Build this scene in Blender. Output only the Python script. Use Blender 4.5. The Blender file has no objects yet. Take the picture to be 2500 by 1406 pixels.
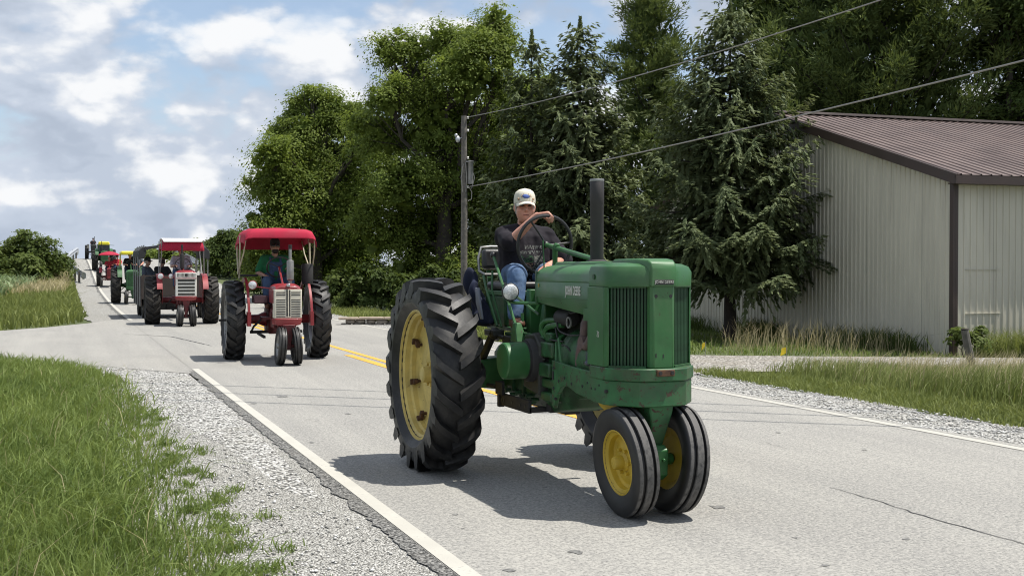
import bpy, bmesh, math, random
import numpy as np
from mathutils import Vector, Matrix, Quaternion

R = math.radians
PI = math.pi
S = bpy.context.scene
COL = S.collection

# ------------------------------------------------------------------ camera
FPX, AL, EYE, HOR = 2900.0, R(20.77), 1.58, 655.0      # focal (photo px), yaw off the road, eye height, horizon row
cam_d = bpy.data.cameras.new('camera')
cam_d.sensor_width = 36
cam_d.lens = 36 * FPX / 2500
cam_d.clip_start, cam_d.clip_end = 0.1, 4000
cam = bpy.data.objects.new('camera', cam_d)
COL.objects.link(cam)
PITCH = math.atan((703 - HOR) / FPX)
cam.location = (0, 0, EYE)
cam.rotation_euler = (R(90) - PITCH, 0, -AL)
S.camera = cam

# ------------------------------------------------------------------ sky
SUN = Vector((0.352, -0.135, 0.927)).normalized()
elev = math.asin(SUN.z)
azim = math.atan2(SUN.x, SUN.y)
SKY_STRENGTH = 0.115
world = bpy.data.worlds.new('World')
S.world = world
world.use_nodes = True
world.cycles.sampling_method = 'MANUAL'
world.cycles.sample_map_resolution = 512
nt = world.node_tree
nt.nodes.clear()


class NG:
    """tiny node-graph helper"""
    def __init__(s, tree):
        s.t = tree

    def n(s, typ, **kw):
        nd = s.t.nodes.new(typ)
        for k, v in kw.items():
            setattr(nd, k, v)
        return nd

    def put(s, sock, v):
        if hasattr(v, 'is_output') or isinstance(v, bpy.types.NodeSocket):
            s.t.links.new(v, sock)
        else:
            sock.default_value = v

    def math(s, op, a, b=0.0, clamp=False):
        nd = s.n('ShaderNodeMath', operation=op)
        nd.use_clamp = clamp
        s.put(nd.inputs[0], a)
        s.put(nd.inputs[1], b)
        return nd.outputs[0]

    def vmath(s, op, a, b=(0, 0, 0)):
        nd = s.n('ShaderNodeVectorMath', operation=op)
        s.put(nd.inputs[0], a)
        s.put(nd.inputs[1], b)
        return nd.outputs[0]

    def noise(s, vec, scale, detail=4, rough=0.55, dist=0.0):
        nd = s.n('ShaderNodeTexNoise')
        if vec is not None:
            s.put(nd.inputs['Vector'], vec)
        nd.inputs['Scale'].default_value = scale
        nd.inputs['Detail'].default_value = detail
        nd.inputs['Roughness'].default_value = rough
        nd.inputs['Distortion'].default_value = dist
        return nd.outputs['Fac']

    def ramp(s, fac, a, b, smooth=True, lo=0.0, hi=1.0):
        nd = s.n('ShaderNodeMapRange')
        nd.interpolation_type = 'SMOOTHSTEP' if smooth else 'LINEAR'
        s.put(nd.inputs[0], fac)
        for i, v in zip((1, 2, 3, 4), (a, b, lo, hi)):
            nd.inputs[i].default_value = v
        return nd.outputs[0]

    def mix(s, fac, a, b, typ='MIX'):
        nd = s.n('ShaderNodeMix', data_type='RGBA', blend_type=typ)
        s.put(nd.inputs[0], fac)
        s.put(nd.inputs[6], a)
        s.put(nd.inputs[7], b)
        return nd.outputs[2]


g = NG(nt)
tc = g.n('ShaderNodeTexCoord').outputs['Generated']
sky = g.n('ShaderNodeTexSky', sky_type='NISHITA')
sky.sun_disc = False
sky.sun_elevation = elev
sky.sun_rotation = azim
sky.air_density, sky.dust_density, sky.ozone_density = 1.0, 0.4, 1.5
bg_sky = g.n('ShaderNodeBackground')
nt.links.new(sky.outputs[0], bg_sky.inputs[0])
bg_sky.inputs[1].default_value = SKY_STRENGTH
# cumulus: billowed density; its difference along the sun gives bright tops and grey bases
SC = g.vmath('MULTIPLY', tc, (1.0, 1.0, 1.75))
P0 = g.vmath('ADD', SC, (2.5, 0.9, 0.2))


def billow(vec):
    vo = g.n('ShaderNodeTexVoronoi', feature='F1')
    wn = g.n('ShaderNodeTexNoise')
    g.put(wn.inputs['Vector'], vec)
    wn.inputs['Scale'].default_value = 14
    wn.inputs['Detail'].default_value = 5
    g.put(vo.inputs['Vector'], g.vmath('ADD', vec, g.vmath('MULTIPLY', g.vmath('SUBTRACT', wn.outputs['Color'], (.5, .5, .5)), (.07, .07, .07))))
    vo.inputs['Scale'].default_value = 12
    vo.inputs['Detail'].default_value = 2
    vo.inputs['Roughness'].default_value = .55
    low = g.noise(vec, 3.3, 4, .55, .2)
    mid = g.noise(vec, 9.0, 11, .58, .15)
    d = g.math('ADD', g.math('MULTIPLY', low, .9), g.math('MULTIPLY', mid, .75))
    return g.math('SUBTRACT', d, g.math('MULTIPLY', vo.outputs['Distance'], .42))


d0 = billow(P0)
d1 = billow(g.vmath('ADD', P0, (0.012, -0.004, 0.055)))
lit = g.ramp(g.math('SUBTRACT', d0, d1), -0.03, 0.24)
veil = g.noise(P0, 2.3, 6, .6, .3)
under = g.ramp(g.math('SUBTRACT', d1, d0), -0.10, 0.26)
thick = g.math('MAXIMUM', g.math('MULTIPLY', under, g.ramp(d0, .15, .5)), g.math('MULTIPLY', g.ramp(veil, .40, .66), .6))
grey = g.mix(thick, (0.51, 0.565, 0.655, 1), (0.375, 0.43, 0.52, 1))
cloud = g.mix(lit, grey, (0.76, 0.77, 0.785, 1))
sepd = g.n('ShaderNodeSeparateXYZ')
nt.links.new(tc, sepd.inputs[0])
stack_ = g.math('MULTIPLY', g.ramp(sepd.outputs[2], .16, -.02), .42)      # far clouds close up towards the horizon
cover = g.ramp(g.math('ADD', g.math('ADD', d0, stack_), g.math('MULTIPLY', veil, .40)), 0.50, 0.74)
bg_cl = g.n('ShaderNodeBackground')
g.put(bg_cl.inputs[0], cloud)
bg_cl.inputs[1].default_value = 1.0
mx = g.n('ShaderNodeMixShader')
g.put(mx.inputs[0], g.math('ADD', g.math('MULTIPLY', cover, .70), .30))      # thin high veil in the gaps
nt.links.new(bg_sky.outputs[0], mx.inputs[1])
nt.links.new(bg_cl.outputs[0], mx.inputs[2])
wo = g.n('ShaderNodeOutputWorld')
nt.links.new(mx.outputs[0], wo.inputs[0])

# ------------------------------------------------------------------ sun and exposure
sun_d = bpy.data.lights.new('sun', 'SUN')
sun_d.energy = 5.0
sun_d.angle = R(0.55)
sun_d.color = (1.0, 0.955, 0.88)
sun = bpy.data.objects.new('sun', sun_d)
COL.objects.link(sun)
sun.rotation_euler = SUN.to_track_quat('Z', 'Y').to_euler()
S.view_settings.view_transform = 'Standard'
S.view_settings.look = 'None'
S.view_settings.gamma = 1.0
S.view_settings.use_curve_mapping = False
S.view_settings.exposure = 0.32
S.render.engine = 'CYCLES'
S.cycles.max_bounces = 6
S.cycles.filter_width = 1.1
S.cycles.transparent_max_bounces = 8
S.cycles.caustics_reflective = False
S.cycles.caustics_refractive = False

# ------------------------------------------------------------------ measuring helpers
CM = cam.rotation_euler.to_matrix()


def P(u, v, d):
    """the place at depth d (m along the optical axis) that the photo shows at column u, row v"""
    return Vector(cam.location) + CM @ Vector(((u - 1250) / FPX * d, (703 - v) / FPX * d, -d))


def smooth01(a, b, x):
    t = np.clip((np.asarray(x, float) - a) / (b - a), 0, 1)
    return t * t * (3 - 2 * t)


_zy = np.array([-400, 40, 46, 52, 59, 65, 70, 78, 84, 90, 97, 103, 108, 113, 120, 135, 160, 300, 900], float)
_zz = np.array([0, 0, .01, .06, .19, .31, .46, .94, 1.33, 1.72, 2.12, 2.36, 2.45, 2.38, 2.05, .9, -.8, -3, -8], float)


def zroad(y):
    y = np.asarray(y, float)
    acc = 0
    for o in (-4, -2, 0, 2, 4):
        acc = acc + np.interp(y + o, _zy, _zz)
    return acc / 5


def hgt(x, y):
    """ground height away from the pavement"""
    x = np.asarray(x, float)
    y = np.asarray(y, float)
    d = np.maximum(np.maximum(1.0 - x, x - 9.0), 0)
    w = 1 - smooth01(2.5, 14, d)
    base = -0.12 + 0.05 * np.sin(x * .31 + y * .17) + 0.04 * np.sin(x * .11 - y * .23)
    far = np.clip(zroad(y), -2, 1.2) * 0.35 + base
    far = np.where(y > 160, np.minimum(far, -1.0), far)
    return zroad(y) * w + far * (1 - w) - 0.035

# ------------------------------------------------------------------ object helpers
def tag(o, label=None, cat=None, group=None, kind=None):
    if label: o['label'] = label
    if cat: o['category'] = cat
    if group: o['group'] = group
    if kind: o['kind'] = kind
    return o


def empty(name, loc=(0, 0, 0), rz=0.0, parent=None):
    o = bpy.data.objects.new(name, None)
    o.empty_display_size = 0.2
    o.location = loc
    o.rotation_euler = (0, 0, rz)
    COL.objects.link(o)
    if parent: o.parent = parent
    return o


def copy_tree(o, parent=None):
    c = o.copy()
    COL.objects.link(c)
    if parent: c.parent = parent
    for ch in o.children:
        copy_tree(ch, c)
    return c


def link_mesh(name, me, m, parent=None):
    o = bpy.data.objects.new(name, me)
    if m is not None: me.materials.append(m)
    COL.objects.link(o)
    if parent: o.parent = parent
    return o


def np_mesh(name, co, loops, starts, smooth=False, tint=None):
    me = bpy.data.meshes.new(name)
    me.vertices.add(len(co))
    me.vertices.foreach_set('co', np.asarray(co, np.float32).ravel())
    me.loops.add(len(loops))
    me.loops.foreach_set('vertex_index', np.asarray(loops, np.int32))
    me.polygons.add(len(starts))
    me.polygons.foreach_set('loop_start', np.asarray(starts, np.int32))
    if smooth:
        me.polygons.foreach_set('use_smooth', np.ones(len(starts), bool))
    if tint is not None:
        at = me.attributes.new('tint', 'FLOAT', 'POINT')
        at.data.foreach_set('value', np.asarray(tint, np.float32))
    me.update(calc_edges=True)
    return me


class MB:
    """collects shapes and links them as one mesh object"""
    def __init__(s):
        s.v, s.f = [], []

    def add(s, vs, fs):
        o = len(s.v)
        s.v += [tuple(p) for p in vs]
        s.f += [tuple(i + o for i in f) for f in fs]
        return s

    def box(s, c, sz, rot=None):
        hx, hy, hz = (a / 2 for a in sz)
        pts = [Vector((x, y, z)) for x in (-hx, hx) for y in (-hy, hy) for z in (-hz, hz)]
        if rot is not None: pts = [rot @ p for p in pts]
        c = Vector(c)
        return s.add([c + p for p in pts], [(0, 1, 3, 2), (4, 6, 7, 5), (0, 4, 5, 1), (2, 3, 7, 6), (0, 2, 6, 4), (1, 5, 7, 3)])

    def bb(s, a, b):
        return s.box([(p + q) / 2 for p, q in zip(a, b)], [abs(q - p) for p, q in zip(a, b)])

    def bar(s, p0, p1, w, h, up=(0, 0, 1)):
        p0, p1 = Vector(p0), Vector(p1)
        d = p1 - p0
        x = d.normalized()
        y = Vector(up).cross(x)
        if y.length < 1e-4: y = Vector((0, 1, 0)).cross(x)
        y.normalize()
        z = x.cross(y)
        return s.box((p0 + p1) / 2, (d.length, w, h), Matrix((x, y, z)).transposed())

    def loft(s, rings, cap=True, closed=True):
        n = len(rings[0])
        vs = [p for r in rings for p in r]
        fs = []
        for i in range(len(rings) - 1):
            for j in range(n if closed else n - 1):
                k = (j + 1) % n
                fs.append((i * n + j, i * n + k, (i + 1) * n + k, (i + 1) * n + j))
        if cap and closed:
            fs.append(tuple(range(n - 1, -1, -1)))
            fs.append(tuple((len(rings) - 1) * n + j for j in range(n)))
        return s.add(vs, fs)

    def tube(s, pts, r, n=8, cap=True, loop=False):
        pts = [Vector(p) for p in pts]
        m = len(pts)
        rr = [r] * m if not hasattr(r, '__len__') else list(r)
        rings = []
        prev = None
        for i, p in enumerate(pts):
            if loop:
                t = (pts[(i + 1) % m] - pts[i - 1]).normalized()
            else:
                t = (pts[min(i + 1, m - 1)] - pts[max(i - 1, 0)]).normalized()
            if prev is None:
                a = Vector((0, 0, 1)) if abs(t.z) < .9 else Vector((1, 0, 0))
                u = t.cross(a).normalized()
            else:
                u = (prev - t * prev.dot(t)).normalized()
            prev = u
            w = t.cross(u)
            rings.append([p + (u * math.cos(2 * PI * k / n) + w * math.sin(2 * PI * k / n)) * rr[i] for k in range(n)])
        if loop:
            o = len(s.v)
            vs = [q for ring in rings for q in ring]
            fs = [(i * n + j, i * n + (j + 1) % n, ((i + 1) % m) * n + (j + 1) % n, ((i + 1) % m) * n + j)
                  for i in range(m) for j in range(n)]
            return s.add(vs, fs)
        return s.loft(rings, cap)

    def lathe(s, prof, c=(0, 0, 0), axis='y', n=32, rot=None, closed=False):
        """prof: (radius, height along the axis)"""
        c = Vector(c)
        rings = []
        for r, h in prof:
            ring = []
            for k in range(n):
                a = 2 * PI * k / n
                ca, sa = r * math.cos(a), r * math.sin(a)
                p = Vector((ca, h, sa)) if axis == 'y' else (Vector((h, ca, sa)) if axis == 'x' else Vector((ca, sa, h)))
                if rot is not None: p = rot @ p
                ring.append(c + p)
            rings.append(ring)
        if closed: rings.append(rings[0])
        if closed: return s.loft(rings, cap=False)
        o = len(s.v)
        s.loft(rings, cap=False)
        if prof[0][0] < .037: s.f.append(tuple(o + j for j in range(n - 1, -1, -1)))
        if prof[-1][0] < .037: s.f.append(tuple(o + (len(rings) - 1) * n + j for j in range(n)))
        return s

    def ball(s, c, r, n=10, m=7, rot=None):
        rx, ry, rz = (r, r, r) if not hasattr(r, '__len__') else r
        c = Vector(c)
        rings = []
        for i in range(m + 1):
            t = PI * (i + .02 if i == 0 else (i - .02 if i == m else i)) / m
            ring = []
            for k in range(n):
                a = 2 * PI * k / n
                p = Vector((rx * math.sin(t) * math.cos(a), ry * math.sin(t) * math.sin(a), -rz * math.cos(t)))
                if rot is not None: p = rot @ p
                ring.append(c + p)
            rings.append(ring)
        return s.loft(rings)

    def capsule(s, a, b, ra, rb, n=10):
        a, b = Vector(a), Vector(b)
        t = (b - a)
        L = t.length
        t = t / L if L > 1e-6 else Vector((0, 0, 1))
        pts, rr = [], []
        for k in range(5):
            q = PI / 2 * (k / 4)
            pts.append(a - t * ra * math.cos(q) * 1.0)
            rr.append(max(ra * math.sin(q), ra * .08))
        for k in range(5):
            q = PI / 2 * (k / 4)
            pts.append(b + t * rb * math.sin(q))
            rr.append(max(rb * math.cos(q), rb * .08))
        if L < 1e-5: pts[4] += t * -1e-4
        return s.tube(pts, rr, n)

    def prism(s, poly, h0, h1, axes='xyz'):
        """poly in the first two axes, extruded along the third"""
        ix = ['xyz'.index(a) for a in axes]
        def mk(p, h):
            q = [0, 0, 0]
            q[ix[0]], q[ix[1]], q[ix[2]] = p[0], p[1], h
            return q
        return s.loft([[mk(p, h0) for p in poly], [mk(p, h1) for p in poly]])

    def mesh(s, name, angle=38):
        me = bpy.data.meshes.new(name)
        me.from_pydata(s.v, [], s.f)
        bm = bmesh.new()
        bm.from_mesh(me)
        bmesh.ops.recalc_face_normals(bm, faces=bm.faces)
        bm.to_mesh(me)
        bm.free()
        if angle:
            me.polygons.foreach_set('use_smooth', np.ones(len(me.polygons), bool))
            me.set_sharp_from_angle(angle=R(angle))
        me.update()
        return me

    def islands(s):
        par = list(range(len(s.v)))
        def find(a):
            while par[a] != a:
                par[a] = par[par[a]]
                a = par[a]
            return a
        for f in s.f:
            r0 = find(f[0])
            for i in f[1:]: par[find(i)] = r0
        groups = {}
        for f in s.f: groups.setdefault(find(f[0]), []).append(f)
        out = []
        for fs in groups.values():
            ids = sorted({i for f in fs for i in f})
            mp = {a: b for b, a in enumerate(ids)}
            q = MB()
            q.add([s.v[i] for i in ids], [tuple(mp[i] for i in f) for f in fs])
            out.append(q)
        return out

    def pieces(s, name, m, parent=None, angle=38, bevel=0.0, seg=2):
        """one object for each separate piece"""
        return [q.build(name, m, parent, angle, bevel, seg) for q in s.islands()]

    def build(s, name, m, parent=None, angle=38, bevel=0.0, seg=2):
        o = link_mesh(name, s.mesh(name, angle), m, parent)
        if bevel:
            b = o.modifiers.new('bevel', 'BEVEL')
            b.width = bevel
            b.segments = seg
            b.limit_method = 'ANGLE'
            b.angle_limit = R(40)
        return o


def baked(o, mods):
    """apply modifiers to o's mesh"""
    for typ, kw in mods:
        m = o.modifiers.new(typ.lower(), typ)
        for k, v in kw.items(): setattr(m, k, v)
    dg = bpy.context.evaluated_depsgraph_get()
    me = bpy.data.meshes.new_from_object(o.evaluated_get(dg))
    old = o.data
    o.modifiers.clear()
    o.data = me
    bpy.data.meshes.remove(old)
    me.polygons.foreach_set('use_smooth', np.ones(len(me.polygons), bool))
    return o


def text_mesh(name, body, size, m, parent, loc, rot, extrude=.003, sx=1.0, offset=0.0, space=1.0):
    cu = bpy.data.curves.new(name, 'FONT')
    cu.body = body
    cu.size = size
    cu.extrude = extrude
    cu.offset = offset
    cu.space_character = space
    cu.align_x = 'CENTER'
    cu.align_y = 'CENTER'
    t = bpy.data.objects.new(name + '_tmp', cu)
    COL.objects.link(t)
    dg = bpy.context.evaluated_depsgraph_get()
    me = bpy.data.meshes.new_from_object(t.evaluated_get(dg))
    bpy.data.objects.remove(t)
    bpy.data.curves.remove(cu)
    me.name = name
    me.materials.clear()
    o = link_mesh(name, me, m, parent)
    o.location = loc
    o.rotation_euler = rot
    o.scale = (sx, 1, 1)
    return o


# ------------------------------------------------------------------ materials
def new_mat(name):
    m = bpy.data.materials.new(name)
    m.use_nodes = True
    t = m.node_tree
    b = t.nodes['Principled BSDF']
    return m, NG(t), b, t.nodes['Material Output']


def C4(c):
    return (c[0], c[1], c[2], 1)


def mat(name, col, rough=.5, metal=0.0, vary=.18, scale=6.0, bump=0.0, bscale=60.0, spec=.5, wear=None, wear_amt=.5, dust=None, dust_amt=.0, coat=0.0, coords='Object'):
    """paint, cloth, rubber, wood: colour with soft mottling, optional chipped wear and dust in noise patches"""
    m, g, b, out = new_mat(name)
    v = g.n('ShaderNodeTexCoord').outputs[coords]
    n1 = g.noise(v, scale, 6, .6)
    lo = tuple(max(0, x * (1 - vary)) for x in col)
    hi = tuple(min(1, x * (1 + vary)) for x in col)
    c = g.mix(g.ramp(n1, .3, .7), C4(lo), C4(hi))
    rg = g.ramp(n1, .3, .7, True, rough * .85, min(1, rough * 1.2))
    if dust is not None:
        n2 = g.noise(v, scale * .7, 8, .7, .4)
        c = g.mix(g.math('MULTIPLY', g.ramp(n2, .42, .72), dust_amt), c, C4(dust))
    if wear is not None:
        n3 = g.noise(v, scale * 4.5, 8, .72, .6)
        f = g.ramp(n3, .70 - .14 * wear_amt, .72 - .13 * wear_amt)
        c = g.mix(f, c, C4(wear))
        rg = g.math('MAXIMUM', rg, g.math('MULTIPLY', f, .8))
    g.put(b.inputs['Base Color'], c)
    g.put(b.inputs['Roughness'], rg)
    b.inputs['Metallic'].default_value = metal
    b.inputs['Specular IOR Level'].default_value = spec
    b.inputs['Coat Weight'].default_value = coat
    b.inputs['Coat Roughness'].default_value = .15
    if bump:
        bp = g.n('ShaderNodeBump')
        bp.inputs['Strength'].default_value = bump
        bp.inputs['Distance'].default_value = .004
        g.put(bp.inputs['Height'], g.noise(v, bscale, 5, .6))
        m.node_tree.links.new(bp.outputs[0], b.inputs['Normal'])
    return m


def leaf_mat(name, lo, hi, trans=.35, rough=.55, nscale=.9, spec=.25):
    m, g, b, out = new_mat(name)
    at = g.n('ShaderNodeAttribute', attribute_name='tint').outputs['Fac']
    pos = g.n('ShaderNodeNewGeometry').outputs['Position']
    n1 = g.ramp(g.noise(pos, nscale, 3, .6), .3, .7)
    f = g.math('ADD', g.math('MULTIPLY', at, .62), g.math('MULTIPLY', n1, .38))
    c = g.mix(f, C4(lo), C4(hi))
    g.put(b.inputs['Base Color'], c)
    b.inputs['Roughness'].default_value = rough
    b.inputs['Specular IOR Level'].default_value = spec * .5
    tr = g.n('ShaderNodeBsdfTranslucent')
    g.put(tr.inputs[0], g.mix(.5, c, (hi[0] * 1.15, hi[1] * 1.15, hi[2] * .7, 1)))
    ms = g.n('ShaderNodeMixShader')
    ms.inputs[0].default_value = trans
    t = m.node_tree
    t.links.new(b.outputs[0], ms.inputs[1])
    t.links.new(tr.outputs[0], ms.inputs[2])
    t.links.new(ms.outputs[0], out.inputs[0])
    return m


M = {}
M['jd'] = mat('green_paint', (.025, .110, .030), .42, vary=.22, scale=3.5, spec=.5, wear=(.05, .04, .025), wear_amt=.42, dust=(.085, .13, .065), dust_amt=.45, bump=.12, bscale=14)
M['jd_worn'] = mat('scuffed_green_paint', (.020, .10, .032), .5, vary=.35, scale=5, wear=(.055, .035, .022), wear_amt=.95, dust=(.06, .075, .04), dust_amt=.55, bump=.25, bscale=30)
M['jd_dark'] = mat('greasy_green_paint', (.016, .075, .022), .5, vary=.5, scale=9, wear=(.02, .017, .013), wear_amt=.75, dust=(.07, .075, .045), dust_amt=.4, bump=.3, bscale=40)
M['grime'] = mat('greasy_iron', (.02, .022, .018), .55, vary=.6, scale=12, dust=(.05, .045, .03), dust_amt=.5, bump=.4, bscale=50)
M['jd_yellow'] = mat('yellow_paint', (.48, .335, .03), .5, vary=.15, scale=5, wear=(.10, .05, .02), wear_amt=.22, bump=.1, bscale=20)
M['rim_yellow'] = mat('faded_yellow_paint', (.58, .45, .14), .6, vary=.2, scale=5, wear=(.11, .055, .022), wear_amt=.45, dust=(.36, .26, .08), dust_amt=.45, bump=.2, bscale=30)
M['rust'] = mat('rusty_iron', (.085, .042, .022), .8, vary=.5, scale=20, bump=.4, bscale=60)
M['tyre'] = mat('tyre_rubber', (.014, .014, .0145), .50, vary=.25, scale=7, spec=.4, dust=(.062, .058, .052), dust_amt=.6, bump=.25, bscale=45)
M['tyre_old'] = mat('dusty_tyre_rubber', (.026, .025, .024), .75, vary=.25, scale=7, spec=.3, dust=(.085, .077, .065), dust_amt=.7, bump=.25, bscale=45)


def rib_tyre_mat(name, R_, col, dust):
    """tyre whose running ribs are scuffed grey by the road"""
    m, g, b, out = new_mat(name)
    oc = g.n('ShaderNodeTexCoord').outputs['Object']
    sp = g.n('ShaderNodeSeparateXYZ')
    g.put(sp.inputs[0], oc)
    rad = g.math('SQRT', g.math('ADD', g.math('MULTIPLY', sp.outputs[0], sp.outputs[0]), g.math('MULTIPLY', sp.outputs[2], sp.outputs[2])))
    n1 = g.noise(oc, 30, 6, .7)
    worn = g.math('MULTIPLY', g.ramp(rad, R_ - .016, R_ - .007), g.ramp(n1, .25, .6))
    c = g.mix(g.ramp(g.noise(oc, 7, 4, .6), .3, .7), C4(tuple(x * .8 for x in col)), C4(tuple(x * 1.3 for x in col)))
    c = g.mix(g.math('MULTIPLY', worn, .85), c, C4(dust))
    g.put(b.inputs['Base Color'], c)
    g.put(b.inputs['Roughness'], g.ramp(worn, 0, 1, False, .5, .85))
    return m


M['tyre_front'] = rib_tyre_mat('ribbed_tyre_rubber', .352, (.014, .014, .0145), (.13, .125, .118))
M['black'] = mat('black_enamel', (.018, .018, .019), .42, vary=.3, scale=8, bump=.1)
M['flatblack'] = mat('flat_black', (.022, .021, .021), .7, vary=.3, scale=9, bump=.2, bscale=70)
M['stack'] = mat('exhaust_black', (.030, .027, .028), .6, vary=.25, scale=6, dust=(.05, .042, .04), dust_amt=.6, bump=.15, bscale=50)
M['chrome'] = mat('bright_metal', (.55, .56, .57), .25, 1.0, vary=.1)
M['steel'] = mat('dull_steel', (.32, .32, .31), .5, .7, vary=.25, dust=(.2, .18, .15), dust_amt=.4)
M['lens'] = mat('lamp_lens', (.62, .64, .64), .18, .35, vary=.25, scale=60, bump=.6, bscale=120, spec=.8)
M['white'] = mat('white_paint', (.68, .67, .62), .45, vary=.06, dust=(.5, .46, .38), dust_amt=.3)
M['cream'] = mat('cream_paint', (.64, .60, .49), .5, vary=.08, dust=(.4, .36, .28), dust_amt=.35)
M['silver'] = mat('silver_lettering', (.55, .55, .50), .4, .3, vary=.2, scale=30, wear=(.06, .12, .05), wear_amt=.5)
M['red'] = mat('red_paint', (.235, .016, .022), .4, vary=.25, scale=4, wear=(.06, .03, .025), wear_amt=.12, dust=(.2, .07, .05), dust_amt=.3, coat=.2)
M['red_dark'] = mat('greasy_red_paint', (.10, .012, .014), .55, vary=.5, scale=9, wear=(.02, .016, .014), wear_amt=.7, dust=(.07, .045, .035), dust_amt=.4, bump=.3, bscale=40)
M['canvas_red'] = mat('red_canvas', (.34, .020, .046), .75, vary=.15, scale=3, bump=.25, bscale=30, spec=.2, dust=(.38, .06, .085), dust_amt=.3)
M['canvas_white'] = mat('white_vinyl', (.72, .68, .66), .6, vary=.06)
M['canvas_black'] = mat('charcoal_canvas', (.03, .031, .033), .8, vary=.25, bump=.2)
M['yellow_roof'] = mat('bright_yellow_plastic', (.78, .66, .04), .4, vary=.05)
M['brown_panel'] = mat('brown_board', (.045, .034, .029), .75, vary=.3, scale=4, bump=.2)
M['grey_pipe'] = mat('galvanised_pipe', (.26, .26, .255), .5, .5, vary=.2)
M['galv'] = mat('galvanised_beam', (.5, .52, .55), .42, .55, vary=.15, dust=(.4, .38, .34), dust_amt=.3)
M['wood'] = mat('weathered_wood', (.13, .12, .105), .85, vary=.35, scale=9, bump=.5, bscale=40)
M['bark'] = mat('bark', (.05, .042, .034), .95, vary=.4, scale=8, bump=.8, bscale=25)
M['bark_dark'] = mat('spruce_bark', (.032, .026, .022), .95, vary=.4, scale=8, bump=.8, bscale=25)
M['skin'] = mat('skin', (.56, .285, .205), .5, vary=.14, scale=14, spec=.35, dust=(.42, .17, .125), dust_amt=.35)
M['skin2'] = mat('fair_skin', (.36, .20, .145), .5, vary=.12, scale=14, spec=.35)
M['navy'] = mat('navy_cloth', (.018, .022, .042), .85, vary=.25, scale=5, bump=.3, bscale=25, spec=.2)
M['denim'] = mat('denim', (.075, .125, .225), .85, vary=.35, scale=10, bump=.35, bscale=35, spec=.2, dust=(.22, .30, .42), dust_amt=.55)
M['overall'] = mat('blue_overall_denim', (.045, .075, .135), .85, vary=.25, scale=10, bump=.3, bscale=35, spec=.2)
M['tee_black'] = mat('black_cotton', (.017, .015, .019), .85, vary=.25, scale=9, bump=.35, bscale=18, spec=.2)
M['tee_green'] = mat('green_cotton', (.018, .125, .052), .85, vary=.2, scale=9, bump=.3, bscale=18, spec=.2)
M['tee_white'] = mat('pale_cotton', (.42, .41, .47), .85, vary=.1, scale=9, bump=.3, bscale=18, spec=.2)
M['tee_grey'] = mat('blue_grey_cotton', (.085, .10, .125), .85, vary=.15, scale=9, bump=.3, bscale=18, spec=.2)
M['tee_red'] = mat('red_cotton', (.38, .03, .045), .85, vary=.2, scale=9, bump=.3, spec=.2)
M['cap_cream'] = mat('cream_cap_cloth', (.62, .59, .49), .85, vary=.1, scale=20, bump=.2, spec=.2)
M['cap_dark'] = mat('dark_cap_cloth', (.016, .016, .018), .85, vary=.2)
M['hair_grey'] = mat('grey_hair', (.34, .32, .30), .8, vary=.3, scale=50)
M['hair_dark'] = mat('dark_hair', (.016, .012, .01), .7, vary=.3, scale=50)
M['shoe'] = mat('brown_leather', (.11, .045, .025), .6, vary=.3)
M['blue_print'] = mat('blue_print', (.05, .09, .28), .8, vary=.3, scale=60)
M['grey_print'] = mat('faded_print', (.22, .25, .20), .85, vary=.5, scale=40)
M['green_print'] = mat('green_print', (.05, .13, .055), .85, vary=.5, scale=40)
M['tan_print'] = mat('tan_print', (.36, .24, .15), .85, vary=.6, scale=40)
M['dark_glass'] = mat('dark_glass', (.012, .012, .014), .1, vary=.1, spec=.7)
M['eye'] = mat('eye_dark', (.03, .022, .02), .3, vary=.1)
M['stone'] = mat('field_stone', (.22, .20, .17), .9, vary=.35, scale=6, bump=.5, bscale=30)
M['capstone'] = mat('beige_capstone', (.38, .31, .24), .85, vary=.2, scale=6, bump=.4, bscale=30)
M['rope'] = mat('beige_rope', (.45, .40, .29), .9, vary=.15)
M['wire'] = mat('aluminium_wire', (.27, .262, .245), .45, .6, vary=.1)
M['flag'] = mat('yellow_plastic_flag', (.75, .55, .02), .6, vary=.05)
M['brown_trim'] = mat('brown_painted_metal', (.052, .035, .030), .45, vary=.12, scale=2, spec=.45)

# ------------------------------------------------------------------ ground, road, gravel
rng = np.random.default_rng(7)


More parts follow.
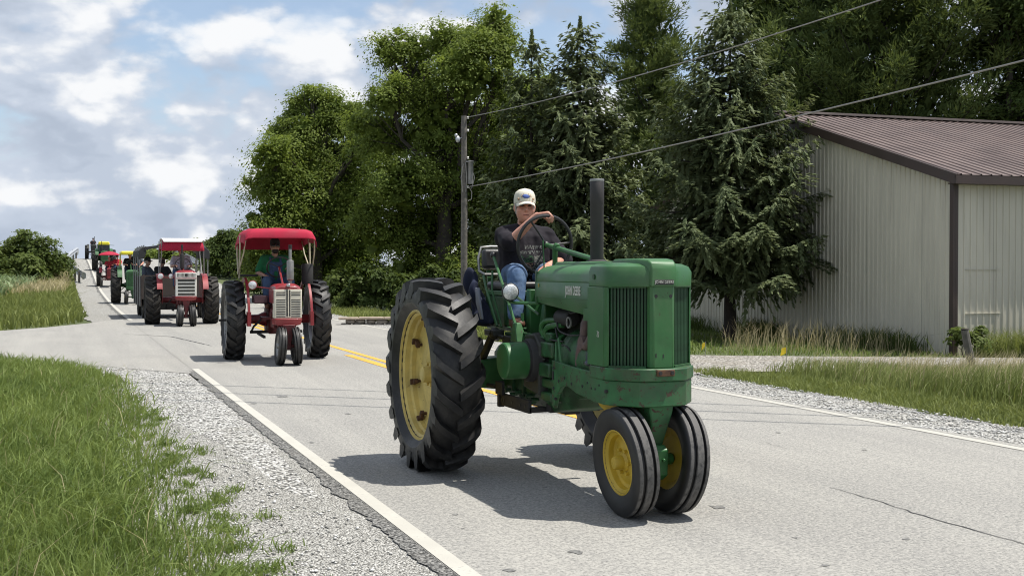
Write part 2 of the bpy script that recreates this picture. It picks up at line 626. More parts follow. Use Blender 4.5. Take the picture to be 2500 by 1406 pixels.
def road_mat():
    m, g, b, out = new_mat('road_surface')
    pos = g.n('ShaderNodeNewGeometry').outputs['Position']
    st = g.vmath('MULTIPLY', pos, (1.0, .06, 1.0))
    streak = g.noise(st, 2.2, 7, .62, .3)
    patch = g.noise(pos, .55, 6, .6, .4)
    lane = g.noise(g.vmath('MULTIPLY', pos, (1.15, .012, 0)), 1.0, 3, .6)
    speck = g.noise(pos, 52, 4, .8)
    speck2 = g.noise(pos, 21, 4, .75)
    f = g.math('ADD', g.math('MULTIPLY', streak, .45), g.math('MULTIPLY', g.math('ADD', patch, lane), .275))
    c = g.mix(g.ramp(f, .36, .64), (.222, .217, .205, 1), (.325, .315, .288, 1))
    c = g.mix(g.math('MULTIPLY', g.ramp(speck, .40, .66), .8), c, (.41, .397, .36, 1))
    c = g.mix(g.math('MULTIPLY', g.ramp(speck, .50, .33), .8), c, (.085, .084, .081, 1))
    c = g.mix(g.math('MULTIPLY', g.ramp(speck2, .54, .40), .38), c, (.14, .14, .136, 1))
    # hairline cracks, broken up
    w = g.vmath('ADD', pos, g.vmath('MULTIPLY', g.n('ShaderNodeTexNoise').outputs['Color'], (0.0, 0, 0)))
    wn = g.n('ShaderNodeTexNoise')
    g.put(wn.inputs['Vector'], pos)
    wn.inputs['Scale'].default_value = 1.3
    wn.inputs['Detail'].default_value = 6
    w = g.vmath('ADD', g.vmath('MULTIPLY', pos, (.55, .30, 1)), g.vmath('MULTIPLY', wn.outputs['Color'], (.55, .55, 0)))
    vo = g.n('ShaderNodeTexVoronoi', feature='DISTANCE_TO_EDGE')
    g.put(vo.inputs['Vector'], w)
    vo.inputs['Scale'].default_value = .8
    line = g.ramp(vo.outputs['Distance'], .0045, .001)
    mask = g.ramp(g.noise(pos, .35, 3, .6), .56, .66)
    c = g.mix(g.math('MULTIPLY', g.math('MULTIPLY', line, mask), .45), c, (.06, .06, .058, 1))
    # small tar spots and spalls
    vs = g.n('ShaderNodeTexVoronoi')
    g.put(vs.inputs['Vector'], g.vmath('MULTIPLY', pos, (1, .45, 1)))
    vs.inputs['Scale'].default_value = 1.7
    spot = g.math('MULTIPLY', g.ramp(vs.outputs['Distance'], .085, .04), g.ramp(g.noise(pos, 3.0, 4, .7), .52, .62))
    c = g.mix(g.math('MULTIPLY', spot, .75), c, (.07, .07, .068, 1))
    g.put(b.inputs['Base Color'], c)
    b.inputs['Roughness'].default_value = .85
    b.inputs['Specular IOR Level'].default_value = .25
    bp = g.n('ShaderNodeBump')
    bp.inputs['Strength'].default_value = .55
    bp.inputs['Distance'].default_value = .006
    g.put(bp.inputs['Height'], speck)
    m.node_tree.links.new(bp.outputs[0], b.inputs['Normal'])
    return m


def gravel_mat(name, scale, lo, mid, hi, dirt=(.20, .17, .12), dirt_amt=.3, strength=1.0):
    m, g, b, out = new_mat(name)
    pos = g.n('ShaderNodeNewGeometry').outputs['Position']
    wn = g.n('ShaderNodeTexNoise')
    g.put(wn.inputs['Vector'], pos)
    wn.inputs['Scale'].default_value = scale * .6
    p2 = g.vmath('ADD', pos, g.vmath('MULTIPLY', wn.outputs['Color'], (.5 / scale,) * 3))
    vo = g.n('ShaderNodeTexVoronoi')
    g.put(vo.inputs['Vector'], p2)
    vo.inputs['Scale'].default_value = scale
    sep = g.n('ShaderNodeSeparateColor')
    g.put(sep.inputs[0], vo.outputs['Color'])
    c = g.mix(g.ramp(sep.outputs[0], .1, .5, False), C4(lo), C4(mid))
    c = g.mix(g.ramp(sep.outputs[1], .45, .95, False), c, C4(hi))
    c = g.mix(g.ramp(vo.outputs['Distance'], .42, .75), c, C4(tuple(x * .45 for x in lo)))
    c = g.mix(g.math('MULTIPLY', g.ramp(g.noise(pos, 1.1, 6, .65), .45, .7), dirt_amt), c, C4(dirt))
    g.put(b.inputs['Base Color'], c)
    b.inputs['Roughness'].default_value = .9
    b.inputs['Specular IOR Level'].default_value = .2
    bp = g.n('ShaderNodeBump')
    bp.inputs['Strength'].default_value = strength
    bp.inputs['Distance'].default_value = .02
    g.put(bp.inputs['Height'], g.math('SUBTRACT', g.math('MULTIPLY', sep.outputs[2], .5), vo.outputs['Distance']))
    m.node_tree.links.new(bp.outputs[0], b.inputs['Normal'])
    return m


def worn_paint(name, col, under=(.27, .265, .25)):
    m, g, b, out = new_mat(name)
    pos = g.n('ShaderNodeNewGeometry').outputs['Position']
    n1 = g.noise(pos, 26, 7, .75)
    n2 = g.noise(pos, 2.5, 4, .6)
    f = g.ramp(g.math('ADD', g.math('MULTIPLY', n1, .7), g.math('MULTIPLY', n2, .3)), .55, .66)
    c = g.mix(g.ramp(n2, .3, .7), C4(tuple(x * .9 for x in col)), C4(col))
    g.put(b.inputs['Base Color'], g.mix(g.math('MULTIPLY', f, .85), c, C4(under)))
    b.inputs['Roughness'].default_value = .75
    return m


def soil_mat():
    m, g, b, out = new_mat('soil_and_turf')
    pos = g.n('ShaderNodeNewGeometry').outputs['Position']
    n = g.noise(pos, .8, 7, .65)
    n2 = g.noise(pos, 30, 5, .7)
    c = g.mix(g.ramp(n, .35, .65), (.045, .07, .018, 1), (.085, .115, .032, 1))
    c = g.mix(g.ramp(n2, .45, .7), c, (.105, .09, .05, 1))
    g.put(b.inputs['Base Color'], c)
    b.inputs['Roughness'].default_value = .95
    bp = g.n('ShaderNodeBump')
    bp.inputs['Strength'].default_value = .8
    bp.inputs['Distance'].default_value = .03
    g.put(bp.inputs['Height'], n2)
    m.node_tree.links.new(bp.outputs[0], b.inputs['Normal'])
    return m


M['road'] = road_mat()
M['chip'] = gravel_mat('chip_shoulder', 75, (.20, .195, .18), (.43, .42, .385), (.66, .65, .61), (.27, .26, .23), .25, .8)
M['gravel'] = gravel_mat('white_limestone_gravel', 38, (.21, .205, .19), (.47, .465, .44), (.70, .69, .66), (.30, .28, .23), .35, 1.0)
M['drive'] = gravel_mat('drive_gravel', 30, (.21, .19, .165), (.38, .36, .32), (.56, .54, .50), (.28, .24, .18), .4, 1.0)
M['sideroad'] = gravel_mat('side_road_chip', 60, (.17, .165, .15), (.30, .29, .265), (.45, .44, .41), (.22, .21, .19), .5, .6)
M['white_line'] = worn_paint('white_road_paint', (.45, .435, .385))
M['yellow_line'] = worn_paint('yellow_road_paint', (.66, .36, .05))
M['asphalt_edge'] = gravel_mat('asphalt_edge', 60, (.10, .10, .097), (.20, .197, .188), (.33, .325, .305), (.17, .16, .14), .4, .6)
M['soil'] = soil_mat()
M['crack'] = mat('crack_filler', (.05, .05, .05), .9, vary=.2)


def grid_sheet(name, xs, ys, zf, m, kind='structure', parent=None):
    nx, ny = len(xs), len(ys)
    X, Y = np.meshgrid(xs, ys)
    Z = zf(X, Y)
    co = np.stack([X, Y, Z], -1).reshape(-1, 3)
    i = np.arange(nx - 1)
    j = np.arange(ny - 1)
    I, J = np.meshgrid(i, j)
    a = (J * nx + I).ravel()
    q = np.stack([a, a + 1, a + nx + 1, a + nx], -1).ravel()
    me = np_mesh(name, co, q, np.arange(0, len(q), 4), True)
    o = link_mesh(name, me, m, parent)
    if kind: o['kind'] = kind
    return o


xs = np.unique(np.concatenate([np.linspace(-900, -40, 12), np.linspace(-40, -6, 22), np.linspace(-6, 16, 56), np.linspace(16, 50, 20), np.linspace(50, 900, 12)]))
ys = np.unique(np.concatenate([np.linspace(-60, 0, 8), np.linspace(0, 60, 90), np.linspace(60, 140, 70), np.linspace(140, 300, 20), np.linspace(300, 1500, 10)]))
ground = grid_sheet('ground', xs, ys, hgt, M['soil'])


def ribbon(name, left, right, ys, dz, m, ztop=None, kind='structure', jag=0.0, jl=True, jr=False, seed=1, parent=None):
    """strip along the road between x=left(y) and x=right(y)"""
    r = np.random.default_rng(seed)
    ys = np.asarray(ys, float)
    L = np.array([left(y) if callable(left) else left for y in ys], float)
    Rr = np.array([right(y) if callable(right) else right for y in ys], float)
    if jag:
        n1 = np.cumsum(r.normal(0, 1, len(ys)))
        n1 = n1 - np.convolve(n1, np.ones(15) / 15, 'same')
        n1 = np.clip(n1 / 3, -1, 1) * jag + r.uniform(-.3, .3, len(ys)) * jag
        if jl: L = L + n1
        if jr: Rr = Rr + n1[::-1]
    z = zroad(ys) + dz
    k = 4
    cols = [np.stack([L + (Rr - L) * t, ys, z], -1) for t in np.linspace(0, 1, k)]
    co = np.stack(cols, 1).reshape(-1, 3)
    n = len(ys)
    I, J = np.meshgrid(np.arange(k - 1), np.arange(n - 1))
    a = (J * k + I).ravel()
    q = np.stack([a, a + 1, a + k + 1, a + k], -1).ravel()
    me = np_mesh(name, co, q, np.arange(0, len(q), 4), True)
    o = link_mesh(name, me, m, parent)
    if kind: o['kind'] = kind
    return o


yy = np.unique(np.concatenate([np.arange(-25, 42, .12), np.arange(42, 300, 1.0)]))
road = ribbon('road', 1.90, 8.02, yy, 0.0, M['road'])
# crumbling dark asphalt lip along the near edge line
ribbon('road_edge', 1.80, 1.912, np.arange(-25, 18.9, .05), -.0015, M['asphalt_edge'], jag=.03, seed=3)
ribbon('road_edge', 1.78, 1.91, np.arange(38.3, 112, .3), -.004, M['asphalt_edge'], jag=.05, seed=4)
# shoulders
ribbon('gravel_shoulder', lambda y: .45 if y < 12 else .45 - .0 * y, 1.85, np.arange(-25, 17.2, .15), -.010, M['chip'], jag=.1, seed=5)
ribbon('gravel_shoulder', .75, 1.85, np.arange(33, 112, .5), -.010, M['chip'], jag=.12, seed=6)
ribbon('gravel_shoulder', 7.98, lambda y: 8.92 + .1 * math.sin(y * .7), np.arange(-25, 112, .25), -.010, M['gravel'], jag=.14, jl=False, jr=True, seed=8)


def flat_poly(name, pts, z, m, kind='structure', n=6):
    """flat sheet at road level (the road is level there)"""
    me = bpy.data.meshes.new(name)
    bm = bmesh.new()
    f = bm.faces.new([bm.verts.new((p[0], p[1], z)) for p in pts])
    f.normal_update()
    if f.normal.z < 0: f.normal_flip()
    bmesh.ops.triangulate(bm, faces=[f])
    bm.to_mesh(me)
    bm.free()
    o = link_mesh(name, me, m)
    if kind: o['kind'] = kind
    return o


# side road on the left with its flared mouth
flat_poly('side_road', [(-70, 20.0), (-8, 23.3), (-3, 22.9), (-.9, 21.9), (.6, 20.3), (1.5, 18.9), (1.95, 18.2), (1.95, 39.2), (1.3, 38.0), (.8, 36.6), (-.4, 34.2), (-1.6, 32.6), (-6, 31.2), (-70, 29.5)], -.0035, M['road'])
# loose white stone round the near corner
flat_poly('gravel_corner', [(1.66, 8.0), (1.72, 10), (1.78, 12.5), (1.78, 18.4), (1.3, 19.5), (.5, 20.7), (-.8, 22.2), (-3, 23.2), (-8, 23.7), (-30, 22.6), (-30, 21.3), (-8, 21.9), (-3, 21.0), (-1.2, 19.6), (.2, 17.0), (.8, 15), (1.0, 13.2), (1.35, 11.0), (1.5, 8.5)], -.0085, M['gravel'])
# the gravel drive on the right
flat_poly('gravel_drive', [(7.99, 15.2), (9.3, 15.9), (11.5, 15.3), (15, 13.9), (30, 8), (30, 11), (16, 16.4), (12.5, 18.2), (10.3, 19.4), (9, 20.6), (7.99, 22)], -.006, M['drive'])

def GP(u, v):
    p0 = Vector(cam.location)
    d = P(u, v, 1) - p0
    t = (0 - p0.z) / d.z
    return (p0.x + d.x * t, p0.y + d.y * t)


# painted lines, one sheet above the road
def line(name, x0, x1, y0, y1, m, step=.4):
    return ribbon(name, x0, x1, np.arange(y0, y1 + .01, step), .0045, m)


line('edge_line', 1.905, 2.01, -20, 19.25, M['white_line'])
line('edge_line', 1.90, 2.03, 37.8, 109, M['white_line'], .5)
line('edge_line', 7.78, 7.89, -20, 109, M['white_line'], .5)
line('centre_line', 5.06, 5.18, GP(1560, 1066)[1], 109, M['yellow_line'], .5)
for y0 in (17.3, 29.6, 41.9, 54, 66, 78):
    line('centre_dash', 4.80, 4.95, y0, y0 + (4.2 if y0 == 17.3 else 3.0), M['yellow_line'], .25)
# long open cracks
def crack(pts, w, seed):
    r = random.Random(seed)
    out = []
    for a, b in zip(pts[:-1], pts[1:]):
        n = max(2, int(math.hypot(b[0] - a[0], b[1] - a[1]) / .09))
        for i in range(n):
            t = i / n
            out.append((a[0] + (b[0] - a[0]) * t + r.uniform(-.012, .012), a[1] + (b[1] - a[1]) * t + r.uniform(-.012, .012)))
    vs, fs = [], []
    for i, p in enumerate(out):
        q = out[min(i + 1, len(out) - 1)]
        o = out[max(i - 1, 0)]
        d = Vector((q[0] - o[0], q[1] - o[1])).normalized()
        ww = w * (.35 + .65 * min(1, min(i, len(out) - 1 - i) / 12)) * r.uniform(.6, 1.2)
        z = float(zroad(p[1])) + .0035
        vs += [(p[0] - d.y * ww, p[1] + d.x * ww, z), (p[0] + d.y * ww, p[1] - d.x * ww, z)]
        if i: fs.append((2 * i - 2, 2 * i - 1, 2 * i + 1, 2 * i))
    me = bpy.data.meshes.new('road_crack')
    me.from_pydata(vs, [], fs)
    o = link_mesh('road_crack', me, M['crack'])
    o['kind'] = 'structure'


crack([GP(2030, 1190), GP(2150, 1225), GP(2250, 1258), GP(2350, 1285), GP(2500, 1328), GP(2700, 1380)], .0075, 1)
crack([GP(1870, 1080), GP(1900, 1090), GP(1935, 1099)], .005, 2)
crack([GP(300, 815), GP(420, 822), GP(520, 845)], .022, 5)


# dark patched pocks in the paving
def pock(u, v, lx, ly, seed):
    r = random.Random(seed)
    c = GP(u, v)
    n = 14
    pts = [(c[0] + math.cos(2 * PI * i / n) * lx * r.uniform(.35, .95), c[1] + math.sin(2 * PI * i / n) * ly * r.uniform(.25, .85), .0030) for i in range(n)]
    me = bpy.data.meshes.new('road_patch')
    me.from_pydata(pts, [], [tuple(range(n))])
    link_mesh('road_patch', me, M['pock'])['kind'] = 'structure'


M['pock'] = mat('tar_pock', (.145, .143, .136), .9, vary=.4, scale=40)
for i, (u, v, lx, ly) in enumerate(((1405, 1347, .055, .07), (1750, 1238, .075, .10), (1245, 1392, .05, .06), (1110, 1256, .03, .03), (2015, 1380, .04, .035), (2210, 1316, .035, .03), (620, 985, .05, .12), (600, 1012, .04, .1),
                                    (690, 968, .09, .2), (760, 1080, .03, .06), (1940, 1312, .02, .03), (1330, 1190, .03, .03), (2110, 1098, .03, .04), (1900, 1056, .04, .05), (1130, 1290, .02, .02), (850, 1010, .04, .08))):
    pock(u, v, lx, ly, 100 + i)

# ------------------------------------------------------------------ leaves, trees, grass
def unit(a):
    return a / np.maximum(np.linalg.norm(a, axis=-1, keepdims=True), 1e-9)


def kites(name, c, t, n, L, Wd, tint, m, parent=None, base=.0):
    """one kite-shaped leaf per row: centre c, long axis t, face normal n, length L, width Wd"""
    t = unit(t)
    b = unit(np.cross(n, t))
    L = np.asarray(L)[:, None]
    Wd = np.asarray(Wd)[:, None]
    v = np.stack([c - t * L * .5, c + b * Wd * .5 - t * L * .08, c + t * L * .5, c - b * Wd * .5 - t * L * .08], 1).reshape(-1, 3)
    N = len(c)
    me = np_mesh(name, v, np.arange(4 * N), np.arange(0, 4 * N, 4), False, np.repeat(tint, 4))
    return link_mesh(name, me, m, parent)


def limb(mb, a, b, ra, rb, r, n=6, k=4, wob=.06):
    a, b = Vector(a), Vector(b)
    L = (b - a).length
    pts, rr = [], []
    for i in range(k + 1):
        t = i / k
        w = 0 if i in (0, k) else wob * L
        pts.append(a.lerp(b, t) + Vector((r.uniform(-w, w), r.uniform(-w, w), r.uniform(-w, w) + math.sin(PI * t) * .04 * L)))
        rr.append(ra + (rb - ra) * t)
    mb.tube(pts, rr, n)
    return pts


def deciduous(name, label, base, lobes, seed, m, n_leaf=30000, leaf=.17, group=None, trunk_r=.22, cat='tree', cl_r=.42, bark='bark', fill=.34, trunk_top=None, tname='trunk', per=110):
    """lobes: [(x, y, z, rx, rz)] ellipsoids of foliage; clusters of leaves fill their shells"""
    r = np.random.default_rng(seed)
    rp = random.Random(seed)
    bz = float(base[2])
    root = empty(name, (base[0], base[1], bz))
    tag(root, label, cat, group)
    o = np.array([base[0], base[1], bz])
    lobes = np.array(lobes, float)
    sat = []
    for (x, y, z, rx, rz) in lobes:                      # smaller boughs break up each mass
        for q in range(2):
            d = unit(r.normal(size=3) + np.array([0, 0, .35]))
            k = r.uniform(.34, .52)
            sat.append((x + d[0] * rx * .95, y + d[1] * rx * .95, max(z + d[2] * rz * .95, bz + .5), rx * k, rz * k * .85))
    main_n = len(lobes)
    lobes = np.concatenate([lobes, np.array(sat)])
    vol = lobes[:, 3] ** 2 * lobes[:, 4]
    area = vol ** (2 / 3)
    ncl = max(8, int(n_leaf / per))
    cnt = np.maximum(2, (area / area.sum() * ncl)).astype(int)
    cc, oo = [], []
    for (x, y, z, rx, rz), k in zip(lobes, cnt):
        d = unit(r.normal(size=(k, 3)))
        d[:, 2] = np.where(d[:, 2] < -.55, -d[:, 2], d[:, 2])
        rad = np.where(r.random(k) < fill, r.uniform(.25, .7, k), np.where(r.random(k) < .12, r.uniform(1.05, 1.42, k), r.uniform(.74, 1.1, k)))
        rad = rad * (1 + .12 * np.sin(d[:, 0] * 5 + seed) * np.sin(d[:, 2] * 6 + seed * 2))
        cc.append(np.array([x, y, z]) + d * rad[:, None] * np.array([rx, rx, rz]))
        oo.append(d)
    cc = np.concatenate(cc)
    oo = np.concatenate(oo)
    keep = cc[:, 2] > bz + .3
    cc, oo = cc[keep], oo[keep]
    # leaves: each cluster is a drooping umbrella of leaves, lit on top and dark below
    k = len(cc)
    size = r.uniform(.6, 1.4, k) * cl_r
    ax = unit(np.array([0, 0, .85]) + .55 * oo + .18 * r.normal(size=oo.shape))
    e1 = unit(np.cross(ax, r.normal(size=oo.shape)))
    e2 = np.cross(ax, e1)
    idx = np.repeat(np.arange(k), per)
    rad = np.sqrt(r.random(len(idx))) * (1 + .25 * r.normal(size=len(idx)))
    th = r.uniform(0, 2 * PI, len(idx))
    lobe5 = 1 + .28 * np.cos(5 * th + idx)
    q = (e1[idx] * (rad * lobe5 * np.cos(th))[:, None] + e2[idx] * (rad * lobe5 * np.sin(th))[:, None] + ax[idx] * (-.42 * rad ** 2 + .13 * r.normal(size=len(idx)))[:, None])
    side = unit(oo * np.array([1, 1, .15]) + 1e-6)
    pos = cc[idx] + q * size[idx][:, None]
    nn = unit(ax[idx] + .50 * q + .30 * r.normal(size=q.shape))
    tt = unit(q + .5 * side[idx] + .7 * r.normal(size=q.shape) + np.array([0, 0, -.25]))
    tt = unit(tt - nn * (tt * nn).sum(1, keepdims=True))
    ls = leaf * r.uniform(.6, 1.3, len(idx))
    ctint = r.random(k)
    tint = np.clip(.68 * ctint[idx] + .32 * r.random(len(idx)), 0, 1)
    # coarse inner foliage, added to block light; low tint paints the dense heart's shade
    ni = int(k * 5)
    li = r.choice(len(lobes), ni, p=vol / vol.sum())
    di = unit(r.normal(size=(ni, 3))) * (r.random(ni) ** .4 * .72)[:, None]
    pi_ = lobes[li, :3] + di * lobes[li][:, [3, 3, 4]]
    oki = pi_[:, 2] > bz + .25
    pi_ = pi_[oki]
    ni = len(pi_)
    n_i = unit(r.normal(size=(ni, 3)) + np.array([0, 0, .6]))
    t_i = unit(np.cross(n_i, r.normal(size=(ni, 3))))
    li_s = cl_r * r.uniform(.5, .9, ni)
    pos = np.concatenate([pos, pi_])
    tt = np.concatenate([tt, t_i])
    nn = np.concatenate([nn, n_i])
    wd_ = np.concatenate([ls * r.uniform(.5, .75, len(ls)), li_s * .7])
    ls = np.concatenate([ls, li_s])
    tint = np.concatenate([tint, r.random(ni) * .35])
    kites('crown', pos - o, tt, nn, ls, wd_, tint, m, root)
    # trunk, limbs to each lobe, twigs to some clusters
    mb = MB()
    zt = trunk_top if trunk_top is not None else bz + .35 * (lobes[:, 2].max() - bz)
    fork = Vector((base[0] + rp.uniform(-.15, .15), base[1], zt)) - Vector(o)
    limb(mb, (0, 0, -.25), fork, trunk_r * 1.25, trunk_r * .8, rp, 9, 5, .015)
    tb = MB()
    for i, (x, y, z, rx, rz) in enumerate(lobes[:main_n]):
        c = Vector((x, y, z)) - Vector(o)
        st = fork if z > zt else Vector((fork.x, fork.y, max(.3, (z - bz) * .7)))
        pts = limb(tb, st, c + Vector((0, 0, rz * .35)), trunk_r * .42, trunk_r * .10, rp, 5, 5, .07)
        sel = np.where((np.abs(cc - np.array([x, y, z])) / np.array([rx, rx, rz]) < 1.1).all(1))[0]
        for s in sel[:: max(1, len(sel) // 14)]:
            e = Vector(cc[s]) - Vector(o)
            limb(tb, pts[rp.randint(2, 5)], e, trunk_r * .10, .008, rp, 3, 3, .1)
    mb.build(tname, M[bark], root, 60)
    tb.build('limbs', M[bark], root, 60)
    return root


def spruce(name, label, base, H, Rb, seed, m, z0=.12, lev=.30, per=9, dens=1.0, leaf=.17, group=None, lean=(0, 0), power=.85, shape=None):
    """whorls of drooping boughs; each bough carries side twigs clothed in short needle sprigs"""
    r = np.random.default_rng(seed)
    root = empty(name, base)
    tag(root, label, 'tree', group)
    C, T, N, Ls, Tn = [], [], [], [], []
    bmb = MB()
    z = z0 * H
    up = np.array([0, 0, 1.0])
    while z < H * .985:
        f = (z - z0 * H) / (H - z0 * H)
        Rz = Rb * ((1 - f) ** power if shape is None else shape(f)) + .12
        k = max(4, int(per * (.55 + .45 * (1 - f))))
        for a in np.arange(k) * 2 * PI / k + r.uniform(0, 6):
            a = a + r.normal(0, .18)
            L = Rz * r.choice([r.uniform(.6, .85), r.uniform(.85, 1.10)])
            if f < .10: L *= r.uniform(.45, .9)
            d = np.array([math.cos(a), math.sin(a), 0])
            sd = np.array([-math.sin(a), math.cos(a), 0])
            zj = z + r.uniform(-.5, .5) * lev
            droop = r.uniform(.20, .40) * (1 - .8 * f) * (.55 if f < .12 else 1)
            curve = lambda s: -droop * np.sin(s * PI * .60) * L + .20 * L * np.maximum(s - .55, 0) * (1 + 2 * f) + f * .40 * s * L + zj
            btint = r.uniform(0, .55)
            nt_ = max(6, int(L / .062))
            st = np.linspace(.14, 1.0, nt_) + r.normal(0, .01, nt_)
            for i, s0 in enumerate(st):
                side = 1 if i % 2 else -1
                lt = (.42 * L * max(1.02 - s0, 0) ** .75 * min(1, s0 * 3.2) + .10) * r.uniform(.7, 1.2)
                n = max(5, int(lt / .022 * dens))
                q = r.uniform(.05, 1.0, n)
                td = d * r.uniform(.55, .85) + sd * side * (.75 if s0 < .97 else .1)
                td = td / np.linalg.norm(td)
                hang = r.random() < .35
                sag = (.30 if not hang else .95) * q ** 1.4 * lt
                p = d * (s0 * L) + td * (q * lt * (1 if not hang else .55))[:, None]
                p[:, 2] = curve(s0) - sag + r.normal(0, .012, n)
                spl = r.choice([-1, 1], n) * r.uniform(.3, 1.0, n)
                t = td + np.cross(up, td) * spl[:, None] + r.normal(0, .15, (n, 3))
                t[:, 2] -= (.25 if not hang else 1.2)
                nn = unit(up + r.normal(0, .30, (n, 3)) + d * .25)
                C.append(p + unit(t) * leaf * .35); T.append(t); N.append(nn)
                Ls.append(leaf * r.uniform(.65, 1.3, n))
                Tn.append(np.clip(btint + .28 * r.random(n) + .25 * (q - .3), 0, 1))
            if f < .8 and r.random() < .6:
                ss = np.linspace(0, .85, 5)
                bmb.tube([tuple(d * q_ * L + np.array([0, 0, float(curve(q_)) - .02])) for q_ in ss], [.035 * (1 - f) + .008, .028 * (1 - f) + .007, .02 * (1 - f) + .006, .012, .006], 4)
        z += lev * (.75 + .45 * (1 - f)) * r.uniform(.85, 1.15)
    n = 260
    s_ = r.uniform(0, 1, n)
    aa = r.uniform(0, 2 * PI, n)
    p = np.stack([np.cos(aa) * .10 * (1 - s_), np.sin(aa) * .10 * (1 - s_), H * .93 + s_ * H * .085], -1)
    C.append(p); T.append(np.stack([np.cos(aa), np.sin(aa), np.full(n, .9)], -1)); N.append(unit(r.normal(size=(n, 3)))); Ls.append(np.full(n, leaf * .8)); Tn.append(r.random(n))
    C, T, N, Ls, Tn = (np.concatenate(q) for q in (C, T, N, Ls, Tn))
    N = unit(N - unit(T) * (N * unit(T)).sum(1, keepdims=True))
    kites('crown', C, T, N, Ls, Ls * r.uniform(.28, .44, len(Ls)), Tn, m, root)
    tr = MB()
    tr.tube([(0, 0, -.25), (.02, 0, .3), (lean[0] * .1, lean[1] * .1, H * .3), (0, 0, H * .7), (0, 0, H)], [H * .026, H * .020, H * .012, H * .005, .006], 10)
    tr.build('trunk', M['bark_dark'], root, 60)
    bmb.build('limbs', M['bark_dark'], root, 60)
    return root


def pine(name, label, base, H, Rb, seed, m, z0=.2, n_br=120, leaf=.3, group=None, tuft=.32, prof=None, dens=55):
    """white-pine habit: rising limbs carrying rounded tufts of long needles"""
    r = np.random.default_rng(seed)
    root = empty(name, base)
    tag(root, label, 'tree', group)
    cs, ts = [], []
    bmb = MB()
    for i in range(n_br):
        f = (i + r.random()) / n_br
        z = H * (z0 + (1 - z0) * f * .97)
        L = Rb * (prof(f) if prof else (1 - f) ** .7 * (.6 + .4 * min(1, f * 4))) * r.uniform(.6, 1.2) + .2
        a = i * 2.4 + r.normal(0, .3)
        up = r.uniform(.22, .60) + .5 * f
        d = np.array([math.cos(a), math.sin(a), 0])
        sd = np.array([-math.sin(a), math.cos(a), 0])
        end = d * L + np.array([0, 0, z + up * L])
        bmb.tube([(0, 0, z), tuple(d * L * .5 + np.array([0, 0, z + up * L * .35])), tuple(end)], [.05 * (1 - f) + .012, .03 * (1 - f) + .01, .008], 4)
        k = max(3, int(2.2 + L * 4.2))
        for s in r.uniform(.3, 1.0, k) ** .7:
            q = d * L * s + sd * r.normal(0, .20) * L * (1.15 - s) * 1.3
            q[2] = z + up * L * (s ** 1.4) + r.normal(0, .12)
            cs.append(q)
            ts.append(d * .6 + np.array([0, 0, .85]) + r.normal(0, .2, 3))
    cs = np.array(cs)
    ts = unit(np.array(ts))
    k = len(cs)
    idx = np.repeat(np.arange(k), dens)
    n = len(idx)
    sz = tuft * r.uniform(.7, 1.35, k)
    q = r.normal(size=(n, 3))
    q = unit(q) * (r.random(n) ** .5)[:, None]
    pos = cs[idx] + q * sz[idx][:, None] * np.array([1, 1, .75]) + ts[idx] * (r.random(n) * sz[idx] * .5)[:, None]
    t = unit(unit(q) + ts[idx] * .8 + r.normal(0, .3, (n, 3)))
    nn = unit(np.cross(t, r.normal(size=(n, 3))))
    L = leaf * r.uniform(.6, 1.25, n)
    tint = np.clip(.6 * r.random(k)[idx] + .4 * r.random(n), 0, 1)
    W_ = L * .22
    bi = np.repeat(np.arange(k), 3)                      # coarse inner sprays added to keep boughs dense; low tint paints their inner shade
    nb = len(bi)
    bp_ = cs[bi] * r.uniform(.4, .8, nb)[:, None] * np.array([1, 1, 0]) + cs[bi] * np.array([0, 0, 1]) + r.normal(0, .16, (nb, 3)) - np.array([0, 0, .1])
    bt = unit(ts[bi] + r.normal(0, .5, (nb, 3)))
    pos = np.concatenate([pos, bp_])
    t = np.concatenate([t, bt])
    nn = np.concatenate([nn, unit(np.cross(bt, r.normal(size=(nb, 3))))])
    Lb = tuft * r.uniform(.7, 1.2, nb)
    W_ = np.concatenate([W_, Lb * .38])
    L = np.concatenate([L, Lb])
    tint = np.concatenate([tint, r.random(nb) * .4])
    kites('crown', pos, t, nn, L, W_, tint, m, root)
    tr = MB()
    tr.tube([(0, 0, -.3), (0, 0, H * .3), (.05, 0, H * .7), (0, 0, H * .99)], [H * .02, H * .015, H * .008, .01], 9)
    tr.build('trunk', M['bark_dark'], root, 60)
    bmb.build('limbs', M['bark_dark'], root, 60)
    return root


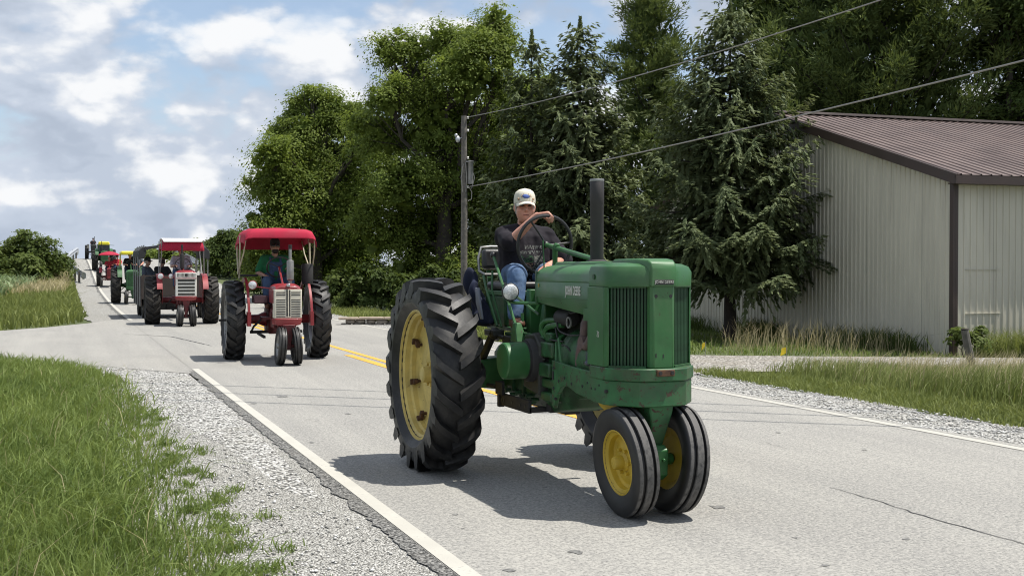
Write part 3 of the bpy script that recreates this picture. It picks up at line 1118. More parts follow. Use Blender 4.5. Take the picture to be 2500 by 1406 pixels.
def grass_mesh(name, x, y, z, h, w, lean, m, seed=0, tint=None, kind='stuff', curl=.45, parent=None, spread=.35):
    """blades of five points: two at the foot, two half-way, one tip"""
    r = np.random.default_rng(seed)
    n = len(x)
    a = r.uniform(0, 2 * PI, n)
    wx, wy = np.cos(a) * w * .5, np.sin(a) * w * .5
    lx = lean[0] + r.normal(0, spread, n)
    ly = lean[1] + r.normal(0, spread, n)
    mz = h * .55
    tz = h * r.uniform(.82, 1.0, n)
    b0 = np.stack([x - wx, y - wy, z], -1)
    b1 = np.stack([x + wx, y + wy, z], -1)
    mx, my = x + lx * h * .30, y + ly * h * .30
    m0 = np.stack([mx - wx * .75, my - wy * .75, z + mz], -1)
    m1 = np.stack([mx + wx * .75, my + wy * .75, z + mz], -1)
    tp = np.stack([x + lx * h * (.6 + curl), y + ly * h * (.6 + curl), z + tz - curl * .25 * h * np.hypot(lx, ly)], -1)
    co = np.stack([b0, b1, m1, m0, tp], 1).reshape(-1, 3)
    base = np.arange(n) * 5
    loops = np.stack([base, base + 1, base + 2, base + 3, base + 3, base + 2, base + 4], -1).ravel()
    starts = np.stack([np.arange(n) * 7, np.arange(n) * 7 + 4], -1).ravel()
    if tint is None: tint = r.random(n)
    me = np_mesh(name, co, loops, starts, True, np.repeat(tint, 5))
    o = link_mesh(name, me, m, parent)
    if kind: o['kind'] = kind
    return o


def in_poly(x, y, poly):
    ins = np.zeros(len(x), bool)
    n = len(poly)
    for i in range(n):
        x0, y0 = poly[i]
        x1, y1 = poly[(i + 1) % n]
        cond = ((y0 > y) != (y1 > y)) & (x < (x1 - x0) * (y - y0) / (y1 - y0 + 1e-12) + x0)
        ins ^= cond
    return ins


def scatter(poly, n, r, dens=None):
    p = np.array(poly)
    lo, hi = p.min(0), p.max(0)
    x = r.uniform(lo[0], hi[0], n * 2)
    y = r.uniform(lo[1], hi[1], n * 2)
    k = in_poly(x, y, poly)
    if dens is not None: k &= r.random(n * 2) < dens(x, y)
    return x[k][:n], y[k][:n]


def lump(x, y, s, seed):
    """cheap smooth noise in 0..1"""
    r = np.random.default_rng(seed)
    v = 0
    for i in range(5):
        a = r.uniform(0, 2 * PI)
        f = s * r.uniform(.6, 2.0)
        v = v + np.sin((x * math.cos(a) + y * math.sin(a)) * f + r.uniform(0, 6))
    return np.clip(v / 6 + .5, 0, 1)


M['leaf_maple'] = leaf_mat('maple_leaves', (.070, .108, .022), (.24, .30, .068), .45)
M['leaf_bright'] = leaf_mat('bright_leaves', (.07, .11, .022), (.23, .29, .07), .45)
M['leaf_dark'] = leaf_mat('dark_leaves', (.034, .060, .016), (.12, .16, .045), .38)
M['leaf_bush'] = leaf_mat('bush_leaves', (.045, .074, .018), (.155, .195, .052), .38)
M['needle_spruce'] = leaf_mat('spruce_needles', (.055, .082, .038), (.225, .26, .125), .25, .6, 1.1)
M['needle_pine'] = leaf_mat('pine_needles', (.040, .070, .022), (.165, .205, .062), .25, .6, .8)
M['grass'] = leaf_mat('verge_grass', (.055, .100, .020), (.24, .30, .088), .35, .5, 1.6, .3)
M['grass_tall'] = leaf_mat('meadow_grass', (.095, .130, .028), (.27, .30, .105), .35, .55, .9, .3)
M['grass_dry'] = leaf_mat('dry_grass', (.30, .255, .14), (.55, .48, .31), .35, .7, 1.5, .2)
M['weed_white'] = leaf_mat('white_flowering_weeds', (.09, .15, .045), (.33, .40, .24), .3, .7, .9)

# ------------------------------------------------------------------ the trees along the right side, and the bank on the left
def gz(x, y):
    return float(hgt(x, y))


def lobes_px(spec, d, jit=1.2, seed=0, sq=.9):
    """crown lobes measured off the photo at depth d; each gets its own distance"""
    r = random.Random(seed)
    out = []
    for u, v, pr in spec:
        dd = d + r.uniform(-jit, jit)
        p = P(u, v, dd)
        rr = pr * dd / FPX
        out.append((p.x, p.y, p.z, rr, rr * sq))
    return out


def base_at(u, d):
    p = P(u, 655, d)
    return (p.x, p.y, gz(p.x, p.y))


deciduous('maple_tree', 'tall spreading green tree behind the utility pole, the tallest left of the spruces', base_at(1085, 46), lobes_px(
    [(1215, 62, 48), (1165, 100, 55), (1090, 100, 60), (1015, 125, 60), (950, 130, 48), (1230, 130, 55), (1130, 180, 100), (1010, 215, 90),
     (945, 250, 65), (1235, 215, 55), (1200, 290, 95), (1070, 310, 110), (950, 340, 90), (1225, 390, 80), (1110, 420, 120), (980, 450, 100),
     (1190, 500, 95), (1060, 560, 110), (950, 570, 90), (1180, 610, 90), (1010, 660, 80), (1120, 680, 80)], 46, 2.0, 3), 11, M['leaf_maple'],
    125000, .106, trunk_r=.32, cl_r=.66)
deciduous('maple_tree', 'broad green tree behind the red tractor with the red canopy', base_at(770, 54), lobes_px(
    [(765, 235, 38), (800, 260, 52), (735, 265, 45), (835, 300, 60), (760, 330, 75), (690, 330, 55), (660, 385, 55), (720, 410, 85), (820, 410, 90),
     (880, 380, 60), (868, 300, 52), (905, 345, 60), (645, 455, 50), (700, 510, 85), (800, 520, 100), (880, 490, 75), (640, 540, 50), (625, 580, 42), (690, 610, 70), (780, 630, 80),
     (870, 610, 80), (640, 650, 55)], 54, 2.2, 5), 12, M['leaf_maple'], 105000, .12, trunk_r=.30, cl_r=.70)
deciduous('maple_tree', 'light green tree between the tallest tree and the left spruce', base_at(1310, 52), lobes_px(
    [(1310, 225, 45), (1275, 260, 45), (1330, 300, 60), (1280, 350, 60), (1310, 430, 75), (1260, 500, 60), (1330, 560, 80), (1250, 610, 60)], 52, 1.5, 7),
    13, M['leaf_bright'], 30000, .15, trunk_r=.2, cl_r=.6)
deciduous('oak_tree', 'low dark tree beside the road behind the red canopy', base_at(560, 78), lobes_px(
    [(575, 585, 36), (545, 600, 34), (520, 630, 30), (560, 640, 42), (600, 620, 40), (535, 660, 30), (590, 670, 40)], 78, 1.5, 9), 14, M['leaf_dark'],
    16000, .18, trunk_r=.16, cl_r=.55, fill=.35)
for i, (u, v, pr, d, lab) in enumerate([
        (365, 640, 34, 108, 'pale hedgerow tree seen over the trailer rail'),
        (420, 632, 38, 100, 'hedgerow tree behind the white topped canopy, left of the exhaust'),
        (488, 620, 36, 92, 'hedgerow tree seen right of the white topped canopy'),
        (525, 612, 30, 86, 'dark hedgerow tree between the two red tractors')]):
    sp = [(u, v - pr * .3, pr * .8), (u - pr * .8, v + pr * .2, pr * .7), (u + pr * .8, v + pr * .2, pr * .7), (u, v + pr * .8, pr)]
    deciduous('hedgerow_tree', lab, base_at(u, d), lobes_px(sp, d, 1, 20 + i), 30 + i, M['leaf_bright'] if i < 3 else M['leaf_dark'], 6000, .26, 'hedgerow trees beyond the parade',
              .14, cl_r=.6, fill=.35)
# understory below the big trees
for i, (u, v, pr, d, lab) in enumerate([
        (850, 700, 55, 44, 'shrub with pale leaves by the roadside left of the pole'),
        (930, 700, 70, 43, 'dark shrub under the tall tree behind the rear tyre'),
        (1040, 690, 75, 42, 'dark shrub just left of the utility pole foot'),
        (1165, 700, 65, 41, 'green shrub just right of the utility pole foot'),
        (1260, 690, 70, 42, 'shrub under the spruce behind the driver'),
        (740, 700, 60, 56, 'dark shrub behind the rear wheel of the red tractor'),
        (1370, 700, 80, 42, 'shrub hidden behind the green tractor hood'),
        (640, 700, 45, 62, 'dark shrub behind the red tractor driver'),
        (690, 660, 75, 66, 'tall dark thicket shrub deep under the broad tree'),
        (820, 660, 80, 60, 'dark thicket shrub between the two tall maples'),
        (960, 655, 85, 56, 'deep thicket shrub behind the shrubs of the tall tree'),
        (1110, 660, 85, 54, 'deep thicket shrub behind the utility pole')]):
    sp = [(u, v, pr * .75), (u - pr * .7, v + pr * .35, pr * .6), (u + pr * .7, v + pr * .3, pr * .65), (u, v + pr * .75, pr * .7)]
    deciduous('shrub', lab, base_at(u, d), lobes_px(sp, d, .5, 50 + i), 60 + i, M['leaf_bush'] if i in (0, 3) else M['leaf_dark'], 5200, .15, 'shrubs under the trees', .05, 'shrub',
              .3, fill=.4, tname='stem')

spruce('spruce_tree', 'large spruce with bare lower trunk in front of the metal shed', (14.2, 23.5, gz(14.2, 23.5)), 7.55, 3.05, 41, M['needle_spruce'], .215, .28, 14, 1.4, .135,
       shape=lambda f: (1 - f) ** .78 * (1.0 if f < .25 else 1.0))
spruce('spruce_tree', 'dark pointed spruce behind the driver, left of the shed spruce', (14.9, 33.4, gz(14.9, 33.4)), 9.2, 3.1, 43, M['needle_spruce'], .06, .36, 13, .85, .19, power=.75)
spruce('spruce_tree', 'second narrow spruce top just left of the dark pointed spruce', (13.9, 34.9, gz(13.9, 34.9)), 9.0, 2.6, 47, M['needle_spruce'], .06, .38, 11, .75, .19, power=.75)
pine('pine_tree', 'tall bright green pine rising between the two spruces', (21.5, 41.5, gz(21.5, 41.5)), 12.6, 3.0, 51, M['needle_pine'], .12, 120, .19, None, .40, dens=62)
pine('pine_tree', 'massive pine towering behind the shed roof', (28.6, 36.6, gz(28.6, 36.6)), 15.5, 5.4, 53, M['needle_pine'], .12, 150, .24, None, .52, dens=48,
     prof=lambda f: (1 - f) ** .55)
pine('pine_tree', 'smaller pine behind the shed ridge, left of the massive pine', (24.3, 38.8, gz(24.3, 38.8)), 8.2, 3.2, 57, M['needle_pine'], .10, 90, .2, None, .42, dens=50)
deciduous('walnut_tree', 'dark broadleaf tree behind the shed ridge with sky showing through', base_at(1900, 48), lobes_px(
    [(1830, 30, 75), (1790, 75, 40), (1905, 50, 100), (1960, -40, 110), (1860, -60, 90), (1890, 170, 75), (1960, 180, 90), (2040, 40, 90), (1900, 250, 70),
     (1985, 270, 90), (2060, -100, 110), (1930, 350, 90)], 48, 2, 15), 16, M['leaf_dark'], 50000, .15, trunk_r=.3, cl_r=.6, fill=.2)
deciduous('walnut_tree', 'dark broadleaf tree at the right edge behind the shed', base_at(2480, 42), lobes_px(
    [(2420, 20, 90), (2500, 60, 110), (2380, -60, 90), (2480, -90, 120), (2440, 150, 90), (2540, 190, 100), (2470, 250, 80), (2560, 20, 120), (2580, 300, 100), (2400, 290, 60),
     (2640, 120, 120)], 42, 2, 17), 18, M['leaf_dark'], 50000, .14, trunk_r=.3, cl_r=.48, fill=.2, trunk_top=6.2)

# left bank: big rounded bush, pale weeds, guardrail brush
deciduous('bush', 'big rounded dark green bush on the left bank', base_at(70, 66), lobes_px(
    [(75, 605, 48), (35, 620, 45), (110, 625, 45), (0, 640, 50), (70, 655, 60), (130, 655, 38), (-60, 650, 60), (20, 690, 50), (100, 690, 45), (-130, 660, 60)], 66, 2.0, 19),
    20, M['leaf_bush'], 26000, .18, trunk_r=.12, cat='bush', cl_r=.5, fill=.3, tname='stem')
deciduous('bush', 'small green bush by the flared guardrail end', base_at(118, 72), lobes_px(
    [(120, 650, 22), (105, 668, 24), (135, 670, 16)], 72, .6, 21), 22, M['leaf_bush'], 5000, .16, trunk_r=.06, cat='bush', cl_r=.35, fill=.3, tname='stem')

# ------------------------------------------------------------------ grass
r = np.random.default_rng(5)
near_poly = [(-9, 3.0), (1.15, 3.0), (1.18, 6.2), (1.08, 9.7), (1.16, 13.8), (1.05, 15.8), (.75, 18.2), (.25, 19.8), (-1.0, 21.6), (-3, 22.6), (-9, 22.6)]


def near_d(x, y):
    edge = np.clip((.98 + .26 * (lump(x, y, 3.0, 3) - .5) - x) * 2.6, .03, 1)
    vis = np.clip((x - (-.0 - .115 * y) + 2.9 + .0 * y) * .9, 0.0, 1)       # only what could be seen from here or a step aside
    return edge * np.clip(9.0 / (y + 1.5), .12, 1) * np.where(x < -1.1 - .25 * y, 0.0, 1)


x, y = scatter(near_poly, 130000, r, near_d)
hgts = .07 + .16 * lump(x, y, 1.3, 11) ** 1.2 + r.random(len(x)) ** 3 * .12
hgts *= np.clip((1.35 - x) * .8, .3, 1)
ok = hgts > .03
tint = np.clip(.65 * lump(x, y, 2.1, 13) + .5 * (r.random(len(x)) - .15), 0, 1)
grass_mesh('grass', x, y, hgt(x, y) + .012, hgts, .006 + .004 * r.random(len(x)) + .0006 * np.maximum(y - 6, 0), (.12, -.05), M['grass'], 1, tint, spread=.5)
x, y = scatter(near_poly, 15000, r, lambda x, y: near_d(x, y) * (lump(x, y, 1.9, 17) > .35))
grass_mesh('long_grass', x, y, hgt(x, y) + .01, .16 + .20 * r.random(len(x)), .009 + .006 * r.random(len(x)), (.25, -.1), M['grass'], 19, np.clip(.25 + .75 * r.random(len(x)), 0, 1), spread=.75, curl=.6)
# broad weed leaves and seed stalks in it
x, y = scatter(near_poly, 2600, r, lambda x, y: near_d(x, y) * (lump(x, y, 2.5, 21) > .45))
grass_mesh('broadleaf_weeds', x, y, hgt(x, y) + .01, .05 + .10 * r.random(len(x)), .03 + .03 * r.random(len(x)), (0, 0), M['grass'], 2, spread=.9)
x, y = scatter(near_poly, 1100, r, near_d)
grass_mesh('dry_stalks', x, y, hgt(x, y) + .01, .22 + .25 * r.random(len(x)), np.full(len(x), .006), (.15, 0), M['grass_dry'], 3, spread=.4)
x, y = scatter(near_poly, 8500, r, lambda x, y: near_d(x, y) * (.25 + lump(x, y, 1.7, 23) ** 2))
grass_mesh('dead_grass', x, y, hgt(x, y) + .01, .05 + .10 * r.random(len(x)), np.full(len(x), .006), (0, 0), M['grass_dry'], 4, spread=1.1)
# creeping weed tufts out on the stones
px, py = scatter([(.7, 4.5), (1.5, 4.5), (1.35, 7.5), (1.15, 10), (1.0, 14), (.8, 14)], 170, r, lambda x, y: np.clip((1.5 - x) * 1.2 - .05 * (y - 5), .02, 1))
x = np.repeat(px, 60) + r.normal(0, .045, len(px) * 60)
y = np.repeat(py, 60) + r.normal(0, .06, len(px) * 60)
grass_mesh('creeping_weeds', x, y, np.full(len(x), -.006), .015 + .05 * r.random(len(x)), np.full(len(x), .009), (0, 0), M['grass'], 6, np.clip(r.random(len(x)) * .7, 0, 1), spread=.9)

# left bank beyond the side road
bank = [(-22, 31.6), (-6, 31.9), (-1.7, 33.0), (-.5, 34.8), (.55, 37.2), (.75, 42), (.75, 112), (-26, 112)]
x, y = scatter(bank, 52000, r, lambda x, y: np.clip(34 / y, .1, 1) ** 1.3 * np.where(x < .5 - .34 * y - 2, 0, 1))
hh = .28 + .34 * lump(x, y, .55, 31) + .12 * r.random(len(x))
hh *= np.clip((.95 - x) * 1.5, .4, 1) * np.clip((y - 31.5 + np.maximum(0, x + 2) * -1.0) * .4, .45, 1)
grass_mesh('bank_grass', x, y, hgt(x, y), hh, .022 + .0006 * y, (.05, -.05), M['grass_tall'], 7, np.clip(.6 * lump(x, y, .8, 33) + .45 * (r.random(len(x)) - .1), 0, 1), spread=.35)
x, y = scatter([(-16, 50), (-3.5, 50), (-1.2, 66), (-1.5, 80), (-24, 80)], 17000, r, lambda x, y: lump(x, y, .5, 37) ** 1.0)
grass_mesh('flowering_weeds', x, y, hgt(x, y) + .25, .35 + .55 * r.random(len(x)), np.full(len(x), .10), (0, 0), M['weed_white'], 8, spread=.7)
x, y = scatter([(-2.6, 58), (.2, 60), (.4, 82), (-2.2, 82)], 2400, r)
grass_mesh('dry_bank_grass', x, y, hgt(x, y) + .1, .4 + .4 * r.random(len(x)), np.full(len(x), .05), (.1, 0), M['grass_dry'], 9, spread=.4)

# right verge: mown edge, then tall meadow grass leaning with the wind
edge = [(8.72, 0), (9.8, 0), (10.0, 8), (9.9, 14.0), (9.5, 16.2), (9.0, 16.2)]
x, y = scatter(edge, 18000, r, lambda x, y: np.clip((x - 8.65) * 2.2, .1, 1))
grass_mesh('mown_verge', x, y, hgt(x, y) + .012, .05 + .12 * r.random(len(x)) * np.clip((x - 8.6), .3, 1), np.full(len(x), .011), (.05, 0), M['grass_tall'], 10, spread=.6)
tall = [(9.55, -1), (15.5, -1), (17, 7), (16.5, 12.6), (13.5, 14.0), (11.3, 15.0), (9.8, 15.4)]
x, y = scatter(tall, 52000, r, lambda x, y: np.clip((x - 9.4) * 1.3, .1, 1) * np.where(x > 14.2, .6, 1))
hh = (.26 + .26 * lump(x, y, .8, 41) + .12 * r.random(len(x))) * np.clip((x - 9.2) * .9, .35, 1) * np.clip((15.9 - y) / 5.0, .62, 1)
lz = lump(x, y, 1.0, 43)
grass_mesh('meadow_grass', x, y, hgt(x, y) + .01, hh, .009 + .004 * r.random(len(x)), (.38, .05), M['grass_tall'], 12, np.clip(.5 * lz + .6 * (r.random(len(x)) - .15), 0, 1), spread=.28, curl=.35)
x, y = scatter(tall, 15000, r, lambda x, y: np.clip((x - 9.9) * .9, 0, 1))
hh = (.48 + .32 * r.random(len(x))) * np.clip((17 - y) / 6, .65, 1)
grass_mesh('seed_stalks', x, y, hgt(x, y) + .02, hh * np.clip((x - 9.2) * .9, .5, 1), np.full(len(x), .0075), (.45, .05), M['grass_dry'], 13, spread=.25, curl=.4)
# pale reed clump by the spruce foot and the far edge of the drive
x, y = scatter([(11.4, 19.6), (13.4, 18.6), (15.0, 18.2), (15.2, 20.2), (13.2, 21.6)], 420, r)
grass_mesh('dry_reeds', x, y, hgt(x, y), .35 + .45 * r.random(len(x)), np.full(len(x), .008), (.2, 0), M['grass_dry'], 14, spread=.35)
lawn = [(9.2, 20.9), (10.6, 19.6), (12.6, 18.4), (15.6, 17.2), (15.4, 31), (12, 38), (9.1, 46)]
x, y = scatter(lawn, 14000, r)
grass_mesh('lawn', x, y, hgt(x, y), .05 + .09 * r.random(len(x)) + .1 * (lump(x, y, 2, 51) > .7) * r.random(len(x)), np.full(len(x), .02), (0, 0), M['grass'], 15, spread=.6)
x, y = scatter([(8.9, 22), (9.9, 21), (11.5, 27), (9.8, 44), (8.95, 58), (8.6, 58)], 15000, r)
grass_mesh('verge_weeds', x, y, hgt(x, y), .10 + .34 * lump(x, y, 1.6, 53) * r.random(len(x)), np.full(len(x), .024), (0, 0), M['grass_tall'], 16, spread=.5)
x, y = scatter([(15.1, 17.3), (15.62, 17.4), (16.1, 30), (15.5, 30)], 9000, r, lambda x, y: lump(x, y, 2.2, 57) ** 1.5)
grass_mesh('wall_weeds', x, y, hgt(x, y), .12 + .5 * r.random(len(x)) ** 2, np.full(len(x), .02), (0, 0), M['leaf_dark'], 17, spread=.5)
x, y = scatter([(15.5, 17.2), (17.6, 16.6), (23, 16.8), (23, 17.7), (16.2, 17.7)], 9000, r)
grass_mesh('wall_weeds', x, y, hgt(x, y), .2 + .5 * r.random(len(x)) ** 1.5, np.full(len(x), .016), (.1, 0), M['grass_tall'], 18, spread=.5)

# loose stones on the shoulders
def pebbles(name, x, y, z, s, m, seed):
    r = np.random.default_rng(seed)
    n = len(x)
    oc = np.array([[1, 0, 0], [-1, 0, 0], [0, 1, 0], [0, -1, 0], [0, 0, .8], [0, 0, -.5]], float)
    fc = np.array([[0, 2, 4], [2, 1, 4], [1, 3, 4], [3, 0, 4], [2, 0, 5], [1, 2, 5], [3, 1, 5], [0, 3, 5]])
    v = oc[None] * (1 + .35 * r.normal(size=(n, 6, 3)))
    a = r.uniform(0, 6.28, n)
    ca, sa = np.cos(a)[:, None], np.sin(a)[:, None]
    v = np.stack([v[..., 0] * ca - v[..., 1] * sa, v[..., 0] * sa + v[..., 1] * ca, v[..., 2] * .7], -1) * s[:, None, None]
    v += np.stack([x, y, z], -1)[:, None]
    f = (np.arange(n)[:, None, None] * 6 + fc[None]).reshape(-1)
    me = np_mesh(name, v.reshape(-1, 3), f, np.arange(0, len(f), 3), False, np.repeat(r.random(n), 6))
    o = link_mesh(name, me, m)
    o['kind'] = 'stuff'


pm, pg, pb, _ = new_mat('loose_stones')
pg.put(pb.inputs['Base Color'], pg.mix(pg.n('ShaderNodeAttribute', attribute_name='tint').outputs['Fac'], (.22, .215, .195, 1), (.68, .67, .64, 1)))
pb.inputs['Roughness'].default_value = .9
M['stones'] = pm
x, y = scatter([(.9, 4.2), (1.72, 4.2), (1.72, 18.2), (1.3, 19.5), (-.8, 22), (-6, 23.4), (-6, 22), (-1.2, 20), (.4, 17), (.95, 13)], 15000, r, lambda x, y: np.clip(8 / y, .2, 1) * np.clip((1.9 - x) * 1.6, .15, 1))
pebbles('loose_gravel', x, y, np.full(len(x), -.004), .005 + .010 * r.random(len(x)) ** 2 + .0004 * y, M['stones'], 61)
x, y = scatter([(7.98, 3), (9.0, 3), (9.0, 22), (7.98, 22)], 5000, r)
pebbles('loose_gravel', x, y, np.full(len(x), -.004), .009 + .012 * r.random(len(x)) ** 2, M['stones'], 62)

# ------------------------------------------------------------------ metal shed
def siding_mat(name, col):
    m, g, b, out = new_mat(name)
    pos = g.n('ShaderNodeNewGeometry').outputs['Position']
    n = g.noise(g.vmath('MULTIPLY', pos, (1.5, 1.5, .25)), 1.2, 6, .65)
    c = g.mix(g.ramp(n, .35, .68), C4(tuple(x * .88 for x in col)), C4(col))
    n2 = g.noise(g.vmath('MULTIPLY', pos, (9, 9, .5)), 1.0, 5, .7)
    c = g.mix(g.math('MULTIPLY', g.ramp(n2, .52, .75), .35), c, (.24, .225, .19, 1))
    # splash-back dirt low on the sheets
    g.put(b.inputs['Base Color'], c)
    b.inputs['Roughness'].default_value = .38
    b.inputs['Specular IOR Level'].default_value = .45
    bp = g.n('ShaderNodeBump')
    bp.inputs['Strength'].default_value = .12
    bp.inputs['Distance'].default_value = .02
    g.put(bp.inputs['Height'], g.noise(pos, 1.6, 3, .5))
    m.node_tree.links.new(bp.outputs[0], b.inputs['Normal'])
    return m


M['siding'] = siding_mat('beige_siding', (.56, .53, .435))
M['roofing'] = mat('brown_roof_sheet', (.135, .097, .086), .5, vary=.12, scale=1.2, dust=(.18, .14, .127), dust_amt=.4, spec=.45)
M['inside'] = mat('shed_core', (.05, .05, .05), .9)

SH = empty('metal_shed', (15.69, 17.95, 0), R(-2.27))
tag(SH, 'beige ribbed metal shed with brown roof standing right of the big spruce', 'shed')
# local axes: +y along the gable wall (away), +x along the side wall (to the right)
SW, SL, EAVE, PEAK = 12.6, 24.0, 3.33, 5.20
slope = (PEAK - EAVE) / (SW / 2)
zb = -.30


def rib_panel(w, ribs, zt_of, depth=.019):
    """sheet of width w in (s, z), ribs standing out along -n; returns vertices as (s, n, z)"""
    prof = [(0, 0)]
    for i in range(ribs):
        c = (i + .5) * w / ribs
        prof += [(c - .022, 0), (c - .012, depth), (c + .012, depth), (c + .022, 0)]
        q = w / ribs
    prof.append((w, 0))
    return prof


def wall_panel(s0, w, ribs, zt, origin, ds, dn):
    mb = MB()
    prof = rib_panel(w - .004, ribs, None)
    vs, fs = [], []
    for i, (s, n) in enumerate(prof):
        p = Vector(origin) + Vector(ds) * (s0 + s) + Vector(dn) * n
        vs += [(p.x, p.y, zb), (p.x, p.y, zt(s0 + s))]
        if i: fs.append((2 * i - 2, 2 * i, 2 * i + 1, 2 * i - 1))
    mb.add(vs, fs)
    return mb


gab = lambda s: EAVE - .02 + slope * min(s, SW - s)
np_g = 14
for i in range(np_g):
    w = SW / np_g
    wall_panel(i * w, w, 6, gab, (-.02 - .0015 * (i % 2), 0, 0), (0, 1, 0), (-1, 0, 0)).build('wall_panel', M['siding'], SH, 30)
for i in range(12):
    wall_panel(i * .9, .9, 6, lambda s: EAVE - .02, (0, -.02 - .0015 * (i % 2), 0), (1, 0, 0), (0, -1, 0)).build('wall_panel', M['siding'], SH, 30)
mb = MB()
mb.prism([(0, zb), (SW, zb), (SW, EAVE - .06), (SW / 2, PEAK - .06), (0, EAVE - .06)], 0.0, SL, 'yzx')
mb.build('shed_core', M['inside'], SH)
# roof sheets, ribs run from ridge to eave
OV = .28
for i in range(26):
    w = .92
    x0 = -.18 + i * w
    for side in (0, 1):
        prof = rib_panel(w - .004, 4, None, .022)
        vs, fs = [], []
        for k, (s, n) in enumerate(prof):
            ya, yb = (-OV, SW / 2) if side == 0 else (SW + OV, SW / 2)
            za, zc = EAVE - slope * OV, PEAK
            dz = .07 + .0015 * (i % 2)
            vs += [(x0 + s, ya, za + n + dz), (x0 + s, yb, zc + n + dz)]
            if k: fs.append((2 * k - 2, 2 * k - 1, 2 * k + 1, 2 * k))
        MB().add(vs, fs).build('roof_panel', M['roofing'], SH, 30)
# trims
mb = MB()
mb.bar((-.19, -OV - .02, EAVE - slope * (OV + .02) - .01), (-.19, SW / 2, PEAK - .01), .05, .19)
mb.bar((-.10, -OV, EAVE - slope * OV - .075), (-.10, SW / 2, PEAK - .08), .16, .03)
mb.build('rake_trim', M['brown_trim'], SH)
mb = MB()
mb.bar((-.19, SW / 2, PEAK - .01), (-.19, SW + OV, EAVE - slope * OV - .01), .05, .19)
mb.build('rake_trim', M['brown_trim'], SH)
mb = MB()
mb.bb((-.215, -OV - .05, EAVE - slope * OV - .10), (SL + .2, -OV - .005, EAVE - slope * OV + .055))
mb.bb((-.16, -OV, EAVE - slope * OV - .095), (SL + .2, -.03, EAVE - slope * OV - .07))
mb.build('eave_trim', M['brown_trim'], SH)
mb = MB()
mb.prism([(-.22, PEAK + .055), (-.20, PEAK + .105), (SW * 0, PEAK + .14), (.20, PEAK + .105), (.22, PEAK + .055), (0, PEAK + .10)], -.21, SL + .2, 'yzx')
for v in range(len(mb.v)):
    x_, y_, z_ = mb.v[v]
    mb.v[v] = (x_, y_ + SW / 2, z_)
mb.build('ridge_cap', M['brown_trim'], SH)
mb = MB()
mb.bb((-.055, -.058, zb), (-.002, .055, EAVE - .02))
mb.bb((-.002, -.058, zb), (.06, -.004, EAVE - .02))
mb.build('corner_trim', M['brown_trim'], SH, bevel=.006)
# repair seams on the side wall
mb = MB()
for z0, x0, x1 in ((1.55, .25, 1.05), (.72, .25, 1.05)):
    mb.bb((x0, -.047, z0), (x1, -.0225, z0 + .012))
mb.pieces('seam_strip', M['siding'], SH)
mb = MB()
mb.ball((-.20, SW / 2 + .25, PEAK - .22), (.10, .10, .085), 10, 7)
mb.tube([(-.05, SW / 2 + .25, PEAK - .1), (-.2, SW / 2 + .25, PEAK - .13)], .02, 6)
mb.build('yard_light', M['white'], SH)

# ------------------------------------------------------------------ utility pole and lines
PB = P(1133, 790, 34)
PX, PY = PB.x, PB.y
PT = 5.92
pole = empty('utility_pole', (PX, PY, 0))
tag(pole, 'weathered grey wooden utility pole carrying the two white lines', 'utility pole')
mb = MB()
mb.tube([(0, 0, -.4), (0, 0, 2), (.01, 0, 4), (.0, 0, PT)], [.098, .094, .086, .076], 14)
mb.build('shaft', M['wood'], pole, 60)
mb = MB()
mb.lathe([(.0, 0), (.085, .0), (.09, .03), (.085, .62), (.1, .64), (.1, .66), (0, .68)], (.17, -.06, 3.98), 'z', 14)
mb.bb((.02, -.12, 4.60), (.22, -.05, 4.63))
mb.build('fuse_can', M['grey_pipe'], pole)
mb = MB()
for dx, z0, z1, k in ((-.09, 4.55, 3.75, .10), (.02, 4.6, 3.75, .04), (.24, 4.5, 3.85, .10)):
    mb.tube([(dx * .6, -.1, z0), (dx + math.copysign(k, dx) * .4, -.12, (z0 + z1) / 2), (dx * .8, -.11, z1)], .011, 5)
mb.tube([(.12, -.1, 3.9), (.2, -.1, 3.75), (.19, -.1, 3.55), (.09, -.1, 3.5)], .012, 5)
mb.pieces('drop_wire', M['wire'], pole)
mb = MB()
mb.ball((-.19, -.02, 5.25), (.07, .06, .10), 8, 6)
mb.ball((-.24, -.02, 5.36), (.05, .05, .05), 8, 6)
mb.bar((-.22, 0, 5.25), (0, 0, 5.32), .03, .03)
mb.build('lamp', M['galv'], pole)
for zz_, nm in ((5.86, 'insulator'), (5.5, 'insulator'), (4.72, 'insulator'), (3.89, 'insulator')):
    mb = MB()
    mb.lathe([(0, 0), (.03, 0), (.035, .02), (.022, .03), (.035, .05), (.02, .07), (0, .075)], (.09, -.09, zz_ - .03), 'z', 8)
    mb.build(nm, M['white'], pole)


def wire(label, a, b, sag, rad, m=M['wire']):
    a, b = Vector(a), Vector(b)
    pts = [a.lerp(b, t) - Vector((0, 0, sag * 4 * t * (1 - t))) for t in np.linspace(0, 1, 30)]
    o = MB().tube(pts, rad, 6).build('power_line', m)
    tag(o, label, 'power line', 'overhead lines')
    return o


wire('upper white line running from the pole top over the spruces', (PX + .09, PY - .09, 5.88), (PX + .1, PY - 40, 6.2), .66, .0105)
wire('lower white line running from the pole past the shed roof', (PX + .09, PY - .09, 3.90), (PX + .25, PY - 40, 4.95), .35, .0125)
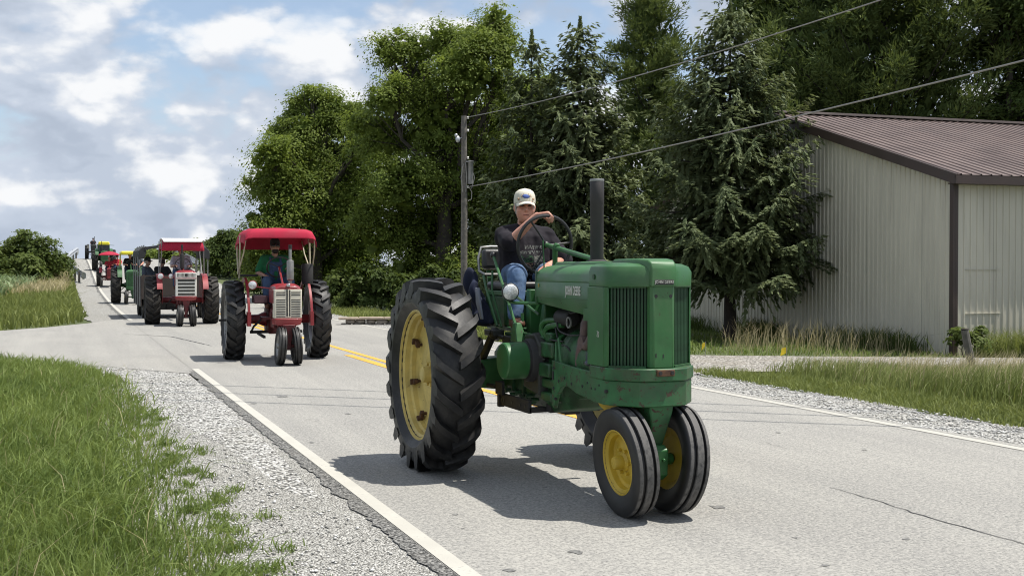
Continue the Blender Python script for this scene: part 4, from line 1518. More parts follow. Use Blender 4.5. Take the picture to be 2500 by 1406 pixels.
# three lines crossing the road high up: only their shadows are in the picture
for i, (u, v) in enumerate(((1710, 985), (1710, 1003), (1710, 1023))):
    x0, y0 = GP(u, v)
    x1, y1 = GP(u + 320, v + 12)
    d = Vector((x1 - x0, y1 - y0, 0)).normalized()
    hgt_ = 7.2
    off = Vector((SUN.x, SUN.y, 0)) * (hgt_ / SUN.z)
    c = Vector((x0, y0, hgt_)) + off
    wire(('nearest', 'middle', 'farthest')[2 - i] + ' of the three lines crossing high above the road in front of the pole', c - d * 22, c + d * 16, .05, .021)

# ------------------------------------------------------------------ guardrails
def guardrail(label, pts, posts, name='guardrail', hgt_=.62, flare=0):
    root = empty(name, (pts[0][0], pts[0][1], float(zroad(pts[0][1]))))
    tag(root, label, 'guardrail', 'guardrails by the hill')
    o = Vector(root.location)
    n = len(pts)
    prof = [(-.20, 0), (-.16, .03), (-.11, .10), (-.06, .10), (-.02, .02), (.02, .02), (.06, .10), (.11, .10), (.16, .03), (.20, 0)]
    rings = []
    for i, p in enumerate(pts):
        a, b = pts[max(i - 1, 0)], pts[min(i + 1, n - 1)]
        d = Vector((b[0] - a[0], b[1] - a[1], 0)).normalized()
        nn = Vector((-d.y, d.x, 0)) * (1 if flare >= 0 else -1)
        z = float(zroad(p[1])) + p[2]
        ring = [Vector((p[0], p[1], z + q)) + nn * w - o for q, w in prof] + [Vector((p[0], p[1], z + q)) + nn * (w - .012) - o for q, w in prof[::-1]]
        rings.append(ring)
    MB().loft(rings).build('rail_beam', M['galv'], root, 30)
    for k in posts:
        p = pts[k]
        z = float(zroad(p[1]))
        mb = MB()
        mb.bb((p[0] - .16 - o.x, p[1] - .06 - o.y, z - .4 - o.z), (p[0] - .03 - o.x, p[1] + .06 - o.y, z + p[2] + .14 - o.z))
        mb.build('rail_post', M['wood'], root)
    return root


def curve_pts(ctrl, n):
    out = []
    m = len(ctrl)
    for i in range(m - 1):
        p0, p1, p2, p3 = (Vector(ctrl[max(i - 1, 0)]), Vector(ctrl[i]), Vector(ctrl[i + 1]), Vector(ctrl[min(i + 2, m - 1)]))
        for k in range(n):
            t = k / n
            out.append(tuple(.5 * ((2 * p1) + (p2 - p0) * t + (2 * p0 - 5 * p1 + 4 * p2 - p3) * t * t + (3 * p1 - p0 - 3 * p2 + p3) * t ** 3)))
    out.append(tuple(ctrl[-1]))
    return out


gp = curve_pts([(1.35, 116, .72), (1.25, 106, .74), (.95, 97, .78), (.50, 89, .82), (.36, 84.5, .80), (.50, 80, .72), (.85, 76.2, .60), (1.12, 74.4, .5)], 4)
gr = guardrail('bright metal guardrail with its flared end on the left shoulder', gp, [0, 4, 8, 12, 16, 20, 24, 27])
e = MB()
e.loft([[Vector((1.12 + a, 74.4 + b, float(zroad(74.4)) + .42 + c)) - Vector(gr.location) for a, b, c in ring] for ring in (
    [(-.02, 0, -.17), (.09, 0, -.12), (.09, 0, .12), (-.02, 0, .17)], [(.10, -.35, -.22), (.16, -.3, -.16), (.16, -.3, .16), (.10, -.35, .22)], [(.22, -.42, -.14), (.24, -.36, -.1), (.24, -.36, .1), (.22, -.42, .14)])])
e.build('end_shoe', M['galv'], gr, 30)
gp2 = [(8.75, y, .66) for y in np.arange(84, 120, 3.0)]
guardrail('straight metal guardrail on the right of the hill crest', gp2, range(0, len(gp2), 2), flare=-1)

# ------------------------------------------------------------------ low stone wall, wooden post, flags, garden plants
sw = empty('stone_wall', (P(900, 790, 33.5).x, P(900, 790, 33.5).y, 0))
tag(sw, 'low dry stone wall with beige capstones beside the road left of the pole', 'stone wall')
rs = random.Random(4)
dirw = (CM @ Vector((1, 0, -.12)))
dirw.z = 0
dirw.normalize()
nrm = Vector((-dirw.y, dirw.x, 0))
Rw = Matrix((dirw, nrm, Vector((0, 0, 1)))).transposed()


def rock(mb, c, sz, r):
    pts = []
    n = 7
    rings = []
    for h, k in ((-.5, .82), (-.2, 1.0), (.25, .97), (.5, .78)):
        rings.append([Vector(c) + Rw @ Vector((math.cos(2 * PI * i / n) * sz[0] * .5 * k * r.uniform(.85, 1.1), math.sin(2 * PI * i / n) * sz[1] * .5 * k * r.uniform(.85, 1.1), h * sz[2])) for i in range(n)])
    mb.loft(rings)


for row in range(2):
    t = -.8 + row * .15
    while t < 3.8:
        w = rs.uniform(.28, .5)
        mb = MB()
        rock(mb, dirw * (t + w / 2) + Vector((0, 0, -.02 + row * .105)), (w * 1.05, .34, .115), rs)
        mb.build('stone', M['stone'], sw, 50)
        t += w * .97
t = -.85
while t < 3.8:
    w = rs.uniform(.5, .8)
    MB().box(dirw * (t + w / 2) + Vector((0, 0, .175 + rs.uniform(-.006, .006))), (w - .012, .42, .06), Rw @ Matrix.Rotation(rs.uniform(-.03, .03), 3, 'Z')).build('capstone', M['capstone'], sw, 40, .012)
    t += w
q = GP(2366, 905)
wp = empty('wooden_post', (q[0], q[1], gz(*q)))
tag(wp, 'short weathered wooden post leaning in the tall grass by the drive', 'post')
MB().tube([(.08, 0, -.2), (.03, 0, .2), (-.05, 0, .50), (-.09, .0, .68)], [.062, .062, .06, .058], 9).build('post', M['wood'], wp, 30)
MB().lathe([(0, 0), (.062, 0), (.064, .012), (.05, .02), (0, .02)], (-.09, 0, .68), 'z', 9).build('post_top', M['bark'], wp, 30)
for i, (u, v, lab) in enumerate(((1920, 872, 'small yellow marker flag in the grass before the shed wall'), (1722, 858, 'tiny yellow marker flag beside the green tractor nose'))):
    q = GP(u, v + 12)
    fo = empty('marker_flag', (q[0], q[1], gz(*q)))
    tag(fo, lab, 'marker flag', 'yellow marker flags')
    MB().tube([(0, 0, -.05), (0, 0, .30)], .004, 5).build('flag_stem', M['steel'], fo)
    k = 1.0 if i == 0 else .6
    MB().loft([[(.002, 0, .29 * 1), (.002, .004, .29), (.0, .004, .29 - .10 * k), (0, 0, .29 - .10 * k)], [(-.07 * k, .03, .27), (-.07 * k, .034, .27), (-.10 * k, .034, .14), (-.10 * k, .03, .14)]]).build('flag_cloth', M['flag'], fo)
deciduous('sapling', 'leafy sapling at the right edge in front of the shed side wall', (17.0, 16.7, gz(17.0, 16.7)), [
    (17.0, 16.7, .45, .30, .35), (17.05, 16.7, .85, .24, .35), (17.1, 16.7, 1.25, .14, .30), (16.7, 16.6, .30, .3, .25), (17.4, 16.7, .4, .3, .3)], 71, M['leaf_bush'], 3600, .075, None, .02, 'sapling', .12,
    tname='stem')
deciduous('sapling', 'low leafy plant by the brown shed corner trim', (15.35, 17.2, gz(15.35, 17.2)), [
    (15.35, 17.2, .2, .28, .22), (15.6, 17.1, .35, .2, .2), (15.15, 17.3, .15, .2, .15)], 72, M['leaf_bush'], 1500, .07, None, .015, 'sapling', .12, tname='stem')

# ------------------------------------------------------------------ wheels (axis along y, centred on the hub)
def lug_tyre(Rr, wd, bead, lugs, m, lug_h=.045, seg=48, sgn=1):
    """bar-lug drive tyre; wd = full width, bead = rim radius"""
    hw = wd / 2
    Rc = Rr - lug_h
    prof = [(bead - .012, -hw * .62), (bead + .02, -hw * .74), (bead + (Rc - bead) * .32, -hw * .97), (bead + (Rc - bead) * .62, -hw * 1.0), (Rc - .045, -hw * .95),
            (Rc - .012, -hw * .72), (Rc, -hw * .3), (Rc, hw * .3), (Rc - .012, hw * .72), (Rc - .045, hw * .95), (bead + (Rc - bead) * .62, hw), (bead + (Rc - bead) * .32, hw * .97),
            (bead + .02, hw * .74), (bead - .012, hw * .62)]
    mb = MB()
    mb.lathe(prof, n=seg, closed=True)
    for side in (-1, 1):
        for i in range(lugs):
            a0 = 2 * PI * (i + (.5 if side > 0 else 0)) / lugs
            rings = []
            for t, (f, dr) in zip((0, .18, .4, .65, .85, 1.0), ((1.02, -.085), (1.0, -.012), (.80, .0), (.45, .004), (.15, .005), (-.06, .002))):
                y = side * hw * f
                th = a0 - sgn * (t ** .8) * (.62 * wd / Rr)
                top = Rr + dr - .012 * (abs(f) ** 3)
                bot = Rc - .05 - (.06 if t == 0 else 0)
                wb, wt = .052 / Rr, .032 / Rr
                ring = []
                for rad, w in ((bot, -wb), (top, -wt), (top, wt), (bot, wb)):
                    ang = th + w * (1.0 if t < .9 else .85)
                    ring.append((rad * math.cos(ang), y, rad * math.sin(ang)))
                rings.append(ring)
            mb.loft(rings)
    return mb.mesh('tyre', 32)


def rib_tyre(Rr, wd, bead, seg=40):
    hw = wd / 2
    d = .020 * Rr / .35
    half = [(bead - .01, .6), (bead + .012, .75), (bead + (Rr - bead) * .5, 1.0), (Rr - .035, .97), (Rr - .016, .88), (Rr - .008, .80), (Rr - .006, .56), (Rr - .006 - d, .52), (Rr - .004 - d, .30), (Rr, .26)]
    prof = [(r_, -hw * k) for r_, k in half] + [(r_, hw * k) for r_, k in half[::-1]]
    return MB().lathe(prof, n=seg, closed=True).mesh('tyre', 35)


def rear_wheel(parent, y, Rr, wd, bead, out, tyre_me, rim_m, hub_m, tyre_m, detail=True, clamp_m=None):
    """out = +1 when the outer face looks to +y"""
    hw = wd / 2
    mb = MB()
    b = bead
    prof = [(b + .018, hw * .66), (b + .018, hw * .70), (b - .004, hw * .72), (b - .012, hw * .58), (b - .030, hw * .50), (b - .034, hw * .30), (b - .050, hw * .22), (b - .052, hw * .02), (b - .075, -hw * .06), (b * .62, -hw * .10),
            (b * .56, hw * .02), (b * .34, hw * .06), (b * .30, hw * .0), (.05, hw * .0), (.05, -hw * .16), (b * .62, -hw * .22), (b - .06, -hw * .2), (b - .03, -hw * .5), (b + .018, -hw * .70)]
    prof = [(r_, h_ * out) for r_, h_ in prof]
    mb.lathe(prof, n=40)
    w = mb.build('rear_wheel', rim_m, parent, 30)
    w.location = (0, y, Rr - .012)
    t = link_mesh('tyre', tyre_me, None, w)
    if not tyre_me.materials: tyre_me.materials.append(tyre_m)
    hb = MB()
    hb.lathe([(.0, hw * .50), (.045, hw * .50), (.060, hw * .44), (.068, hw * .05), (.115, hw * .02), (.12, -hw * .1)], n=20)
    for k in range(6):
        a = k * PI / 3
        hb.lathe([(0, .035), (.016, .035), (.018, 0)], (math.cos(a) * .09, hw * .02, math.sin(a) * .09), 'y', 6)
    h = hb.build('hub', hub_m, w, 30)
    if out < 0: h.rotation_euler = (0, 0, PI)
    if detail:
        for k in range(8):
            a = k * PI / 4 + .22
            c = MB()
            ca, sa = math.cos(a), math.sin(a)
            rot = Matrix.Rotation(-a, 3, 'Y')
            c.box((0, 0, 0), (.075, .030, .036), rot)
            c.box(rot @ Vector((.028, out * .015, 0)), (.02, .042, .045), rot)
            c.lathe([(0, .045), (.013, .045), (.013, -.02)], rot @ Vector((-.02, 0, 0)), 'y', 6)
            o = c.build('rim_clamp', clamp_m or M['rust'], w, 30)
            o.location = ((b - .085) * ca, out * hw * .12, (b - .085) * sa)
    return w


def front_wheel(parent, loc, Rr, wd, bead, out, tyre_me, rim_m, tyre_m, camber=0.0, steer=0.0):
    hw = wd / 2
    b = bead
    mb = MB()
    prof = [(b + .012, hw * .68), (b - .002, hw * .72), (b - .012, hw * .55), (b - .03, hw * .4), (b - .036, hw * .0), (b - .055, -hw * .12), (b * .58, -hw * .02), (b * .52, hw * .05), (.03, hw * .05),
            (.03, -hw * .1), (b - .055, -hw * .25), (b - .03, -hw * .5), (b + .012, -hw * .72)]
    mb.lathe([(r_, h_ * out) for r_, h_ in prof], n=36)
    w = mb.build('front_wheel', rim_m, parent, 30)
    w.location = loc
    w.rotation_euler = (camber, 0, steer)
    link_mesh('tyre', tyre_me, None, w)
    if not tyre_me.materials: tyre_me.materials.append(tyre_m)
    hb = MB()
    hb.lathe([(0, hw * 1.02), (.036, hw * 1.0), (.042, hw * .86), (.046, hw * .3), (.062, hw * .1), (.064, 0)], n=20)
    for k in range(6):
        a = k * PI / 3
        hb.lathe([(0, .02), (.011, .02), (.012, 0)], (math.cos(a) * .082, hw * .06, math.sin(a) * .082), 'y', 6)
    hb.bar((.02, hw * .9, 0), (.115, hw * .16, -.01), .022, .014)
    h = hb.build('hub', rim_m, w, 30)
    if out < 0: h.rotation_euler = (0, 0, PI)
    return w


# ------------------------------------------------------------------ people
def chain(mb, pts, rr, n=10):
    for a, b, ra, rb in zip(pts[:-1], pts[1:], rr[:-1], rr[1:]):
        mb.capsule(a, b, ra, rb, n)


def hand(mb, wrist, fwd, palm_n, thumb_side, curl=1.1, s=1.0, spread=.012):
    """palm, four unequal bent fingers and a thumb; fwd = along the fingers, palm_n = out of the palm"""
    f = Vector(fwd).normalized()
    n = Vector(palm_n)
    n = (n - f * n.dot(f)).normalized()
    sd = f.cross(n).normalized() * thumb_side
    w = Vector(wrist)
    for k in (-1.2, -.4, .4, 1.2):
        mb.capsule(w + f * .015 * s + sd * .014 * k * s, w + f * .085 * s + sd * .019 * k * s, .0165 * s, .0145 * s, 8)
    for k, L in ((1.2, .068), (.4, .078), (-.4, .072), (-1.2, .056)):
        p = w + f * .088 * s + sd * (.0205 * k) * s
        a = curl * .45
        d = f
        for j, q in enumerate((.42, .32, .26)):
            d = Matrix.Rotation(a * (1 if j else .7), 3, f.cross(n)) @ d
            e = p + d * L * q * 1.25 * s
            mb.capsule(p, e, (.0098 - .0008 * j) * s, (.0092 - .0008 * j) * s, 8)
            p = e
    p = w + f * .03 * s + sd * .026 * s
    d = (f * .6 + sd * .75 + n * .35).normalized()
    e = p + d * .042 * s
    mb.capsule(p, e, .0135 * s, .0115 * s, 8)
    d2 = (d + n * .6 * curl + f * .35 - sd * .25 * curl).normalized()
    mb.capsule(e, e + d2 * .034 * s, .0115 * s, .0092 * s, 8)


def person(label, loc, rz, J, cl, name='person', vox=.011, cap=None, cap_m=None, hair=None, glasses=False, beard=None, overall=None, group=None, face=True, skin='skin', cap_badge=False, headturn=0.0, hands=True, bulk=0.0):
    """J: joints in the person's own frame (+x forward, +y to his left); one body mesh, clothes as children"""
    root = empty(name, loc, rz)
    tag(root, label, 'person', group)
    V = {k: Vector(v) for k, v in J.items() if hasattr(v, '__len__')}
    hip = V['hip']
    neck = V['neck']
    head = V['head']
    sl, sr = V['sl'], V['sr']
    up = (neck - hip).normalized()
    lat = Vector((0, 1, 0))
    fwd = lat.cross(up) * -1
    fwd = Vector((1, 0, 0))
    b = MB()
    # torso
    def torso(mb, g):
        g = g + bulk
        ch = hip.lerp(neck, .62)
        wa = hip.lerp(neck, .28)
        for s in (-1, 1):
            mb.capsule(hip + lat * .075 * s, wa + lat * .07 * s + fwd * .02, .125 + g, .125 + g, 14)
            mb.capsule(wa + lat * .07 * s + fwd * .02, ch + lat * .085 * s + fwd * .012, .125 + g, .118 + g, 14)
            mb.capsule(ch + lat * .085 * s + fwd * .012, neck + lat * .055 * s - up * .09, .118 + g, .075 + g, 14)
        mb.capsule(wa + fwd * .055, ch + fwd * .03, .105 + g, .095 + g, 12)
        for s_ in (sl, sr):
            mb.capsule(s_, neck - up * .055, .062 + g, .055 + g, 12)
            mb.capsule(s_ - up * .02, ch + (s_ - neck) * .35, .065 + g, .085 + g, 12)
    torso(b, -.004)
    b.capsule(neck - up * .04, head - Vector((0, 0, .07)), .058, .055, 12)
    # head
    hm = Matrix.Rotation(headturn, 3, 'Z')
    H = lambda x, y, z: head + hm @ Vector((x, y, z))
    b.ball(H(-.012, 0, .035), (.097, .078, .098), 18, 12)
    b.ball(H(.018, 0, -.055), (.071, .068 + bulk * .4, .072), 16, 10)
    if bulk: b.ball(H(.02, 0, -.105), (.055, .058, .030), 12, 8)
    b.ball(H(.042, 0, -.092), (.044, .045, .030), 12, 8)
    for s in (-1, 1):
        b.ball(H(.043, .046 * s, -.034), (.038, .028, .036), 10, 8)
        b.ball(H(.078, .032 * s, .028), (.018, .030, .011), 10, 6)
        b.ball(H(-.010, .079 * s, -.008), (.022, .011, .033), 10, 8)
        b.ball(H(.086, .013 * s, -.034), (.013, .010, .010), 8, 6)
    b.capsule(H(.082, 0, .020), H(.103, 0, -.028), .011, .0145, 8)
    b.ball(H(.078, 0, -.064), (.014, .026, .0065), 10, 6)
    b.ball(H(.076, 0, -.074), (.014, .022, .0065), 10, 6)
    # arms and hands
    arms = {}
    for k, s in (('l', 1), ('r', -1)):
        sh, el, wr = V['s' + k], V['e' + k], V['w' + k]
        chain(b, [sh, sh.lerp(el, .5), el], [.056, .050, .041], 12)
        chain(b, [el, el.lerp(wr, .35), wr], [.043, .042, .028], 12)
        fd = V.get('hf' + k, (wr - el))
        pn = V.get('hn' + k, Vector((0, 0, -1)))
        if hands:
            hand(b, wr, fd, pn, J.get('th' + k, -s), J.get('cu' + k, 1.0), 1.04 + bulk * 8)
        arms[k] = (sh, el, wr)
    # legs and feet (feet are covered by the shoes)
    for k, s in (('l', 1), ('r', -1)):
        hp = hip + lat * .095 * s
        kn, an, toe = V['k' + k], V['a' + k], V['t' + k]
        chain(b, [hp, hp.lerp(kn, .5), kn], [.090, .078, .056], 12)
        chain(b, [kn, kn.lerp(an, .35), an], [.055, .052, .036], 12)
        b.capsule(an - Vector((.02, 0, .05)), toe, .034, .028, 10)
    o = b.build('body', M[skin], root, 0)
    baked(o, [('REMESH', dict(mode='VOXEL', voxel_size=vox * (.72 if vox < .0125 else 1.0))), ('SMOOTH', dict(factor=.5, iterations=3))])
    # shirt
    c = MB()
    torso(c, .012)
    for k in ('l', 'r'):
        sh, el, wr = arms[k]
        end = sh.lerp(el, cl.get('sleeve', .72))
        chain(c, [sh, end], [.075, .073 + bulk * .8], 12)
    sh_o = c.build('shirt', M[cl['shirt']], root, 0)
    baked(sh_o, [('REMESH', dict(mode='VOXEL', voxel_size=vox)), ('SMOOTH', dict(factor=.5, iterations=3))])
    tx = bpy.data.textures.get('folds')
    if tx is None:
        tx = bpy.data.textures.new('folds', 'CLOUDS')
        tx.noise_scale = .11
        tx.noise_depth = 3
    dm = sh_o.modifiers.new('folds', 'DISPLACE')
    dm.texture = tx
    dm.strength = .022
    dm.mid_level = .5
    # trousers
    c = MB()
    for k, s in (('l', 1), ('r', -1)):
        hp = hip + lat * .095 * s
        kn, an = V['k' + k], V['a' + k]
        chain(c, [hp, hp.lerp(kn, .5), kn], [.112, .096, .076], 14)
        chain(c, [kn, kn.lerp(an, .5), an.lerp(kn, -.0) + Vector((0, 0, .01))], [.078, .072, .064], 14)
    c.capsule(hip - lat * .06, hip + lat * .06, .128, .128, 14)
    if overall:
        ch = hip.lerp(neck, .62)
        wa = hip.lerp(neck, .28)
        for s in (-1, 1):
            c.capsule(wa + lat * .07 * s + fwd * .03, hip + lat * .07 * s, .142, .135, 14)
    tr = c.build('trousers', M[cl['legs']], root, 0)
    baked(tr, [('REMESH', dict(mode='VOXEL', voxel_size=vox)), ('SMOOTH', dict(factor=.5, iterations=3))])
    dm = tr.modifiers.new('folds', 'DISPLACE')
    dm.texture = tx
    dm.strength = .024
    dm.mid_level = .5
    if overall:
        ch = hip.lerp(neck, .62)
        c = MB()
        fx = ch + fwd * .158
        for i in range(4):
            a, z0 = (-.11 + i * .055), 0
            c.box(hip.lerp(neck, .52) + fwd * (.152 - .9 * (a + .0275) ** 2) + lat * (a + .0275), (.02, .058, .24))
        c.build('bib', M[cl['legs']], root, 50)
        for s in (-1, 1):
            c = MB()
            c.tube([hip.lerp(neck, .74) + fwd * .135 + lat * .085 * s, neck - up * .06 + fwd * .085 + lat * .085 * s, neck - up * .01 + lat * .085 * s - fwd * .0, neck - up * .06 - fwd * .09 + lat * .07 * s], .02, 6)
            c.build('strap', M[cl['legs']], root)
    for k in ('l', 'r'):
        an, toe = V['a' + k], V['t' + k]
        c = MB()
        d = (toe - an)
        d.z = 0
        d.normalize()
        c.capsule(an + Vector((0, 0, .0)), an - Vector((0, 0, .05)), .05, .052, 12)
        c.capsule(an - Vector((0, 0, .055)), toe, .048, .042, 12)
        so = c.build('shoe', M['shoe'], root, 0)
        baked(so, [('REMESH', dict(mode='VOXEL', voxel_size=.012)), ('SMOOTH', dict(factor=.5, iterations=2))])
    if face:
        for s in (-1, 1):
            MB().ball(H(.078, .031 * s, .006), (.012, .0155, .0085), 8, 6).build('eye', M['eye'], root)
        MB().tube([H(.0865, -.022, -.070), H(.0905, 0, -.0685), H(.0865, .022, -.070)], .0028, 5).build('mouth_line', M['red_dark'], root)
    if hair:
        c = MB()
        rings = []
        for z, k in ((-.055, .90), (-.02, 1.0), (.03, 1.045), (.075, .96)):
            ring = []
            for i in range(18):
                a = PI * .36 + (2 * PI - PI * .72) * i / 17
                ring.append(H(-.012 + .100 * k * math.cos(a), .081 * k * math.sin(a), z))
            ring2 = [H(-.012 + .085 * k * math.cos(PI * .36 + (2 * PI - PI * .72) * i / 17), .068 * k * math.sin(PI * .36 + (2 * PI - PI * .72) * i / 17), z) for i in range(17, -1, -1)]
            rings.append(ring + ring2)
        c.loft(rings)
        c.build('hair', M[hair], root, 60)
    if beard:
        c = MB()
        c.ball(H(.030, 0, -.080), (.068, .064, .054), 14, 9)
        bo = c.build('beard', M[beard], root, 60)
    if glasses:
        c = MB()
        for s in (-1, 1):
            c.ball(H(.090, .034 * s, .006), (.012, .031, .021), 12, 8)
            c.bar(H(.088, .064 * s, .012), H(-.01, .082 * s, .010), .006, .010)
        c.bar(H(.098, -.012, .012), H(.098, .012, .012), .006, .008)
        c.build('sunglasses', M['dark_glass'], root)
    if cap:
        c = MB()
        rings = []
        for z, k in ((.026, 1.05), (.055, 1.065), (.095, 1.01), (.122, .86), (.139, .56), (.147, .08)):
            rings.append([H(-.012 + .101 * k * math.cos(2 * PI * i / 22), .083 * k * math.sin(2 * PI * i / 22), z + .012 * math.cos(2 * PI * i / 22) * (1 if z < .06 else .3)) for i in range(22)])
        c.loft(rings)
        co = c.build('cap', M[cap_m], root, 50)
        # curved peak
        top, bot = [], []
        n = 12
        rows = []
        for j, rad in enumerate((0, .34, .68, 1.0)):
            row = []
            for i in range(n + 1):
                a = -PI * .38 + PI * .76 * i / n
                x0, y0 = -.012 + .100 * math.cos(a), .082 * math.sin(a)
                row.append(H(x0 + rad * .078 * math.cos(a) ** .5 if math.cos(a) > 0 else x0, y0 * (1 - .03 * rad), .036 - .020 * rad - 1.9 * y0 * y0 * (1 + .6 * rad) + .006))
            rows.append(row)
        vs, fs = [], []
        for dz in (0, -.006):
            o_ = len(vs)
            for row in rows: vs += [p + Vector((0, 0, dz)) for p in row]
            for j in range(3):
                for i in range(n):
                    q = o_ + j * (n + 1) + i
                    fs.append((q, q + 1, q + n + 2, q + n + 1))
        for i in range(n):
            q = 3 * (n + 1) + i
            fs.append((q, q + 1, q + 1 + 4 * (n + 1), q + 4 * (n + 1)))
        MB().add(vs, fs).build('peak', M[cap_m], co, 50)
        if cap_badge:
            c = MB()
            c.ball(H(.088, 0, .080), (.012, .034, .019), 12, 8, Matrix.Rotation(-.45, 3, 'Y'))
            c.build('badge', M['blue_print'], co)
            c = MB()
            for i in range(7):
                a = PI * i / 6
                c.ball(H(.093 - .010 * math.sin(a), .038 * math.cos(a), .078 + .022 * math.sin(a)), .005, 6, 5)
            c.build('badge_ring', M['tan_print'], co)
            for s in (-1, 1):
                MB().ball(H(.072, .060 * s, .060), (.008, .010, .010), 8, 6).build('badge', M['tan_print'], co)
    return root


def seated(seat=(0, 0, 1.0), fx=.45, wheel=(.5, 0, 1.45), wr=.17, foot=.35, lean=.0, lap_r=False, knee=.20, h=1.0):
    """a seated driver's joints; seat = hip point, wheel = steering wheel hub"""
    x, y, z = seat
    w = Vector(wheel)
    J = dict(hip=(x, y, z), neck=(x - .03 + lean, y, z + .50 * h), head=(x + .02 + lean, y, z + .66 * h), sl=(x - .03 + lean, y + .185, z + .44 * h), sr=(x - .03 + lean, y - .185, z + .44 * h),
             kl=(x + fx, y + knee, z + .06), kr=(x + fx, y - knee, z + .06), al=(x + fx + .10, y + knee, z - foot), ar=(x + fx + .10, y - knee, z - foot), tl=(x + fx + .26, y + knee + .02, z - foot - .06),
             tr=(x + fx + .26, y - knee - .02, z - foot - .06), el=(x + .14, y + .27, z + .20), er=(x + .14, y - .27, z + .20), wl=(w.x - .06, w.y + wr, w.z - .02), wr=(w.x - .06, w.y - wr, w.z - .02))
    if lap_r:
        J['er'] = (x + .02, y - .30, z + .19)
        J['wr'] = (x + .24, y - .22, z + .15)
    return J

# ------------------------------------------------------------------ the green row-crop tractor in front
# local frame: +x forward, +y to the tractor's left, origin on the road under the rear axle
JX, JY = 3.53, 8.98
T = empty('green_tractor', (JX, JY, 0), R(-90))
tag(T, 'worn green row-crop tractor with yellow wheels driven by the man in the cream cap', 'tractor', 'tractors in the parade')

ty = lug_tyre(.757, .375, .50, 20, None, .048, 56)
rear_wheel(T, -.795, .757, .375, .50, -1, ty, M['rim_yellow'], M['rim_yellow'], M['tyre'])
rear_wheel(T, .84, .757, .375, .50, 1, ty, M['rim_yellow'], M['rim_yellow'], M['tyre'])
tf = rib_tyre(.352, .165, .205, 48)
front_wheel(T, (2.17, -.175, .350), .352, .165, .205, -1, tf, M['jd_yellow'], M['tyre_front'], R(5))
front_wheel(T, (2.17, .175, .350), .352, .165, .205, 1, tf, M['jd_yellow'], M['tyre_front'], R(-5))
for o in T.children:                                   # right-hand tyre lugs must also point the same way round
    pass

# axle and main case
mb = MB()
mb.loft([[(-.11, y, .745 - h), (.11, y, .745 - h), (.13, y, .745), (.11, y, .745 + h), (-.11, y, .745 + h), (-.13, y, .745)] for y, h in ((-.72, .075), (-.60, .09), (-.30, .125), (.30, .125), (.62, .09), (.76, .075))])
mb.build('axle_housing', M['jd'], T, 30, .012)
mb = MB()
mb.lathe([(.0, -.80), (.045, -.80), (.045, .86), (0, .86)], (0, 0, .745), 'y', 14)
mb.build('axle_shaft', M['grime'], T)
mb = MB()
sec = lambda x, w, z0, z1: [(x, -w * .7, z0), (x, w * .7, z0), (x, w, z0 + .10), (x, w, z1 - .06), (x, w * .8, z1), (x, -w * .8, z1), (x, -w, z1 - .06), (x, -w, z0 + .10)]
mb.loft([sec(-.22, .20, .60, .95), sec(.10, .23, .56, 1.02), (sec(.62, .22, .54, 1.03)), sec(.95, .20, .55, 1.0)])
mb.build('main_case', M['jd_dark'], T, 30, .015)
mb = MB()
for i, x in enumerate((.05, .30, .52)):
    mb.bb((x, -.245, .62), (x + .03, .245, .97))
for i in range(7):
    mb.lathe([(0, -.262), (.016, -.262), (.018, -.20)], (.10 + .11 * i, 0, .60 + .02 * (i % 2)), 'y', 6)
mb.pieces('case_rib', M['jd_dark'], T, 30, .006)
mb = MB()
mb.loft([sec(.95, .23, .52, 1.06), sec(1.28, .225, .58, 1.07), sec(1.32, .17, .66, 1.05), sec(1.95, .17, .70, 1.02)])
mb.build('crankcase', M['jd_dark'], T, 30, .012)
# horizontal cylinder block, head and belly pan
mb = MB()
mb.lathe([(0, 1.30), (.185, 1.30), (.20, 1.33), (.20, 1.42), (.175, 1.44), (.175, 1.60), (.195, 1.62), (.195, 1.86), (.17, 1.92), (0, 1.92)], (0, -.085, .955), 'x', 24)
mb.lathe([(0, 1.30), (.185, 1.30), (.20, 1.33), (.20, 1.42), (.175, 1.44), (.175, 1.60), (.195, 1.62), (.195, 1.86), (.17, 1.92), (0, 1.92)], (0, .10, .955), 'x', 24)
mb.build('cylinder_block', M['jd_dark'], T, 30)
mb = MB()
mb.tube([(1.24, -.20, 1.10), (1.30, -.26, 1.08), (1.36, -.275, .98), (1.40, -.272, .86), (1.40, -.265, .78)], .017, 8)
mb.tube([(1.16, -.18, 1.10), (1.22, -.245, 1.06), (1.27, -.27, .96), (1.28, -.268, .84)], .014, 8)
mb.pieces('oil_line', M['jd'], T)
# stepped ribs on the side of the case (hydraulic and governor housings)
mb = MB()
for x0, x1, y, z0, z1 in ((.98, 1.22, -.285, .94, 1.05), (1.0, 1.20, -.30, .80, .90), (.96, 1.21, -.275, .72, .79), (1.0, 1.2, -.285, .62, .69), (1.05, 1.16, -.27, 1.05, 1.12)):
    mb.bb((x0, y, z0), (x1, -.18, z1))
mb.pieces('governor_housing', M['jd_dark'], T, 30, .014)
mb = MB()
mb.loft([[(.86 + .05 * math.sin(a * 1.0) * 0, 0, 0)] * 1 for a in (0,)] * 0 or [[(x, -.30, z) for x, z in ((.70, .70), (1.0, .66), (1.02, 1.02), (.92, 1.10), (.72, 1.08))], [(x, -.20, z) for x, z in ((.68, .68), (1.02, .64), (1.04, 1.04), (.92, 1.12), (.70, 1.10))]])
mb.build('clutch_cover', M['grime'], T, 30, .01)
